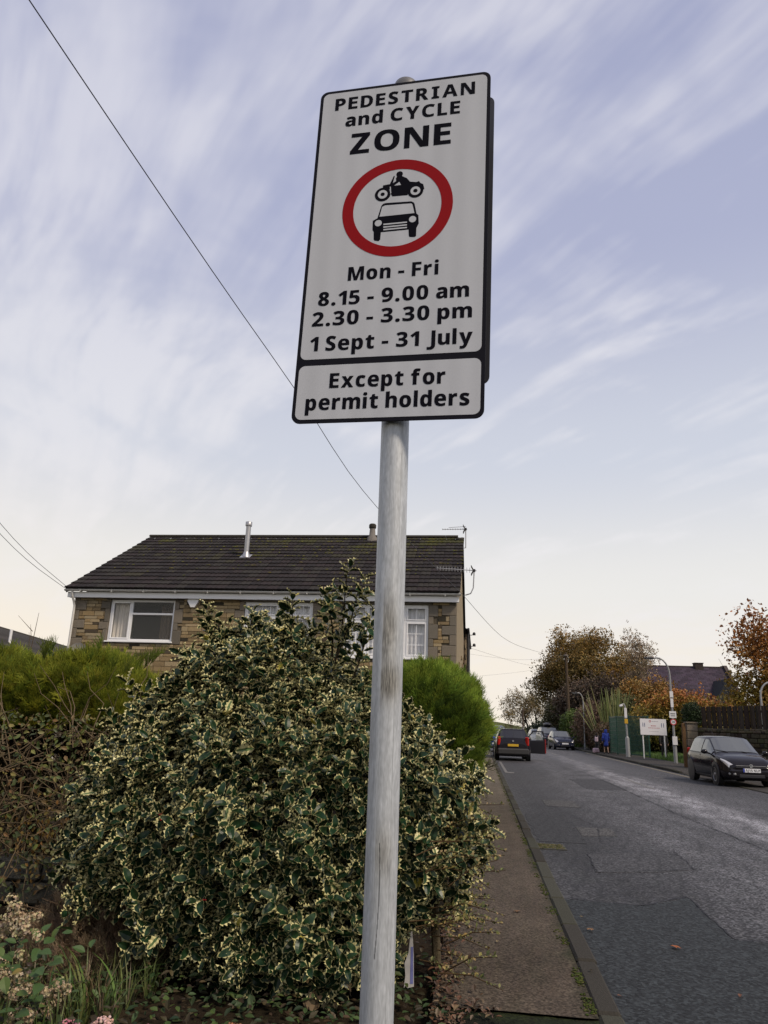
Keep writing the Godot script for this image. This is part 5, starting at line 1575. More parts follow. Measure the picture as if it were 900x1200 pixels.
# ---------------------------------------------------------------- far side of the street
func walls_right() -> void:
	var r := rng(91)
	var a := V(9.95, 0, -37.2); var e := V(13.6, 0, -29.0)
	var d := (e - a).normalized(); var n := V(0, 1, 0).cross(d).normalized()
	if n.z < 0: n = -n
	var len_ := (e - a).length()
	var bs := Basis(d, V(0, 1, 0), d.cross(V(0, 1, 0)))
	var t := thing("stone_wall", "rough dark stone wall below the timber fence behind the black hatchback", "wall", V(0, 0, 0))
	var core := MB.new(); core.col = Color(0.05, 0.043, 0.034); core.box((a + e) / 2 + V(0, 0.85, 0), V(len_, 1.7, 0.36), bs)
	put("core", core, MAT.stone, t)
	var st := MB.new()
	var y := 0.02
	var nz := 1.0 if bs.z.dot(n) > 0 else -1.0
	while y < 1.66:
		var h := r.randf_range(0.10, 0.2); var x := 0.0
		while x < len_ - 0.05:
			var w := r.randf_range(0.18, 0.5)
			st.col = jit(r, pick(r, [Color(0.10, 0.085, 0.06), Color(0.15, 0.125, 0.085), Color(0.06, 0.052, 0.042), Color(0.09, 0.085, 0.05)]), 0.25)
			st.bbox(a + d * (x + w / 2) + V(0, y + h / 2, 0) + bs.z * nz * 0.18, V(w - 0.025, h - 0.025, r.randf_range(0.06, 0.14)), 0.02, bs)
			x += w
		y += h
	put("stonework", st, MAT.stone, t).set_meta("kind", "stuff")
	for k in int(len_ / 0.32):
		var b := MB.new(); b.col = jit(r, Color(0.12, 0.105, 0.075), 0.3)
		b.bbox(a + d * (0.16 + 0.32 * k) + V(0, 1.74, 0), V(0.29, r.randf_range(0.14, 0.22), 0.4), 0.03, bs * Basis(V(0, 0, 1), r.randf_range(-0.06, 0.06)))
		put("coping_stone", b, MAT.stone, t)
	var f := thing("timber_fence", "brown vertical board fence standing on the stone wall", "fence", V(0, 0, 0))
	for k in int((len_ - 0.4) / 0.165):
		var b := MB.new(); b.col = jit(r, Color(0.052, 0.042, 0.034), 0.3)
		b.bbox(a + d * (0.55 + 0.165 * k) + V(0, 2.29 + r.randf_range(-0.015, 0.015), 0) + bs.z * nz * (0.02 if k % 2 else 0.0), V(0.135, 0.98, 0.022), 0.004, bs)
		put("plank", b, MAT.wood, f)
	for yy in [1.98, 2.55]:
		var b := MB.new(); b.col = Color(0.045, 0.036, 0.03); b.bbox(a + d * (len_ / 2 + 0.2) + V(0, yy, 0) - bs.z * nz * 0.045, V(len_ - 0.4, 0.09, 0.04), 0.005, bs)
		put("rail", b, MAT.wood, f)
	# gate pier with timber post
	var p := thing("gate_pier", "pale sandstone gate pier with a brown timber post at its side", "gate pier", V(9.62, 0, -36.9))
	var pb := MB.new()
	for k in 6:
		pb.col = jit(r, Color(0.26, 0.215, 0.165), 0.15); pb.bbox(V(0.05, 0.17 + k * 0.335, 0), V(0.50, 0.325, 0.42), 0.03)
	put("shaft", pb, MAT.stone, p)
	var pc := MB.new(); pc.col = Color(0.2, 0.17, 0.13); pc.bbox(V(0.05, 2.05, 0), V(0.56, 0.08, 0.5), 0.02)
	put("cap", pc, MAT.stone, p)
	var po := MB.new(); po.col = Color(0.17, 0.10, 0.05); po.bbox(V(-0.32, 1.0, 0.1), V(0.15, 2.05, 0.15), 0.015)
	put("post", po, MAT.wood, p)
	shrub("clipped_hedge", "small dark clipped hedge block left of the timber fence", "hedge", V(9.95, 1.9, -37.6), V(1.0, 1.1, 0.9), 93, [Color(0.022, 0.04, 0.014), Color(0.035, 0.06, 0.018)], 0.05, 900, 6)
	# green railings by the lawn
	var q := thing("mesh_fence", "dark green welded mesh railings beside the lawn", "fence", V(0, 0, 0))
	var pts := [V(10.35, 0.1, -49.2), V(9.45, 0.1, -50.6), V(9.1, 0.1, -53.0), V(9.1, 0.1, -55.6)]
	var gm := mat(Color(0.012, 0.055, 0.04), 0.5, 0.2)
	for k in pts.size():
		var b := MB.new(); b.bbox(pts[k] + V(0, 1.22, 0), V(0.09, 2.44, 0.09), 0.01); b.bbox(pts[k] + V(0, 2.46, 0), V(0.1, 0.05, 0.1), 0.01)
		put("post", b, gm, q)
	for k in pts.size() - 1:
		var u: Vector3 = pts[k + 1] - pts[k]; var l := u.length(); u = u.normalized()
		var ub := Basis(u, V(0, 1, 0), u.cross(V(0, 1, 0)))
		var wv := MB.new()
		for i in int(l / 0.075): wv.box(pts[k] + u * (0.06 + 0.075 * i) + V(0, 1.25, 0), V(0.022, 2.3, 0.012), ub)
		for i in 9: wv.box(pts[k] + u * l / 2 + V(0, 0.14 + 0.28 * i, 0), V(l - 0.1, 0.024, 0.02), ub)
		put("wire_panel", wv, gm, q).set_meta("kind", "stuff")
		var fr := MB.new(); fr.bbox(pts[k] + u * l / 2 + V(0, 2.42, 0), V(l - 0.1, 0.06, 0.05), 0.01, ub); fr.bbox(pts[k] + u * l / 2 + V(0, 0.1, 0), V(l - 0.1, 0.05, 0.05), 0.01, ub)
		put("rail", fr, gm, q)
	# the banner
	var bn := thing("banner_sign", "white school banner with red lines of print on two posts by the lawn", "sign", V(10.22, 0.1, -47.2), 0.06)
	var bp := MB.new(); bp.prism(rr(1.52, 0.92, 0.015), -0.012, 0.012, Transform3D(Basis(), V(0, 1.80, 0)))
	var panel := put("panel", bp, mat(Color(0.70, 0.70, 0.74), 0.5), bn)
	for s in [-0.62, 0.62]:
		var b := MB.new(); b.bbox(V(s, 1.1, -0.05), V(0.06, 2.2, 0.06), 0.008)
		put("post", b, MAT.wood, bn)
	var pr := MB.new()
	var redm := mat(Color(0.36, 0.03, 0.05), 0.6); var greym := mat(Color(0.2, 0.2, 0.24), 0.6)
	pr.ring(Vector2(-0.18, 2.12), 0.035, 0.065, 0.0125, 0.0135, 20); put("crest", pr, redm, panel)
	var tx := MB.new()
	var row := func(b: MB, x0: float, x1: float, y: float, h: float) -> void:   # words too small to read: short dashes of print
		var x := x0
		while x < x1:
			var w := r.randf_range(0.03, 0.10); b.box(V(x + w / 2, y, 0.013), V(w, h, 0.001)); x += w + 0.022
	row.call(tx, -0.14, 0.16, 1.86, 0.045); row.call(tx, -0.30, 0.34, 1.74, 0.03); put("print", tx, redm, panel).set_meta("kind", "stuff")
	var tg := MB.new(); row.call(tg, -0.08, 0.28, 2.11, 0.025); row.call(tg, -0.25, 0.28, 1.54, 0.015); put("print", tg, greym, panel).set_meta("kind", "stuff")
	var fg := MB.new()
	for x in [-0.60, -0.50, 0.48, 0.60]:
		fg.ring(Vector2(x, 2.0), 0.0, 0.026, 0.0125, 0.0135, 12); fg.box(V(x, 1.91, 0.013), V(0.045, 0.11, 0.001)); fg.box(V(x, 1.82, 0.013), V(0.03, 0.08, 0.001))
	put("printed_figures", fg, mat(Color(0.08, 0.11, 0.22), 0.6), panel).set_meta("kind", "stuff")

func lamp_post(label: String, at: Vector3, h: float, arm: Vector3, base_h: float, grp := "") -> Node3D:
	var t := thing("street_lamp", label, "street lamp", at)
	var m: Material = tri_map(mat(Color(0.34, 0.35, 0.36), 0.5, 0.35), noise_tex(0.03, 0.75, 1.0, 77), 1.0) if not MAT.has("lamp") else MAT.lamp
	MAT.lamp = m
	var b := MB.new()
	var pts := [V(0, base_h, 0), V(0, h * 0.82, 0)]; var rs := [0.058, 0.048]
	for k in 7:
		var a := PI / 2 * k / 6.0
		pts.append(V(0, h * 0.82, 0) + V(arm.x * 0.75 * (1 - cos(a)), h * 0.17 * sin(a), arm.z * 0.75 * (1 - cos(a)))); rs.append(0.042)
	pts.append(V(arm.x, h * 0.985, arm.z)); rs.append(0.036)
	b.tube(pts, rs, 10)
	put("column", b, m, t)
	var s := MB.new(); s.lathe([Vector2(0.10, -0.05), Vector2(0.095, base_h - 0.06), Vector2(0.06, base_h)], 14)
	put("base", s, m, t)
	var hd := MB.new(); var dir := arm.normalized()
	hd.bbox(V(arm.x, h * 0.985, arm.z) + dir * 0.22, V(0.5, 0.09, 0.2), 0.035, Basis(dir, V(0, 1, 0), dir.cross(V(0, 1, 0))))
	var hn := put("lantern", hd, MAT.dark_metal, t)
	var gl := MB.new(); gl.bbox(V(arm.x, h * 0.985 - 0.05, arm.z) + dir * 0.22, V(0.36, 0.03, 0.14), 0.01, Basis(dir, V(0, 1, 0), dir.cross(V(0, 1, 0))))
	put("lens", gl, mat(Color(0.35, 0.36, 0.38), 0.3), hn)
	var pc := MB.new(); pc.lathe([Vector2(0.035, 0.0), Vector2(0.035, 0.06), Vector2(0.01, 0.075)], 10, Transform3D(Basis(), V(arm.x, h * 0.985 + 0.045, arm.z) + dir * 0.1))
	put("photocell", pc, MAT.grey_plastic, hn)
	return t

func street() -> void:
	var whitem := mat(Color(0.66, 0.66, 0.68), 0.5)
	var redm := mat(Color(0.42, 0.02, 0.03), 0.5)
	var t := lamp_post("tall grey street lamp carrying white signs beside the banner", V(9.95, 0.1, -41.3), 5.35, V(-0.78, 0, 0), 1.15)
	var plate := func(nm: String, y: float, w: float, h: float, m: Material) -> MeshInstance3D:
		var b := MB.new(); b.prism(rr(w, h, 0.02, Vector2(0, y)), 0.052, 0.060)
		return put(nm, b, m, t)
	plate.call("small_plate", 3.40, 0.17, 0.36, whitem); plate.call("small_plate", 3.02, 0.14, 0.5, whitem)
	var sq: MeshInstance3D = plate.call("square_plate", 2.40, 0.34, 0.34, whitem)
	var sq2 := MB.new(); sq2.box(V(0, 2.44, 0.0615), V(0.24, 0.05, 0.002)); sq2.box(V(0, 2.34, 0.0615), V(0.22, 0.04, 0.002)); put("print", sq2, MAT.grey_plastic, sq)
	var rd := MB.new(); rd.ring(Vector2(0, 2.03), 0.0, 0.16, 0.052, 0.060, 32); var rn := put("round_sign", rd, whitem, t)
	var rg := MB.new(); rg.ring(Vector2(0, 2.03), 0.115, 0.16, 0.060, 0.0625, 32); put("red_border", rg, redm, rn)
	letters(rn, "20", -0.075, 0.075, 1.975, 0.11, 0.0605, MAT.black)
	var bx := MB.new(); bx.bbox(V(0, 1.1, 0.1), V(0.24, 0.42, 0.06), 0.01); put("notice_board", bx, whitem, t)
	lamp_post("slim grey street lamp in front of the rounded brown shrub", V(8.62, 0.1, -65.4), 4.55, V(-0.5, 0, 0.15), 0.5)
	lamp_post("farthest thin street lamp among the parked cars and trees", V(8.7, 0.1, -96.0), 5.4, V(-0.7, 0, 0.2), 0.6)
	lamp_post("grey street lamp behind the timber fence at the right edge", V(12.75, 0.1, -36.6), 3.9, V(0.65, 0, 0), 1.1)
	# short post with a camera head and a yellow plate
	var c := thing("camera_post", "short grey post with a camera head and a small yellow sign by the railings", "camera post", V(9.02, 0.1, -49.0))
	var m := MAT.lamp as Material
	var b2 := MB.new(); b2.tube([V(0, 1.2, 0), V(-0.04, 3.0, 0), V(-0.10, 3.12, 0.05), V(-0.24, 3.1, 0.1)], [0.055, 0.05, 0.045, 0.04], 10); put("column", b2, m, c)
	var b3 := MB.new(); b3.lathe([Vector2(0.13, -0.05), Vector2(0.125, 1.1), Vector2(0.06, 1.2)], 14); put("base", b3, m, c)
	var b4 := MB.new(); b4.bbox(V(-0.30, 3.02, 0.12), V(0.18, 0.13, 0.3), 0.03, Basis(V(0, 0, 1), 0.3)); put("camera_head", b4, whitem, c)
	var b5 := MB.new(); b5.bbox(V(-0.02, 2.1, 0.075), V(0.2, 0.28, 0.02), 0.006); put("yellow_plate", b5, mat(Color(0.55, 0.33, 0.02), 0.5), c)
	var b6 := MB.new(); b6.bbox(V(-0.03, 2.6, 0.07), V(0.16, 0.6, 0.03), 0.01); put("white_plate", b6, whitem, c)
	# wooden poles
	var tp := thing("telegraph_pole", "tall wooden telegraph pole in front of the big brown tree", "telegraph pole", V(7.95 + 0.35, 0.1, -74.0))
	var p1 := MB.new(); p1.col = Color(0.11, 0.085, 0.06); p1.tube([V(0.12, -0.2, 0), V(0, 8.7, 0)], [0.17, 0.11], 10); put("pole", p1, MAT.bark, tp)
	var p2 := MB.new(); p2.col = Color(0.12, 0.1, 0.08); p2.lathe([Vector2(0.2, 8.3), Vector2(0.24, 8.36), Vector2(0.24, 8.44), Vector2(0.12, 8.5)], 12); put("insulator_ring", p2, MAT.plain, tp)
	var p3 := MB.new(); p3.col = Color(0.1, 0.1, 0.1)
	for k in 6: p3.tube([V(-0.12, 3.0 + k * 0.45, 0), V(-0.26, 3.0 + k * 0.45, 0)], [0.014], 5)
	put("step_iron", p3, MAT.plain, tp).set_meta("kind", "stuff")
	var tq := thing("telegraph_pole", "far short wooden pole beside the half bare yellow tree", "telegraph pole", V(6.2, 0.0, -112.0))
	var p4 := MB.new(); p4.col = Color(0.13, 0.10, 0.08); p4.tube([V(0, -0.2, 0), V(0, 4.4, 0)], [0.14, 0.11], 8); put("pole", p4, MAT.bark, tq)
	var p5 := MB.new(); p5.col = Color(0.1, 0.08, 0.07); p5.box(V(0, 4.1, 0), V(0.6, 0.08, 0.08)); put("crossarm", p5, MAT.bark, tq)

func cable(label: String, pts: Array, rad: float) -> void:
	var c := Curve3D.new()
	for i in pts.size():
		var d: Vector3 = (pts[mini(i + 1, pts.size() - 1)] - pts[maxi(i - 1, 0)]) / 6.0
		c.add_point(pts[i], -d, d)
	var b := MB.new()
	var q := []
	var l := c.get_baked_length()
	var n := int(clampf(l / 0.8, 8, 60))
	for i in n + 1: q.append(c.sample_baked(l * i / n))
	b.tube(q, [rad], 5)
	tag(put("overhead_cable", b, MAT.black), label, "cable", "overhead telephone cables")

func cables() -> void:
	cable("thin black cable crossing the sky from the upper left down behind the sign", [V(-6.5, 10.2, 12.0), V(-3.45, 6.80, -4.0), V(-2.57, 5.99, -9.2), V(-1.95, 5.45, -13.0), V(-0.50, 5.20, -21.2)], 0.0055)
	cable("thin cable from the house eaves corner to the wooden telegraph pole", [V(-0.50, 5.20, -21.2), V(1.0, 5.02, -30.5), V(3.1, 5.85, -43.5), V(5.8, 7.2, -60.0), V(8.2, 8.5, -74.0)], 0.007)
	cable("upper of two thin wires running to the left eaves of the stone house", [V(-9.6, 8.2, -7.0), V(-12.3, 6.19, -17.0), V(-12.72, 5.30, -21.2)], 0.007)
	cable("lower of two thin wires running to the left eaves of the stone house", [V(-9.6, 7.7, -7.0), V(-12.24, 5.9, -17.0), V(-12.75, 5.24, -21.2)], 0.007)
	cable("faint wire from the telegraph pole dropping to the rear house", [V(8.2, 8.45, -74.0), V(4.5, 6.5, -62.0), V(-0.6, 5.6, -40.0)], 0.006)
	cable("second faint wire from the telegraph pole towards the far left", [V(8.2, 8.35, -74.0), V(4.8, 6.75, -70.0), V(-2.0, 5.6, -66.0)], 0.006)
	cable("nearly level faint wire above the far cars on the left", [V(8.2, 8.45, -74.0), V(3.4, 7.3, -66.0), V(-2.0, 7.1, -58.0)], 0.006)

# ---------------------------------------------------------------- cars
# A body is a surface S(z, p): stations along the length, ten points from the sill to the middle of the roof.
var car_st := []

func station(z: float, w: float, yb: float, belt: float, top: float, wr: float) -> Array:
	var pts := [V(0, yb, z), V(w * 0.86, yb, z), V(w * 0.97, yb + 0.10, z), V(w, yb + (belt - yb) * 0.45, z), V(w * 0.985, belt - 0.10, z), V(w * 0.945, belt, z),
		V(lerpf(w * 0.945, wr, 0.5) + 0.012, lerpf(belt, top - 0.06, 0.5), z), V(wr, top - 0.06, z), V(wr * 0.80, top - 0.014, z), V(0, top, z)]
	return pts

func spt(z: float, p: float, side: float) -> Vector3:
	var i := 0
	while i < car_st.size() - 2 and z > car_st[i + 1][0].z: i += 1
	var a: Array = car_st[i]; var b: Array = car_st[i + 1]
	var t := clampf((z - a[0].z) / maxf(b[0].z - a[0].z, 0.0001), 0.0, 1.0)
	var k := clampi(int(p), 0, 8); var f := p - k
	var q: Vector3 = (a[k] as Vector3).lerp(a[k + 1], f).lerp((b[k] as Vector3).lerp(b[k + 1], f), t)
	return V(q.x * side, q.y, z)

func patch(z0: float, z1: float, p0: float, p1: float, side: float, off: float, nz := 8, np := 4, trim: Array = []) -> MB:
	var b := MB.new()
	var g := []
	for i in nz + 1:
		var row := []
		for j in np + 1:
			var z := lerpf(z0, z1, float(i) / nz); var p := lerpf(p0, p1, float(j) / np)
			if trim.size():
				var q: Vector2 = (trim[0] as Callable).call(float(i) / nz, float(j) / np); z = q.x; p = q.y
			var o := spt(z, p, side); var dz := spt(z + 0.02, p, side) - spt(z - 0.02, p, side); var dp := spt(z, minf(p + 0.05, 9.0), side) - spt(z, maxf(p - 0.05, 0.0), side)
			var n := dp.cross(dz).normalized() * side
			if n.dot(V(side * 0.6, 0.5, 0)) < 0: n = -n
			row.append(b.vert(o + n * off, n))
		g.append(row)
	for i in nz:
		for j in np:
			if side > 0: b.face(g[i][j], g[i][j + 1], g[i + 1][j + 1]); b.face(g[i][j], g[i + 1][j + 1], g[i + 1][j])
			else: b.face(g[i][j], g[i + 1][j + 1], g[i][j + 1]); b.face(g[i][j], g[i + 1][j], g[i + 1][j + 1])
	return b

func car(called: String, label: String, at: Vector3, turn: float, o: Dictionary) -> Node3D:
	var t := thing(called, label, "car", at, turn, "cars parked along the street")
	var L: float = o.len / 2.0; var W: float = o.wid / 2.0; var H: float = o.hgt
	var belt: float = o.get("belt", H * 0.63); var hood: float = o.get("hood", H * 0.66)
	var cowl: float = L - o.bonnet; var rf: float = cowl - o.screen; var rr_: float = -L + o.tail; var rb: float = -L + o.get("hatch", 0.10)
	var wr: float = W * o.get("roofw", 0.70)
	car_st = [station(-L, W * 0.80, 0.34, belt - 0.22, belt - 0.14, W * 0.66), station(-L + 0.04, W * 0.90, 0.25, belt - 0.06, belt + 0.0, W * 0.74), station(rb, W * 0.945, 0.22, belt, belt + 0.08, W * 0.78)]
	car_st += [station(rr_, W * 0.985, 0.20, belt + 0.01, H - 0.02, wr), station(rr_ + 0.25, W, 0.19, belt, H - 0.004, wr * 1.0), station((rr_ + rf) / 2, W, 0.18, belt - 0.01, H, wr * 1.02), station(rf, W, 0.18, belt - 0.02, H - 0.035, wr), station(cowl, W * 0.985, 0.18, belt - 0.035, hood, W * 0.80)]
	car_st += [station(cowl + o.bonnet * 0.45, W * 0.965, 0.18, belt - 0.10, hood - 0.055, W * 0.76), station(L - 0.22, W * 0.90, 0.19, belt - 0.20, hood - 0.15, W * 0.70), station(L - 0.07, W * 0.80, 0.21, belt - 0.30, hood - 0.25, W * 0.62), station(L, W * 0.66, 0.26, belt - 0.38, hood - 0.34, W * 0.52)]
	var paint := mat(o.col, 0.10, 0.0, 0.36)
	var gm := mat(Color(0.16, 0.17, 0.17), 0.05, 0.55, 0.7)
	var gd := mat(Color(0.03, 0.03, 0.035), 0.06, 0.3, 0.7)
	var b := MB.new()
	# body skin, both sides, smooth
	for s in [1.0, -1.0]:
		var g := []
		for i in car_st.size():
			var row := []
			for j in 10:
				var q: Vector3 = car_st[i][j]
				var i0 := maxi(i - 1, 0); var i1 := mini(i + 1, car_st.size() - 1)
				var dz: Vector3 = car_st[i1][j] - car_st[i0][j]; var dp: Vector3 = car_st[i][mini(j + 1, 9)] - car_st[i][maxi(j - 1, 0)]
				if j == 9: dp = V(-1, 0, 0)
				var n := dp.cross(dz).normalized()
				if n.dot(V(0.6, 0.5, 0)) < 0 and j > 1: n = -n
				row.append(b.vert(V(q.x * s, q.y, q.z), V(n.x * s, n.y, n.z)))
			g.append(row)
		for i in car_st.size() - 1:
			for j in 9:
				if s > 0: b.face(g[i][j], g[i][j + 1], g[i + 1][j + 1]); b.face(g[i][j], g[i + 1][j + 1], g[i + 1][j])
				else: b.face(g[i][j], g[i + 1][j + 1], g[i][j + 1]); b.face(g[i][j], g[i + 1][j], g[i + 1][j + 1])
	for e in [0, car_st.size() - 1]:
		var st: Array = car_st[e]
		for j in 9:
			var a: Vector3 = st[j]; var d: Vector3 = st[j + 1]
			if e == 0: b.quad(a, d, V(-d.x, d.y, d.z), V(-a.x, a.y, a.z))
			else: b.quad(V(-a.x, a.y, a.z), V(-d.x, d.y, d.z), d, a)
	put("body", b, paint, t)
	# glass
	var gw := MB.new()
	for s in [1.0, -1.0]:
		var q := patch(rf + 0.02, cowl - 0.06, 7.12, 9.0, s, 0.008, 8, 5); var base := gw.v.size()
		for i in q.v.size(): gw.vert(q.v[i], q.n[i])
		for i in q.idx: gw.idx.push_back(base + i)
	put("windscreen", gw, gm, t)
	var gr := MB.new()
	for s in [1.0, -1.0]:
		var q := patch(rb + 0.03, rr_ - 0.04, 7.2, 9.0, s, 0.008, 6, 5); var base := gr.v.size()
		for i in q.v.size(): gr.vert(q.v[i], q.n[i])
		for i in q.idx: gr.idx.push_back(base + i)
	put("rear_window", gr, gd, t)
	var bp: float = lerpf(rr_, cowl, 0.52)
	for s in [1.0, -1.0]:
		put("side_window", patch(bp + 0.05, cowl - 0.16, 5.12, 6.84, s, 0.008, 10, 4), gm, t)
		put("side_window", patch(rr_ - 0.02, bp - 0.04, 5.12, 6.84, s, 0.008, 8, 4), gm if not o.get("tint", false) else gd, t)
		if o.get("estate", false): put("side_window", patch(rb + 0.22, rr_ - 0.12, 5.16, 6.6, s, 0.008, 6, 4), gd, t)
		put("trim_strip", patch(-L + 0.3, cowl - 0.05, 5.0, 5.10, s, 0.010, 16, 1), MAT.black, t)
		put("door_line", patch(bp - 0.006, bp + 0.006, 2.2, 5.0, s, 0.004, 1, 6), MAT.black, t)
		put("door_line", patch(cowl - 0.12, cowl - 0.108, 2.2, 5.0, s, 0.004, 1, 6), MAT.black, t)
		put("handle", patch(bp - 0.22, bp - 0.06, 4.40, 4.62, s, 0.03, 2, 1), paint, t)
		put("sill", patch(-L * 0.5, L * 0.42, 1.3, 2.0, s, 0.008, 8, 2), mat(Color(0.30, 0.30, 0.31), 0.3, 0.6) if o.get("bright_sill", false) else MAT.black, t)
		# lights
		put("headlight", patch(L - 0.50, L - 0.06, 0, 0, s, 0.010, 8, 4, [func(u: float, v: float) -> Vector2: return Vector2(lerpf(L - 0.42, L - 0.05, u), lerpf(4.75 - 0.35 * u, 5.25 + 1.6 * u, v))]), mat(Color(0.52, 0.52, 0.52), 0.12, 0.35, 0.8), t)
		var tl := MB.new(); tl.bbox(V(s * W * 0.79, belt - 0.03, -L + 0.06), V(0.17, o.get("tail_h", 0.30), 0.12), 0.03, Basis(V(0, 1, 0), s * 0.5))
		put("taillight", tl, mat(Color(0.36, 0.016, 0.012), 0.15), t)
		# mirror
		var mi := MB.new(); mi.blob(V(s * (W + 0.11), belt + 0.05, cowl - 0.28), V(0.11, 0.075, 0.07), 6, 10); mi.tube([V(s * (W - 0.06), belt - 0.01, cowl - 0.24), V(s * (W + 0.06), belt + 0.03, cowl - 0.27)], [0.025], 6)
		put("wing_mirror", mi, paint, t)
		# wheels
		var wr2: float = o.get("wheel", 0.31)
		for zz in [L - o.front_axle, -L + o.rear_axle]:
			var ar := MB.new(); var an := []
			var sidex := spt(zz, 3.0, s).x
			ar.lathe([Vector2(wr2 + 0.055, -0.02), Vector2(wr2 + 0.055, 0.006), Vector2(0.0, 0.006)], 28, Transform3D(Basis(V(0, 0, 1), -s * PI / 2), V(sidex, wr2 + 0.015, zz)))
			put("wheel_arch", ar, MAT.black, t)
			var wh := MB.new(); var xf := Transform3D(Basis(V(0, 0, 1), -s * PI / 2), V(s * (W - 0.115), wr2, zz))
			wh.lathe([Vector2(wr2 * 0.66, -0.10), Vector2(wr2 * 0.93, -0.10), Vector2(wr2, -0.06), Vector2(wr2, 0.07), Vector2(wr2 * 0.95, 0.105), Vector2(wr2 * 0.68, 0.115), Vector2(wr2 * 0.66, 0.06)], 28, xf)
			var wn := put("wheel", wh, mat(Color(0.018, 0.018, 0.019), 0.85), t)
			var ri := MB.new()
			ri.lathe([Vector2(wr2 * 0.67, 0.02), Vector2(wr2 * 0.67, 0.105), Vector2(wr2 * 0.60, 0.11), Vector2(wr2 * 0.60, 0.03)], 28, xf)
			for k in 5:
				var q := xf.basis * Basis(V(0, 1, 0), TAU * k / 5.0)
				ri.bbox(xf.origin + q * V(wr2 * 0.33, 0.085, 0), V(wr2 * 0.60, 0.03, 0.06), 0.008, q)
			ri.lathe([Vector2(wr2 * 0.16, 0.04), Vector2(wr2 * 0.16, 0.105), Vector2(0.0, 0.11)], 14, xf)
			put("rim", ri, mat(Color(0.34, 0.34, 0.36), 0.35, 0.7), wn)
	# nose: grille, intake, plate
	var fr := MB.new(); var gy := hood - 0.40
	fr.bbox(V(0, gy, L - 0.012), V(W * 1.10, 0.085, 0.06), 0.02); put("grille", fr, MAT.black, t)
	var ch := MB.new(); ch.bbox(V(0, gy + 0.042, L + 0.014), V(W * 1.05, 0.010, 0.02), 0.003); put("grille_trim", ch, MAT.alu, t)
	var bu := MB.new(); bu.bbox(V(0, 0.40, L - 0.03), V(W * 1.52, 0.26, 0.16), 0.06); put("front_bumper", bu, paint, t)
	var it := MB.new(); it.bbox(V(0, 0.33, L + 0.035), V(W * 0.9, 0.11, 0.05), 0.02); put("intake", it, MAT.black, t)
	for s in [1.0, -1.0]:
		var fo := MB.new(); fo.bbox(V(s * W * 0.66, 0.38, L - 0.01), V(0.22, 0.09, 0.1), 0.03, Basis(V(0, 1, 0), s * 0.45)); put("fog_light", fo, mat(Color(0.3, 0.3, 0.3), 0.2, 0.4), t)
	var rbm := MB.new(); rbm.bbox(V(0, 0.44, -L + 0.02), V(W * 1.78, 0.30, 0.18), 0.06); put("rear_bumper", rbm, mat(Color(0.03, 0.03, 0.032), 0.5) if o.get("dull_bumper", false) else paint, t)
	var fp := MB.new(); fp.bbox(V(0, 0.50, L + 0.058), V(0.52, 0.112, 0.012), 0.003); var fpn := put("number_plate", fp, mat(Color(0.68, 0.69, 0.72), 0.4), t)
	var rp := MB.new(); rp.bbox(V(0, belt - 0.22, -L - 0.02), V(0.52, 0.112, 0.03), 0.003); var rpn := put("number_plate", rp, mat(Color(0.58, 0.36, 0.02), 0.4), t)
	if o.has("plate"):
		letters(fpn, o.plate, -0.19, 0.24, 0.465, 0.072, L + 0.0645, MAT.black)
		var eu := MB.new(); eu.box(V(-0.235, 0.50, L + 0.0648), V(0.05, 0.108, 0.001)); put("blue_band", eu, mat(Color(0.01, 0.03, 0.28), 0.4), fpn)
	var em := MB.new(); em.ring(Vector2(0, gy + 0.045), 0.043, 0.053, L + 0.02, L + 0.034, 24)
	if o.has("plate"):
		for q in [[-0.03, 0.03, -0.008, -0.012], [0.03, 0.03, 0.008, -0.012], [-0.016, -0.004, 0.0, 0.012]]: pass
		var sg := [[-0.020, 0.036, 0.0, 0.004], [0.020, 0.036, 0.0, 0.004], [-0.037, 0.018, -0.016, -0.036], [-0.016, -0.036, 0.0, -0.002], [0.0, -0.002, 0.016, -0.036], [0.016, -0.036, 0.037, 0.018]]
		for q in sg: em.tube([V(q[0], gy + 0.045 + q[1], L + 0.029), V(q[2], gy + 0.045 + q[3], L + 0.029)], [0.0045], 5)
		var eb := MB.new(); eb.ring(Vector2(0, gy + 0.045), 0.0, 0.044, L + 0.018, L + 0.022, 24); put("badge_back", eb, mat(Color(0.2, 0.2, 0.22), 0.3, 0.5), t)
	put("badge", em, mat(Color(0.62, 0.63, 0.65), 0.2, 0.85), t)
	var re := MB.new(); re.ring(Vector2(0, 0), 0.02, 0.045, 0.0, 0.012, 20, Transform3D(Basis(V(0, 1, 0), PI), V(0, belt - 0.02, -L + 0.005))); put("rear_badge", re, MAT.alu, t)
	for s in [1.0, -1.0]:
		var wi := MB.new(); wi.tube([V(s * W * 0.35, hood + 0.02, cowl - 0.02), V(s * W * 0.35 - 0.42, hood + 0.085, cowl - 0.16)], [0.010], 5); put("wiper", wi, MAT.black, t)
	var ae := MB.new(); ae.tube([V(0, H - 0.02, rr_ + 0.2), V(0, H + 0.16, rr_ + 0.02)], [0.006], 5); put("aerial", ae, MAT.black, t)
	return t

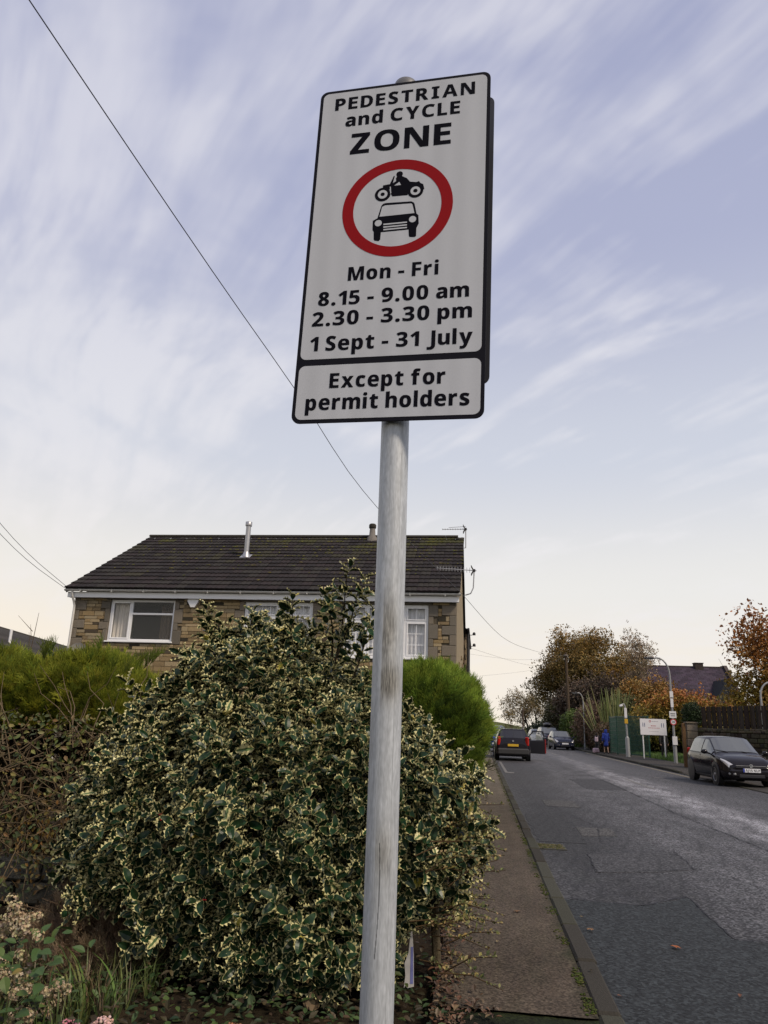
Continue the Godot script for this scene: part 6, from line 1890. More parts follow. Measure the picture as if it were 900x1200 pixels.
func cars() -> void:
	var hatch := {"len": 3.97, "wid": 1.70, "hgt": 1.50, "bonnet": 1.02, "screen": 0.78, "tail": 0.52, "hatch": 0.16, "front_axle": 0.80, "rear_axle": 0.68, "col": Color(0.012, 0.011, 0.014), "wheel": 0.32}
	var mk := func(over: Dictionary) -> Dictionary:
		var d := hatch.duplicate(); d.merge(over, true); return d
	var polo := car("parked_car", "shiny black hatchback parked by the right kerb, facing the camera", V(8.28, 0.012, -27.35), deg_to_rad(1.5), mk.call({"plate": "AJ15 NLP", "bright_sill": true}))
	var est := car("parked_car", "dark estate car seen from behind with its right door open", V(1.60, 0.0, -40.6), PI + 0.015, mk.call({"len": 4.3, "wid": 1.73, "hgt": 1.52, "tail": 0.42, "hatch": 0.10, "estate": true, "dull_bumper": true, "tail_h": 0.42, "tint": true, "col": Color(0.014, 0.013, 0.018), "rear_axle": 0.8}))
	# its open door, hinged at the front and seen from inside
	var dr := MB.new(); dr.prism(PackedVector2Array([Vector2(0, 0.3), Vector2(0.98, 0.3), Vector2(1.02, 0.6), Vector2(1.02, 0.98), Vector2(0.95, 1.0), Vector2(0.85, 1.40), Vector2(0.42, 1.42), Vector2(0.02, 1.0), Vector2(0, 0.9)]), -0.05, 0.05)
	var dm := MB.new()
	dm.bbox(V(0.5, 0.62, 0), V(1.0, 0.66, 0.10), 0.03); dm.bbox(V(0.93, 1.18, 0), V(0.07, 0.5, 0.06), 0.015, Basis(V(0, 0, 1), 0.2)); dm.bbox(V(0.60, 1.40, 0), V(0.54, 0.055, 0.06), 0.012); dm.bbox(V(0.20, 1.19, 0), V(0.055, 0.56, 0.06), 0.012, Basis(V(0, 0, 1), -0.72))
	var dx := Transform3D(Basis(V(0, 1, 0), PI - 0.25), V(-0.83, 0.02, 0.62))
	var door := put("open_door", dm, MAT.black, est, dx)
	var de := MB.new(); de.bbox(V(1.005, 0.66, 0.0), V(0.05, 0.70, 0.11), 0.012); put("door_edge", de, mat(Color(0.22, 0.012, 0.012), 0.35), door)
	var dp := MB.new(); dp.box(V(0.58, 1.17, 0.0), V(0.6, 0.40, 0.006)); put("pane", dp, glass(0.25, Color(0.6, 0.65, 0.65)), door)
	for s in [-1.0, 1.0]:
		var rb := MB.new(); rb.tube([V(s * 0.58, 1.50, 0.7), V(s * 0.59, 1.56, 0.5), V(s * 0.58, 1.56, -1.4), V(s * 0.56, 1.50, -1.7)], [0.016], 6); put("roof_rail", rb, MAT.alu, est)
	car("parked_car", "blue car half hidden by the conifer hedge, in front of the estate car", V(1.05, 0.05, -53.5), 0.02, mk.call({"len": 4.2, "wid": 1.78, "hgt": 1.66, "col": Color(0.012, 0.035, 0.16), "bonnet": 0.95}))
	car("parked_car", "dark blue hatchback on the far right side below the telegraph pole", V(6.75, 0.0, -66.0), deg_to_rad(4), mk.call({"col": Color(0.015, 0.018, 0.035)}))
	var mpv := car("parked_car", "dark people carrier with a roof box behind the dark blue hatchback", V(6.45, 0.0, -74.5), deg_to_rad(3), mk.call({"len": 4.6, "wid": 1.85, "hgt": 1.80, "col": Color(0.012, 0.013, 0.022), "tail": 0.3, "bonnet": 0.9}))
	var bx := MB.new(); bx.blob(V(0, 2.02, -0.3), V(0.42, 0.20, 1.0), 8, 14); put("roof_box", bx, MAT.black, mpv)
	var rbr := MB.new(); rbr.bbox(V(0, 1.83, 0.2), V(1.2, 0.04, 0.06), 0.01); rbr.bbox(V(0, 1.83, -0.8), V(1.2, 0.04, 0.06), 0.01); put("roof_bar", rbr, MAT.black, mpv)
	car("parked_car", "silver white car farthest up the street behind the people carrier", V(6.1, 0.0, -84.0), deg_to_rad(2), mk.call({"len": 4.3, "hgt": 1.58, "col": Color(0.42, 0.43, 0.46)}))
	car("parked_car", "dark off road car standing behind the lamp column and gate pier", V(12.75, 0.14, -45.0), deg_to_rad(-14), mk.call({"len": 4.4, "wid": 1.82, "hgt": 1.72, "bonnet": 1.05, "tail": 0.28, "col": Color(0.02, 0.022, 0.03), "wheel": 0.36}))

# ---------------------------------------------------------------- people
func hand_bones(at: Vector3, down: Vector3, side: Vector3, palm: Vector3, s: float) -> Array:   # five bent fingers
	var o := []
	o.append([at, at + down * 0.085 * s, 0.026 * s, 0.030 * s])
	for k in 4:
		var l: float = [0.070, 0.080, 0.074, 0.058][k] * s
		var root := at + down * 0.085 * s + side * (0.030 - 0.020 * k) * s
		var mid := root + (down * 0.9 + palm * 0.35).normalized() * l * 0.5
		o.append([root, mid, 0.0095 * s, 0.0088 * s]); o.append([mid, mid + (down * 0.6 + palm * 0.8).normalized() * l * 0.5, 0.0088 * s, 0.007 * s])
	var tb := at + down * 0.03 * s + side * 0.028 * s
	var tm := tb + (side * 0.7 + down * 0.8 + palm * 0.2).normalized() * 0.04 * s
	o.append([tb, tm, 0.012 * s, 0.0105 * s]); o.append([tm, tm + (down + palm * 0.4).normalized() * 0.03 * s, 0.0105 * s, 0.008 * s])
	return o

func person(label: String, at: Vector3, turn: float, h: float, o: Dictionary) -> Node3D:
	var t := thing("person", label, "person", at, turn)
	var s := h / 1.75
	var P := func(x: float, y: float, z: float) -> Vector3: return V(x, y, z) * s
	var skin := mat(Color(0.42, 0.27, 0.20), 0.6)
	var st: float = o.get("stride", 0.10)
	var lean: float = o.get("lean", 0.0)
	var hipL: Vector3 = P.call(0.09, 0.92, 0); var hipR: Vector3 = P.call(-0.09, 0.92, 0)
	var kneeL: Vector3 = P.call(0.10, 0.50, st * 0.6 + 0.02); var kneeR: Vector3 = P.call(-0.10, 0.50, -st * 0.3 + 0.03)
	var ankL: Vector3 = P.call(0.10, 0.09, st); var ankR: Vector3 = P.call(-0.10, 0.09, -st)
	var chest: Vector3 = P.call(0, 1.28, lean * 0.5); var neck: Vector3 = P.call(0, 1.46, lean * 0.8); var head: Vector3 = P.call(0, 1.62, lean + 0.02)
	var shL: Vector3 = P.call(0.18, 1.40, lean * 0.7); var shR: Vector3 = P.call(-0.18, 1.40, lean * 0.7)
	var elL: Vector3 = P.call(0.25, 1.13, lean * 0.4 + float(o.get("arm", 0.0)) * 0.5 - 0.03); var elR: Vector3 = P.call(-0.25, 1.13, lean * 0.4 + 0.02)
	var wrL: Vector3 = P.call(0.26, 0.90 + float(o.get("arm", 0.0)) * 0.5, lean * 0.4 + float(o.get("arm", 0.0)) + 0.05); var wrR: Vector3 = P.call(-0.26, 0.89, lean * 0.4 + 0.08)
	var limbs := [[P.call(0, 0.95, 0), chest, 0.125 * s, 0.135 * s], [shL, shR, 0.065 * s, 0.065 * s], [chest, neck, 0.10 * s, 0.055 * s], [hipL, hipR, 0.10 * s, 0.10 * s],
		[hipL, kneeL, 0.080 * s, 0.055 * s], [kneeL, ankL, 0.052 * s, 0.036 * s], [hipR, kneeR, 0.080 * s, 0.055 * s], [kneeR, ankR, 0.052 * s, 0.036 * s],
		[shL, elL, 0.050 * s, 0.040 * s], [elL, wrL, 0.038 * s, 0.027 * s], [shR, elR, 0.050 * s, 0.040 * s], [elR, wrR, 0.038 * s, 0.027 * s], [neck, head, 0.052 * s, 0.06 * s]]
	var b := MB.new(); nets(b, limbs, 0.026 * s, 0.04 * s)
	# head with brow, nose, mouth, ears
	var hd := [[head + V(0, 0.02, -0.015) * s, head + V(0, 0.045, 0.01) * s, 0.088 * s, 0.090 * s], [head + V(0, -0.06, 0.03) * s, head + V(0, -0.085, 0.045) * s, 0.06 * s, 0.042 * s], [head + V(0, 0.005, 0.092) * s, head + V(0, -0.028, 0.108) * s, 0.010 * s, 0.015 * s],
		[head + V(-0.02, -0.060, 0.083) * s, head + V(0.02, -0.060, 0.083) * s, 0.011 * s, 0.011 * s], [head + V(-0.04, 0.018, 0.078) * s, head + V(0.04, 0.018, 0.078) * s, 0.014 * s, 0.014 * s],
		[head + V(0.088, 0.0, -0.005) * s, head + V(0.088, -0.035, -0.005) * s, 0.017 * s, 0.012 * s], [head + V(-0.088, 0.0, -0.005) * s, head + V(-0.088, -0.035, -0.005) * s, 0.017 * s, 0.012 * s]]
	nets(b, hd, 0.009 * s, 0.02 * s)
	nets(b, hand_bones(wrL, (wrL - elL).normalized(), V(0, 0, 1), V(-1, 0, 0), s), 0.006, 0.008 * s)
	nets(b, hand_bones(wrR, (wrR - elR).normalized(), V(0, 0, 1), V(1, 0, 0), s), 0.006, 0.008 * s)
	put("body", b, skin, t)
	var cl := mat(o.coat, 0.85); cl.rim_enabled = true; cl.rim = 0.3
	var c := MB.new()
	var k := 1.18
	var hem: float = o.get("hem", 0.80)
	nets(c, [[P.call(0, hem, 0), P.call(0, 1.05, 0.0), 0.165 * s, 0.155 * s], [P.call(0, 1.05, 0), chest, 0.155 * s, 0.160 * s], [shL, shR, 0.085 * s, 0.085 * s], [chest, neck, 0.13 * s, 0.075 * s], [shL, elL, 0.070 * s, 0.060 * s], [elL, wrL, 0.058 * s, 0.045 * s], [shR, elR, 0.070 * s, 0.060 * s], [elR, wrR, 0.058 * s, 0.045 * s]], 0.024 * s, 0.05 * s)
	put("coat", c, cl, t)
	if o.get("hood", false):
		var hb := MB.new(); nets(hb, [[head + V(0, 0.03, -0.035) * s, head + V(0, -0.08, -0.05) * s, 0.112 * s, 0.10 * s]], 0.02 * s, 0.03 * s); put("hood", hb, cl, t)
	var tr := MB.new()
	var endL: Vector3 = ankL if not o.get("shorts", false) else hipL.lerp(kneeL, 0.9); var endR: Vector3 = ankR if not o.get("shorts", false) else hipR.lerp(kneeR, 0.9)
	nets(tr, [[hipL, hipR, 0.115 * s, 0.115 * s], [hipL, kneeL if not o.get("shorts", false) else endL, 0.098 * s, 0.078 * s], [kneeL if not o.get("shorts", false) else endL, endL, 0.076 * s, 0.066 * s], [hipR, kneeR if not o.get("shorts", false) else endR, 0.098 * s, 0.078 * s], [kneeR if not o.get("shorts", false) else endR, endR, 0.076 * s, 0.066 * s]], 0.022 * s, 0.03 * s)
	put("trousers", tr, mat(o.trousers, 0.9), t)
	for q in [ankL, ankR]:
		var sh := MB.new(); nets(sh, [[q + V(0, -0.045, -0.03) * s, q + V(0, -0.055, 0.14) * s, 0.048 * s, 0.036 * s]], 0.014 * s, 0.02 * s); put("shoe", sh, mat(Color(0.02, 0.02, 0.022), 0.6), t)
	var hr := MB.new(); nets(hr, [[head + V(0, 0.055, -0.03) * s, head + V(0, 0.06, 0.015) * s, 0.096 * s, 0.085 * s], [head + V(0, 0.0, -0.055) * s, head + V(0, -0.05, -0.06) * s, 0.082 * s, 0.06 * s]], 0.015 * s, 0.02 * s)
	put("hair", hr, mat(o.hair, 0.8), t)
	if o.has("bag"):
		var bg := MB.new(); bg.bbox(V(0, 1.15, -0.24) * s, V(0.30, 0.40, 0.16) * s, 0.05); put("backpack", bg, mat(o.bag, 0.8), t)
		for sx in [-1.0, 1.0]:
			var sp := MB.new(); sp.tube([V(0.11 * sx, 1.34, -0.17) * s, V(0.13 * sx, 1.49, 0.0) * s, V(0.12 * sx, 1.30, 0.17) * s, V(0.12 * sx, 1.02, 0.10) * s], [0.018 * s], 6); put("strap", sp, mat(o.bag, 0.8), t)
	return t

func people() -> void:
	person("person in a long bright blue coat with bare legs on the far pavement", V(8.62, 0.1, -54.6), PI + 0.25, 1.60, {"coat": Color(0.018, 0.045, 0.30), "trousers": Color(0.015, 0.018, 0.05), "hair": Color(0.03, 0.02, 0.012), "shorts": true, "hem": 0.66, "hood": true, "stride": 0.12})
	person("smaller person in a black coat with a pale bag beside the blue coat", V(7.98 + 0.2, 0.1, -55.6), PI - 0.4, 1.36, {"coat": Color(0.012, 0.012, 0.016), "trousers": Color(0.03, 0.03, 0.035), "hair": Color(0.02, 0.014, 0.01), "bag": Color(0.55, 0.42, 0.45), "stride": 0.12})
	person("person in a long black coat standing on the lawn under the banner", V(11.02, 0.12, -48.4), 0.3, 1.66, {"coat": Color(0.009, 0.009, 0.011), "trousers": Color(0.012, 0.012, 0.015), "hair": Color(0.012, 0.01, 0.008), "hem": 0.62, "hood": true, "stride": 0.05})
	# a scooter bag at the smaller person's feet
	var b := thing("holdall", "pale pink and white bag on the far pavement beside the smaller person", "bag", V(8.0, 0.1, -55.1), 0.4)
	var m := MB.new(); m.bbox(V(0, 0.17, 0), V(0.46, 0.32, 0.24), 0.07); put("body", m, mat(Color(0.5, 0.36, 0.40), 0.85), b)
	var h := MB.new(); h.tube([V(-0.13, 0.30, 0), V(-0.09, 0.43, 0), V(0.09, 0.43, 0), V(0.13, 0.30, 0)], [0.014], 6); put("handle", h, MAT.black, b)

# ---------------------------------------------------------------- the garden in front and beside the holly
func tangle(b: MB, at: Vector3, ext: Vector3, n: int, l: float, rad: float, r: RandomNumberGenerator, rise := 0.1) -> void:
	for i in n:
		var p := at + V(r.randf_range(-1, 1) * ext.x, r.randf_range(-1, 1) * ext.y, r.randf_range(-1, 1) * ext.z)
		var d := V(r.randfn(), r.randfn() * 0.8 + rise, r.randfn() * 0.6).normalized()
		var pts := [p]
		for k in 4:
			d = (d + V(r.randfn(), r.randfn() + rise, r.randfn()) * 0.35).normalized()
			p += d * l * 0.25; pts.append(p)
		b.tube(pts, [rad, rad * 0.9, rad * 0.75, rad * 0.55, rad * 0.3], 4, false)

func garden() -> void:
	var r := rng(606)
	# low wall of grey blocks under the hedge
	var w := thing("garden_wall", "low grey stone garden wall in the shade under the hedge", "wall", V(-3.2, 0.0, -6.2))
	for j in 2:
		for k in 9:
			var b := MB.new(); b.col = jit(r, Color(0.085, 0.08, 0.072), 0.25)
			b.bbox(V(-1.9 + k * 0.40 + 0.2 * j, 0.11 + 0.17 * j, r.randf_range(-0.015, 0.015)), V(0.385, 0.16, 0.22), 0.018); put("stone", b, MAT.stone, w)
	# bare ivy stems and leaves hanging over it
	var t := thing("ivy_tangle", "tangle of bare twisting ivy stems with few yellowish leaves left of the holly", "climber", V(-3.0, 0.1, -6.0))
	var o := t.position
	for k in 5:
		var b := MB.new(); b.col = pick(r, [Color(0.13, 0.095, 0.06), Color(0.09, 0.065, 0.042), Color(0.18, 0.135, 0.085)])
		tangle(b, V(-3.2, 0.75, -6.35) - o, V(1.4, 0.65, 0.35), 75, 0.8, 0.006, r, 0.05)
		put("stem", b, MAT.bark, t).set_meta("kind", "stuff")
	var lm := leaf_mesh(0.045, 0.026, 0.3, Color(1, 1, 1), 3)
	var xs := []; var cs := []
	for i in 2600:
		var p := V(-3.2 + r.randf_range(-1.5, 1.3), 0.15 + pow(r.randf(), 0.8) * 1.35, -6.15 + r.randfn() * 0.18)
		xs.append(Transform3D(look(V(r.randfn(), -0.5 + r.randfn() * 0.6, r.randfn() * 0.4).normalized(), V(r.randfn() * 0.5, 0.4, 1).normalized(), r.randf_range(0.5, 1.3)), p - o))
		cs.append(jit(r, pick(r, [Color(0.11, 0.12, 0.03), Color(0.07, 0.09, 0.025), Color(0.16, 0.14, 0.045), Color(0.13, 0.08, 0.03), Color(0.045, 0.06, 0.02)]), 0.35))
	for i in 700:
		xs.append(Transform3D(look(V(r.randfn(), -0.7, r.randfn() * 0.4).normalized(), V(r.randfn() * 0.5, 0.4, 1).normalized(), r.randf_range(0.5, 1.3)), V(-3.2 + r.randf_range(-1.4, 1.3), 0.12 + 0.45 * r.randf(), -6.03 + r.randfn() * 0.05) - o))
		cs.append(jit(r, pick(r, [Color(0.07, 0.08, 0.025), Color(0.10, 0.075, 0.035), Color(0.04, 0.055, 0.02)]), 0.35))
	scatter("foliage", lm, MAT.leafy, xs, cs, t)
	var xo := []; var co := []
	for i in 130:
		xo.append(Transform3D(look(V(r.randfn() * 0.4, -1, r.randfn() * 0.3).normalized(), V(r.randfn() * 0.5, 0.2, 1).normalized(), r.randf_range(0.4, 0.9)), V(-3.52 + r.randfn() * 0.13, 0.55 + r.randfn() * 0.16, -6.0 + r.randfn() * 0.06) - o))
		co.append(jit(r, Color(0.15, 0.085, 0.02), 0.4))
	tag(scatter("withered_leaves", lm, MAT.leafy, xo, co, self), "patch of withered orange brown leaves hanging at the left edge", "leaves")
	get_node("withered_leaves").position = o
	# dry tan plant gone to seed
	var d := thing("dried_plant", "dry tan feathery plant gone to seed beside the holly foot", "plant", V(-2.28, 0.08, -4.75))
	var tw := MB.new(); var rr2 := rng(5)
	tw.col = Color(1, 1, 1)
	for k in 9:
		var dd := V(rr2.randfn() * 0.4, 1, rr2.randfn() * 0.4).normalized(); var a := V(0, 0.25 * rr2.randf(), 0)
		tw.tube([a, a + dd * 0.5, a + dd * 0.8 + V(rr2.randfn() * 0.15, 0, rr2.randfn() * 0.15)], [0.014, 0.010, 0.004], 3, false)
	for k in 22: tw.blob(V(rr2.randfn() * 0.25, rr2.randf_range(0.3, 1.0), rr2.randfn() * 0.25), V(0.022, 0.022, 0.022), 2, 4)
	var xd := []; var cd := []
	for i in 1500:
		var q := V(r.randfn(), absf(r.randfn()) * 0.9, r.randfn()).normalized() * pow(r.randf(), 0.4)
		xd.append(Transform3D(basis_y(V(q.x * 0.6, 0.6 + q.y, q.z * 0.6) + V(r.randfn(), r.randfn(), r.randfn()) * 0.3, r.randf() * TAU, r.randf_range(0.06, 0.13)), V(q.x * 0.42, q.y * 0.42, q.z * 0.36)))
		cd.append(jit(r, pick(r, [Color(0.19, 0.13, 0.08), Color(0.25, 0.18, 0.115), Color(0.13, 0.09, 0.055)]), 0.3))
	scatter("seed_heads", tw.mesh(), MAT.plain, xd, cd, d)
	var ds := MB.new(); ds.col = Color(0.12, 0.085, 0.055)
	for k in 30: ds.tube([V(r.randfn() * 0.05, -0.02, r.randfn() * 0.05), V(r.randfn() * 0.14, 0.2, r.randfn() * 0.14), V(r.randfn() * 0.26, 0.40, r.randfn() * 0.22)], [0.005, 0.004, 0.002], 4, false)
	put("stem", ds, MAT.bark, d)
	# faded hydrangea
	var h := thing("hydrangea", "faded hydrangea with cream and pinkish beige flower heads at the left edge", "shrub", V(-2.25, 0.08, -3.95))
	var ho := h.position
	var heads := [V(-2.36, 0.50, -3.95), V(-2.25, 0.43, -3.88), V(-2.43, 0.30, -3.85), V(-2.30, 0.27, -3.80), V(-2.18, 0.22, -3.78), V(-2.12, 0.13, -3.72), V(-2.46, 0.42, -4.0), V(-2.05, 0.16, -3.85), V(-2.23, 0.07, -3.6)]
	var petal := MB.new()
	for k in 4:
		var a := TAU * k / 4
		petal.col = Color(1, 1, 1) * (0.9 + 0.06 * k)
		_leaf(petal, Transform3D(look(V(cos(a), sin(a), 0.25), V(0, 0, 1), 1.0), Vector3.ZERO), 1.0, 0.85, 0.2, 2)
	var pm := petal.mesh()
	for q in heads:
		var xp := []; var cp := []
		var sub := []
		for i in 9: sub.append(V(r.randfn() * 0.026, r.randfn() * 0.034 + 0.01, r.randfn() * 0.026))
		for i in 340:
			var n := V(r.randfn(), r.randfn() + 0.35, r.randfn()).normalized()
			xp.append(Transform3D(look(n.cross(V(0.3, 0.5, 0.7)).normalized(), n, r.randf_range(0.0065, 0.010)), (sub[i % 9] as Vector3) + n * 0.034 * r.randf_range(0.6, 1.1)))
			cp.append(jit(r, pick(r, [Color(0.42, 0.35, 0.21), Color(0.48, 0.40, 0.26), Color(0.38, 0.28, 0.17), Color(0.40, 0.29, 0.21), Color(0.33, 0.30, 0.15)]), 0.25))
		var fh := scatter("flower_head", pm, MAT.leafy, xp, cp, h); fh.position = q - ho
	var hs := MB.new(); hs.col = Color(0.10, 0.075, 0.04)
	for q in heads: hs.tube([V(r.randfn() * 0.08, -0.05, -0.05 + r.randfn() * 0.05), (q - ho) * V(0.7, 0.5, 0.7), q - ho], [0.006, 0.005, 0.004], 5, false)
	put("stem", hs, MAT.bark, h)
	var bl := [leaf_mesh(0.12, 0.075, 0.25, Color(0.045, 0.085, 0.025), 5), leaf_mesh(0.11, 0.07, 0.3, Color(0.075, 0.115, 0.03), 5), leaf_mesh(0.11, 0.07, 0.3, Color(0.17, 0.13, 0.035), 5)]
	for i in 95:
		var p := V(r.randf_range(-0.32, 0.28), r.randf_range(-0.05, 0.36), r.randf_range(-0.2, 0.34))
		obj("leaf", bl[0 if r.randf() < 0.7 else (1 if r.randf() < 0.9 else 2)], MAT.leafy, h, Transform3D(look(V(r.randfn(), 0.1 + r.randfn() * 0.4, r.randfn() * 0.8 + 0.3).normalized(), V(r.randfn() * 0.3, 1, 0.5).normalized(), r.randf_range(0.4, 0.8)), p))
	# strap leaves
	var g := thing("strap_leaf_clump", "clump of long green strap leaves in front of the dried plant", "plant", V(-1.98, 0.06, -4.0))
	for i in 46:
		var b := MB.new(); b.col = jit(r, pick(r, [Color(0.05, 0.095, 0.025), Color(0.08, 0.13, 0.03), Color(0.11, 0.12, 0.035)]), 0.25)
		var a := V(r.randfn() * 0.10, 0, r.randfn() * 0.10); var dd := V(r.randfn(), 0, r.randfn() * 0.7).normalized(); var l := r.randf_range(0.22, 0.46); var sd := dd.cross(Vector3.UP) * r.randf_range(0.004, 0.008)
		var bend := r.randf_range(0.4, 1.1); var prev := [a - sd, a + sd]
		for k in 6:
			var f := (k + 1.0) / 6.0
			var c := a + Vector3.UP * l * (f - 0.55 * bend * f * f) + dd * l * 0.75 * f * f * bend
			var ww := 1.0 - f * f * 0.95
			var nx := [c - sd * ww, c + sd * ww]
			b.quad(prev[0], prev[1], nx[1], nx[0]); prev = nx
		put("leaf", b, MAT.leafy, g)
	# pink sedum heads along the bottom edge
	var pk := [[V(-1.88, 0.10, -3.72), Color(0.42, 0.17, 0.22)], [V(-1.70, 0.135, -3.68), Color(0.46, 0.30, 0.27)], [V(-1.50, 0.11, -3.70), Color(0.44, 0.15, 0.22)], [V(-1.12, 0.12, -3.78), Color(0.20, 0.09, 0.04)]]
	var wd := ["leftmost of the pink sedum flowers at the bottom edge", "pale salmon sedum flower at the bottom edge, left of the deeper pink one", "deep pink sedum flower under the holly at the bottom edge", "rusty brown withered sedum flower under the holly foot"]
	var bud := MB.new(); bud.blob(Vector3.ZERO, V(1, 1, 1), 3, 5)
	var bm := bud.mesh()
	for k in 4:
		var s := thing("sedum", wd[k], "flower", pk[k][0], 0.0, "sedum flowers")
		var st := MB.new(); st.col = Color(0.06, 0.09, 0.04); st.tube([V(0.02, -0.12, 0), V(0, -0.02, 0)], [0.006, 0.005], 5, false); put("stem", st, MAT.plain, s)
		var xq := []; var cq := []
		for i in 80:
			var n := V(r.randfn(), absf(r.randfn()) + 0.2, r.randfn()).normalized()
			xq.append(Transform3D(Basis.from_scale(Vector3.ONE * r.randf_range(0.005, 0.009)), n * V(0.05, 0.04, 0.05) * r.randf_range(0.8, 1.1))); cq.append(jit(r, pk[k][1], 0.35))
		scatter("flower_head", bm, MAT.plain, xq, cq, s)
	# leafy ground cover under everything
	var lg := leaf_mesh(0.038, 0.02, 0.25, Color(1, 1, 1), 3)
	var xg := []; var cg := []
	for i in 9000:
		var x := r.randf_range(-4.2, -0.18); var z := -6.0 + 3.2 * r.randf()
		var k := clampf((z + 5.4) / 1.0, 0.15, 1.0)
		if r.randf() > k: continue
		var hgt := 0.05 + absf(r.randfn()) * 0.055 * (1.4 if z > -4.4 else 0.8)
		xg.append(Transform3D(look(V(r.randfn(), 0.15 + r.randfn() * 0.3, r.randfn()).normalized(), V(r.randfn() * 0.4, 1, 0.35).normalized(), r.randf_range(0.5, 1.5)), V(x, hgt, z)))
		cg.append(jit(r, pick(r, [Color(0.03, 0.05, 0.016), Color(0.02, 0.036, 0.013), Color(0.045, 0.07, 0.018), Color(0.05, 0.04, 0.02), Color(0.04, 0.028, 0.016)]), 0.4))
	tag(scatter("undergrowth", lg, MAT.leafy, xg, cg, self), "low leafy weeds and ivy covering the earth under the holly", "weeds")
	var xw := []; var cw := []
	var gb := grass_mesh(7, 0.2, 0.008)
	for i in 170:
		var x := r.randf_range(-2.9, -1.75); var z := r.randf_range(-4.6, -3.1)
		xw.append(Transform3D(Basis(Vector3.UP, r.randf() * TAU).scaled(Vector3.ONE * r.randf_range(0.5, 1.2)), V(x, 0.04, z))); cw.append(jit(r, pick(r, [Color(0.07, 0.11, 0.03), Color(0.11, 0.13, 0.045), Color(0.16, 0.12, 0.07)]), 0.3))
	tag(scatter("weed_grass", gb, MAT.leafy, xw, cw, self), "thin grass blades among the weeds at the holly foot", "grass")
	# yellowish sprigs that poke out over the pavement
	var c := thing("low_shrub", "twiggy low shrub with small yellowish leaves poking over the pavement edge", "shrub", V(-0.25, 0.08, -5.5))
	var sm := leaf_mesh(0.026, 0.016, 0.2, Color(1, 1, 1), 2)
	var xc := []; var cc := []; var cb := MB.new(); cb.col = Color(0.09, 0.055, 0.03)
	for i in 70:
		var z := r.randf_range(-0.9, 1.3); var a := V(r.randf_range(-0.15, 0.1), r.randf_range(0.15, 0.85), z)
		var e := a + V(r.randf_range(0.18, 0.42), r.randf_range(-0.08, 0.14), r.randfn() * 0.12)
		var m := a.lerp(e, 0.5) + V(0, 0.03, 0)
		cb.tube([a, m, e], [0.004, 0.003, 0.0015], 4, false)
		for k in 22:
			var f := 0.25 + 0.75 * k / 22.0
			var p: Vector3 = a.lerp(e, f) + V(0, 0.03 * 4 * f * (1 - f), 0)
			xc.append(Transform3D(look((V(0.5, r.randfn() * 0.7 + 0.3, r.randfn()) * 0.9).normalized(), V(r.randfn() * 0.4, 1, 0.5).normalized(), r.randf_range(0.6, 1.25)), p)); cc.append(jit(r, pick(r, [Color(0.17, 0.15, 0.045), Color(0.11, 0.12, 0.035), Color(0.22, 0.17, 0.07), Color(0.06, 0.075, 0.025)]), 0.3))
	put("stem", cb, MAT.bark, c)
	scatter("foliage", sm, MAT.leafy, xc, cc, c)
	# bare twig over the low roof
	var bt := thing("bare_sapling", "thin bare sapling rising above the hedge before the low house", "tree", V(-7.42, 0.05, -11.5))
	var bb := MB.new(); bb.col = Color(0.12, 0.09, 0.06); bb.tube([V(0, 0, 0), V(0.05, 1.8, 0), V(0.12, 3.05, 0)], [0.02, 0.012, 0.003], 5, false)
	for k in 9: bb.tube([V(0.06, 1.7 + 0.13 * k, 0), V(0.06 + r.randfn() * 0.12, 1.95 + 0.13 * k, r.randfn() * 0.1)], [0.006, 0.002], 4, false)
	put("trunk", bb, MAT.bark, bt)

func lobed_leaf(col: Color) -> ArrayMesh:   # a maple leaf lying nearly flat
	var b := MB.new(); b.col = col
	for k in 5:
		var a := deg_to_rad(-100.0 + 50.0 * k)
		_leaf(b, Transform3D(look(V(sin(a), cos(a), 0.12), V(0, 0, 1), 1.0), Vector3.ZERO), [0.035, 0.05, 0.06, 0.05, 0.035][k], 0.026, 0.25, 3)
	b.tube([V(0, 0, 0), V(0.004, -0.035, 0.006)], [0.0012], 4, false)
	return b.mesh()

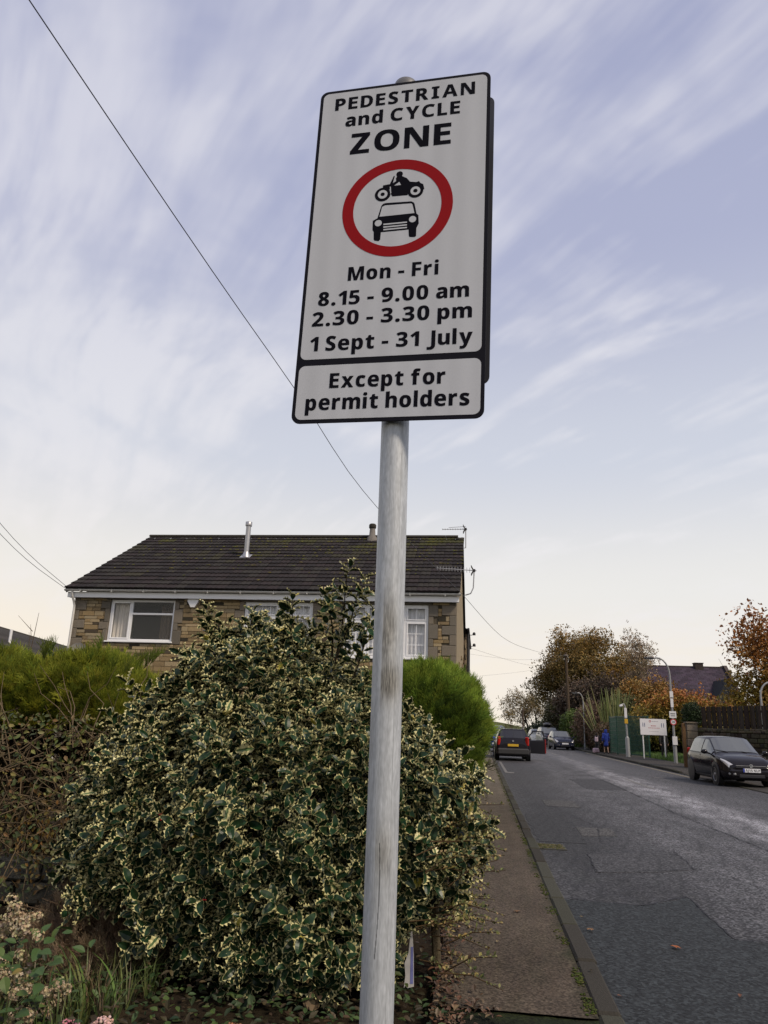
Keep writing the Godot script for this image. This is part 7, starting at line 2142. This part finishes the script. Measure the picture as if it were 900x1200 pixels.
func small_things() -> void:
	var r := rng(717)
	var flat := func(p: Vector3, s: float) -> Transform3D: return Transform3D(Basis(V(1, 0, 0), -PI / 2 + r.randfn() * 0.12) .rotated(Vector3.UP, r.randf() * TAU).scaled(Vector3.ONE * s), p)
	tag(obj("fallen_leaf", lobed_leaf(Color(0.36, 0.11, 0.03)), MAT.leafy, self, flat.call(V(1.40, 0.022, -6.25), 1.0)), "single orange maple leaf lying on the dark near asphalt", "leaf")
	var lv := [lobed_leaf(Color(0.22, 0.12, 0.05)), leaf_mesh(0.045, 0.026, 0.3, Color(0.20, 0.15, 0.07)), leaf_mesh(0.045, 0.03, 0.3, Color(0.13, 0.055, 0.03))]
	var more := [[V(0.86, 0.02, -6.6), "dry pale leaf in the gutter by the near kerb, farther of two"], [V(0.82, 0.02, -7.0), "small leaf on its edge in the gutter before the mossy drain"], [V(0.80, 0.016, -5.1), "dry brown leaf in the gutter nearest the camera"], [V(0.30, 0.112, -6.6), "lone pale leaf on the near pavement, farther one"], [V(0.12, 0.112, -5.7), "lone small brown leaf on the middle of the near pavement"], [V(1.55, 0.016, -5.3), "pale leaf scrap on the dark near asphalt"], [V(1.95, 0.016, -5.5), "brown leaf scrap at the right edge of the near asphalt"], [V(0.66, 0.125, -5.15), "tan leaf lying on the near kerb stones"]]
	for k in more.size(): tag(obj("fallen_leaf", lv[k % 3], MAT.leafy, self, flat.call(more[k][0], 0.75)), more[k][1], "leaf", "fallen leaves")
	# red brown litter along the hedge foot
	var xs := []; var cs := []
	var lm := leaf_mesh(0.04, 0.024, 0.4, Color(1, 1, 1), 3)
	for i in 650:
		var z := -4.15 - 3.4 * pow(r.randf(), 1.4); var x := -0.27 + absf(r.randfn()) * 0.075 + 0.32 * exp(-pow((z + 4.35) / 0.16, 2.0)) * r.randf()
		xs.append(Transform3D(Basis(V(1, 0, 0), -PI / 2 + r.randfn() * 0.5).rotated(Vector3.UP, r.randf() * TAU).scaled(Vector3.ONE * r.randf_range(0.5, 1.2)), V(x, 0.11 + absf(r.randfn()) * 0.014, z)))
		cs.append(jit(r, pick(r, [Color(0.09, 0.045, 0.028), Color(0.12, 0.065, 0.038), Color(0.065, 0.04, 0.026), Color(0.15, 0.105, 0.065)]), 0.3))
	tag(scatter("leaf_litter", lm, MAT.leafy, xs, cs, self), "red brown leaf litter along the pavement edge below the holly", "leaf litter")
	# mossy gully grate
	var g := thing("drain_grate", "mossy iron gully grate in the road beside the near kerb", "drain", V(0.94, 0.0, -10.9))
	var fr := MB.new(); fr.col = Color(0.05, 0.05, 0.04)
	for s in [-1.0, 1.0]:
		fr.bbox(V(0.17 * s, 0.006, 0), V(0.04, 0.02, 0.42), 0.004); fr.bbox(V(0, 0.0055, 0.19 * s), V(0.30, 0.02, 0.04), 0.004)
	put("frame", fr, MAT.plain, g)
	for k in 8:
		var b := MB.new(); b.col = Color(0.06, 0.06, 0.045); b.bbox(V(0, 0.006, -0.15 + 0.043 * k), V(0.30, 0.018, 0.02), 0.004); put("bar", b, MAT.plain, g)
	var mx := []; var mc := []; var mb := MB.new(); mb.blob(Vector3.ZERO, V(0.016, 0.008, 0.016), 3, 5)
	for i in 240:
		mx.append(Transform3D(Basis.from_scale(Vector3.ONE * r.randf_range(0.5, 1.4)), V(r.randf_range(-0.17, 0.17), 0.014, r.randf_range(-0.2, 0.2)))); mc.append(jit(r, pick(r, [Color(0.07, 0.07, 0.03), Color(0.09, 0.08, 0.05), Color(0.045, 0.05, 0.024)]), 0.3))
	scatter("moss", mb.mesh(), MAT.moss, mx, mc, g)
	# torn packaging and a stub of timber at the pavement edge
	var p := thing("torn_packaging", "torn white packaging with a blue stripe standing behind the post foot", "litter", V(-0.40, 0.08, -4.72))
	var b1 := MB.new(); b1.prism(PackedVector2Array([Vector2(-0.028, 0.0), Vector2(-0.018, 0.012), Vector2(-0.006, 0.0), Vector2(0.03, 0.006), Vector2(0.033, 0.16), Vector2(0.028, 0.26), Vector2(0.024, 0.31), Vector2(0.012, 0.24), Vector2(0.002, 0.17), Vector2(-0.022, 0.12), Vector2(-0.018, 0.06)]), 0.0, 0.004, Transform3D(Basis(V(0, 1, 0), 0.3) * Basis(V(1, 0, 0), -0.2), Vector3.ZERO))
	var pk := put("sheet", b1, mat(Color(0.34, 0.33, 0.32), 0.6), p)
	var b2 := MB.new(); b2.prism(PackedVector2Array([Vector2(0.008, 0.02), Vector2(0.026, 0.02), Vector2(0.030, 0.20), Vector2(0.016, 0.20)]), 0.0045, 0.006, Transform3D(Basis(V(0, 1, 0), 0.3) * Basis(V(1, 0, 0), -0.2), Vector3.ZERO))
	put("blue_stripe", b2, mat(Color(0.10, 0.11, 0.28), 0.6), pk)
	var w := MB.new(); w.col = Color(0.10, 0.08, 0.05)
	w.bbox(Vector3.ZERO, V(0.05, 0.52, 0.09), 0.012, Basis(V(0, 0, 1), 0.06))
	var e := put("timber_stake", w, MAT.wood, self, Transform3D(Basis(), V(-0.27, 0.30, -5.05)))
	tag(e, "weathered timber edging stake at the pavement edge below the holly", "stake")
	# dry leaf clump at the holly foot
	var dl := thing("dry_leaf_bundle", "dry folded tan leaf bundle in the weeds left of the post", "leaf", V(-0.85, 0.13, -4.28))
	var db := [leaf_mesh(0.09, 0.055, 0.5, Color(0.13, 0.095, 0.055), 5)]
	for k in 5: obj("leaf", db[0], MAT.leafy, dl, Transform3D(look(V(r.randfn() * 0.5, 0.4, r.randfn() * 0.5).normalized(), V(r.randfn() * 0.6, 0.4, 1).normalized(), r.randf_range(0.7, 1.1)), V(r.randfn() * 0.02, -0.05, r.randfn() * 0.02)))
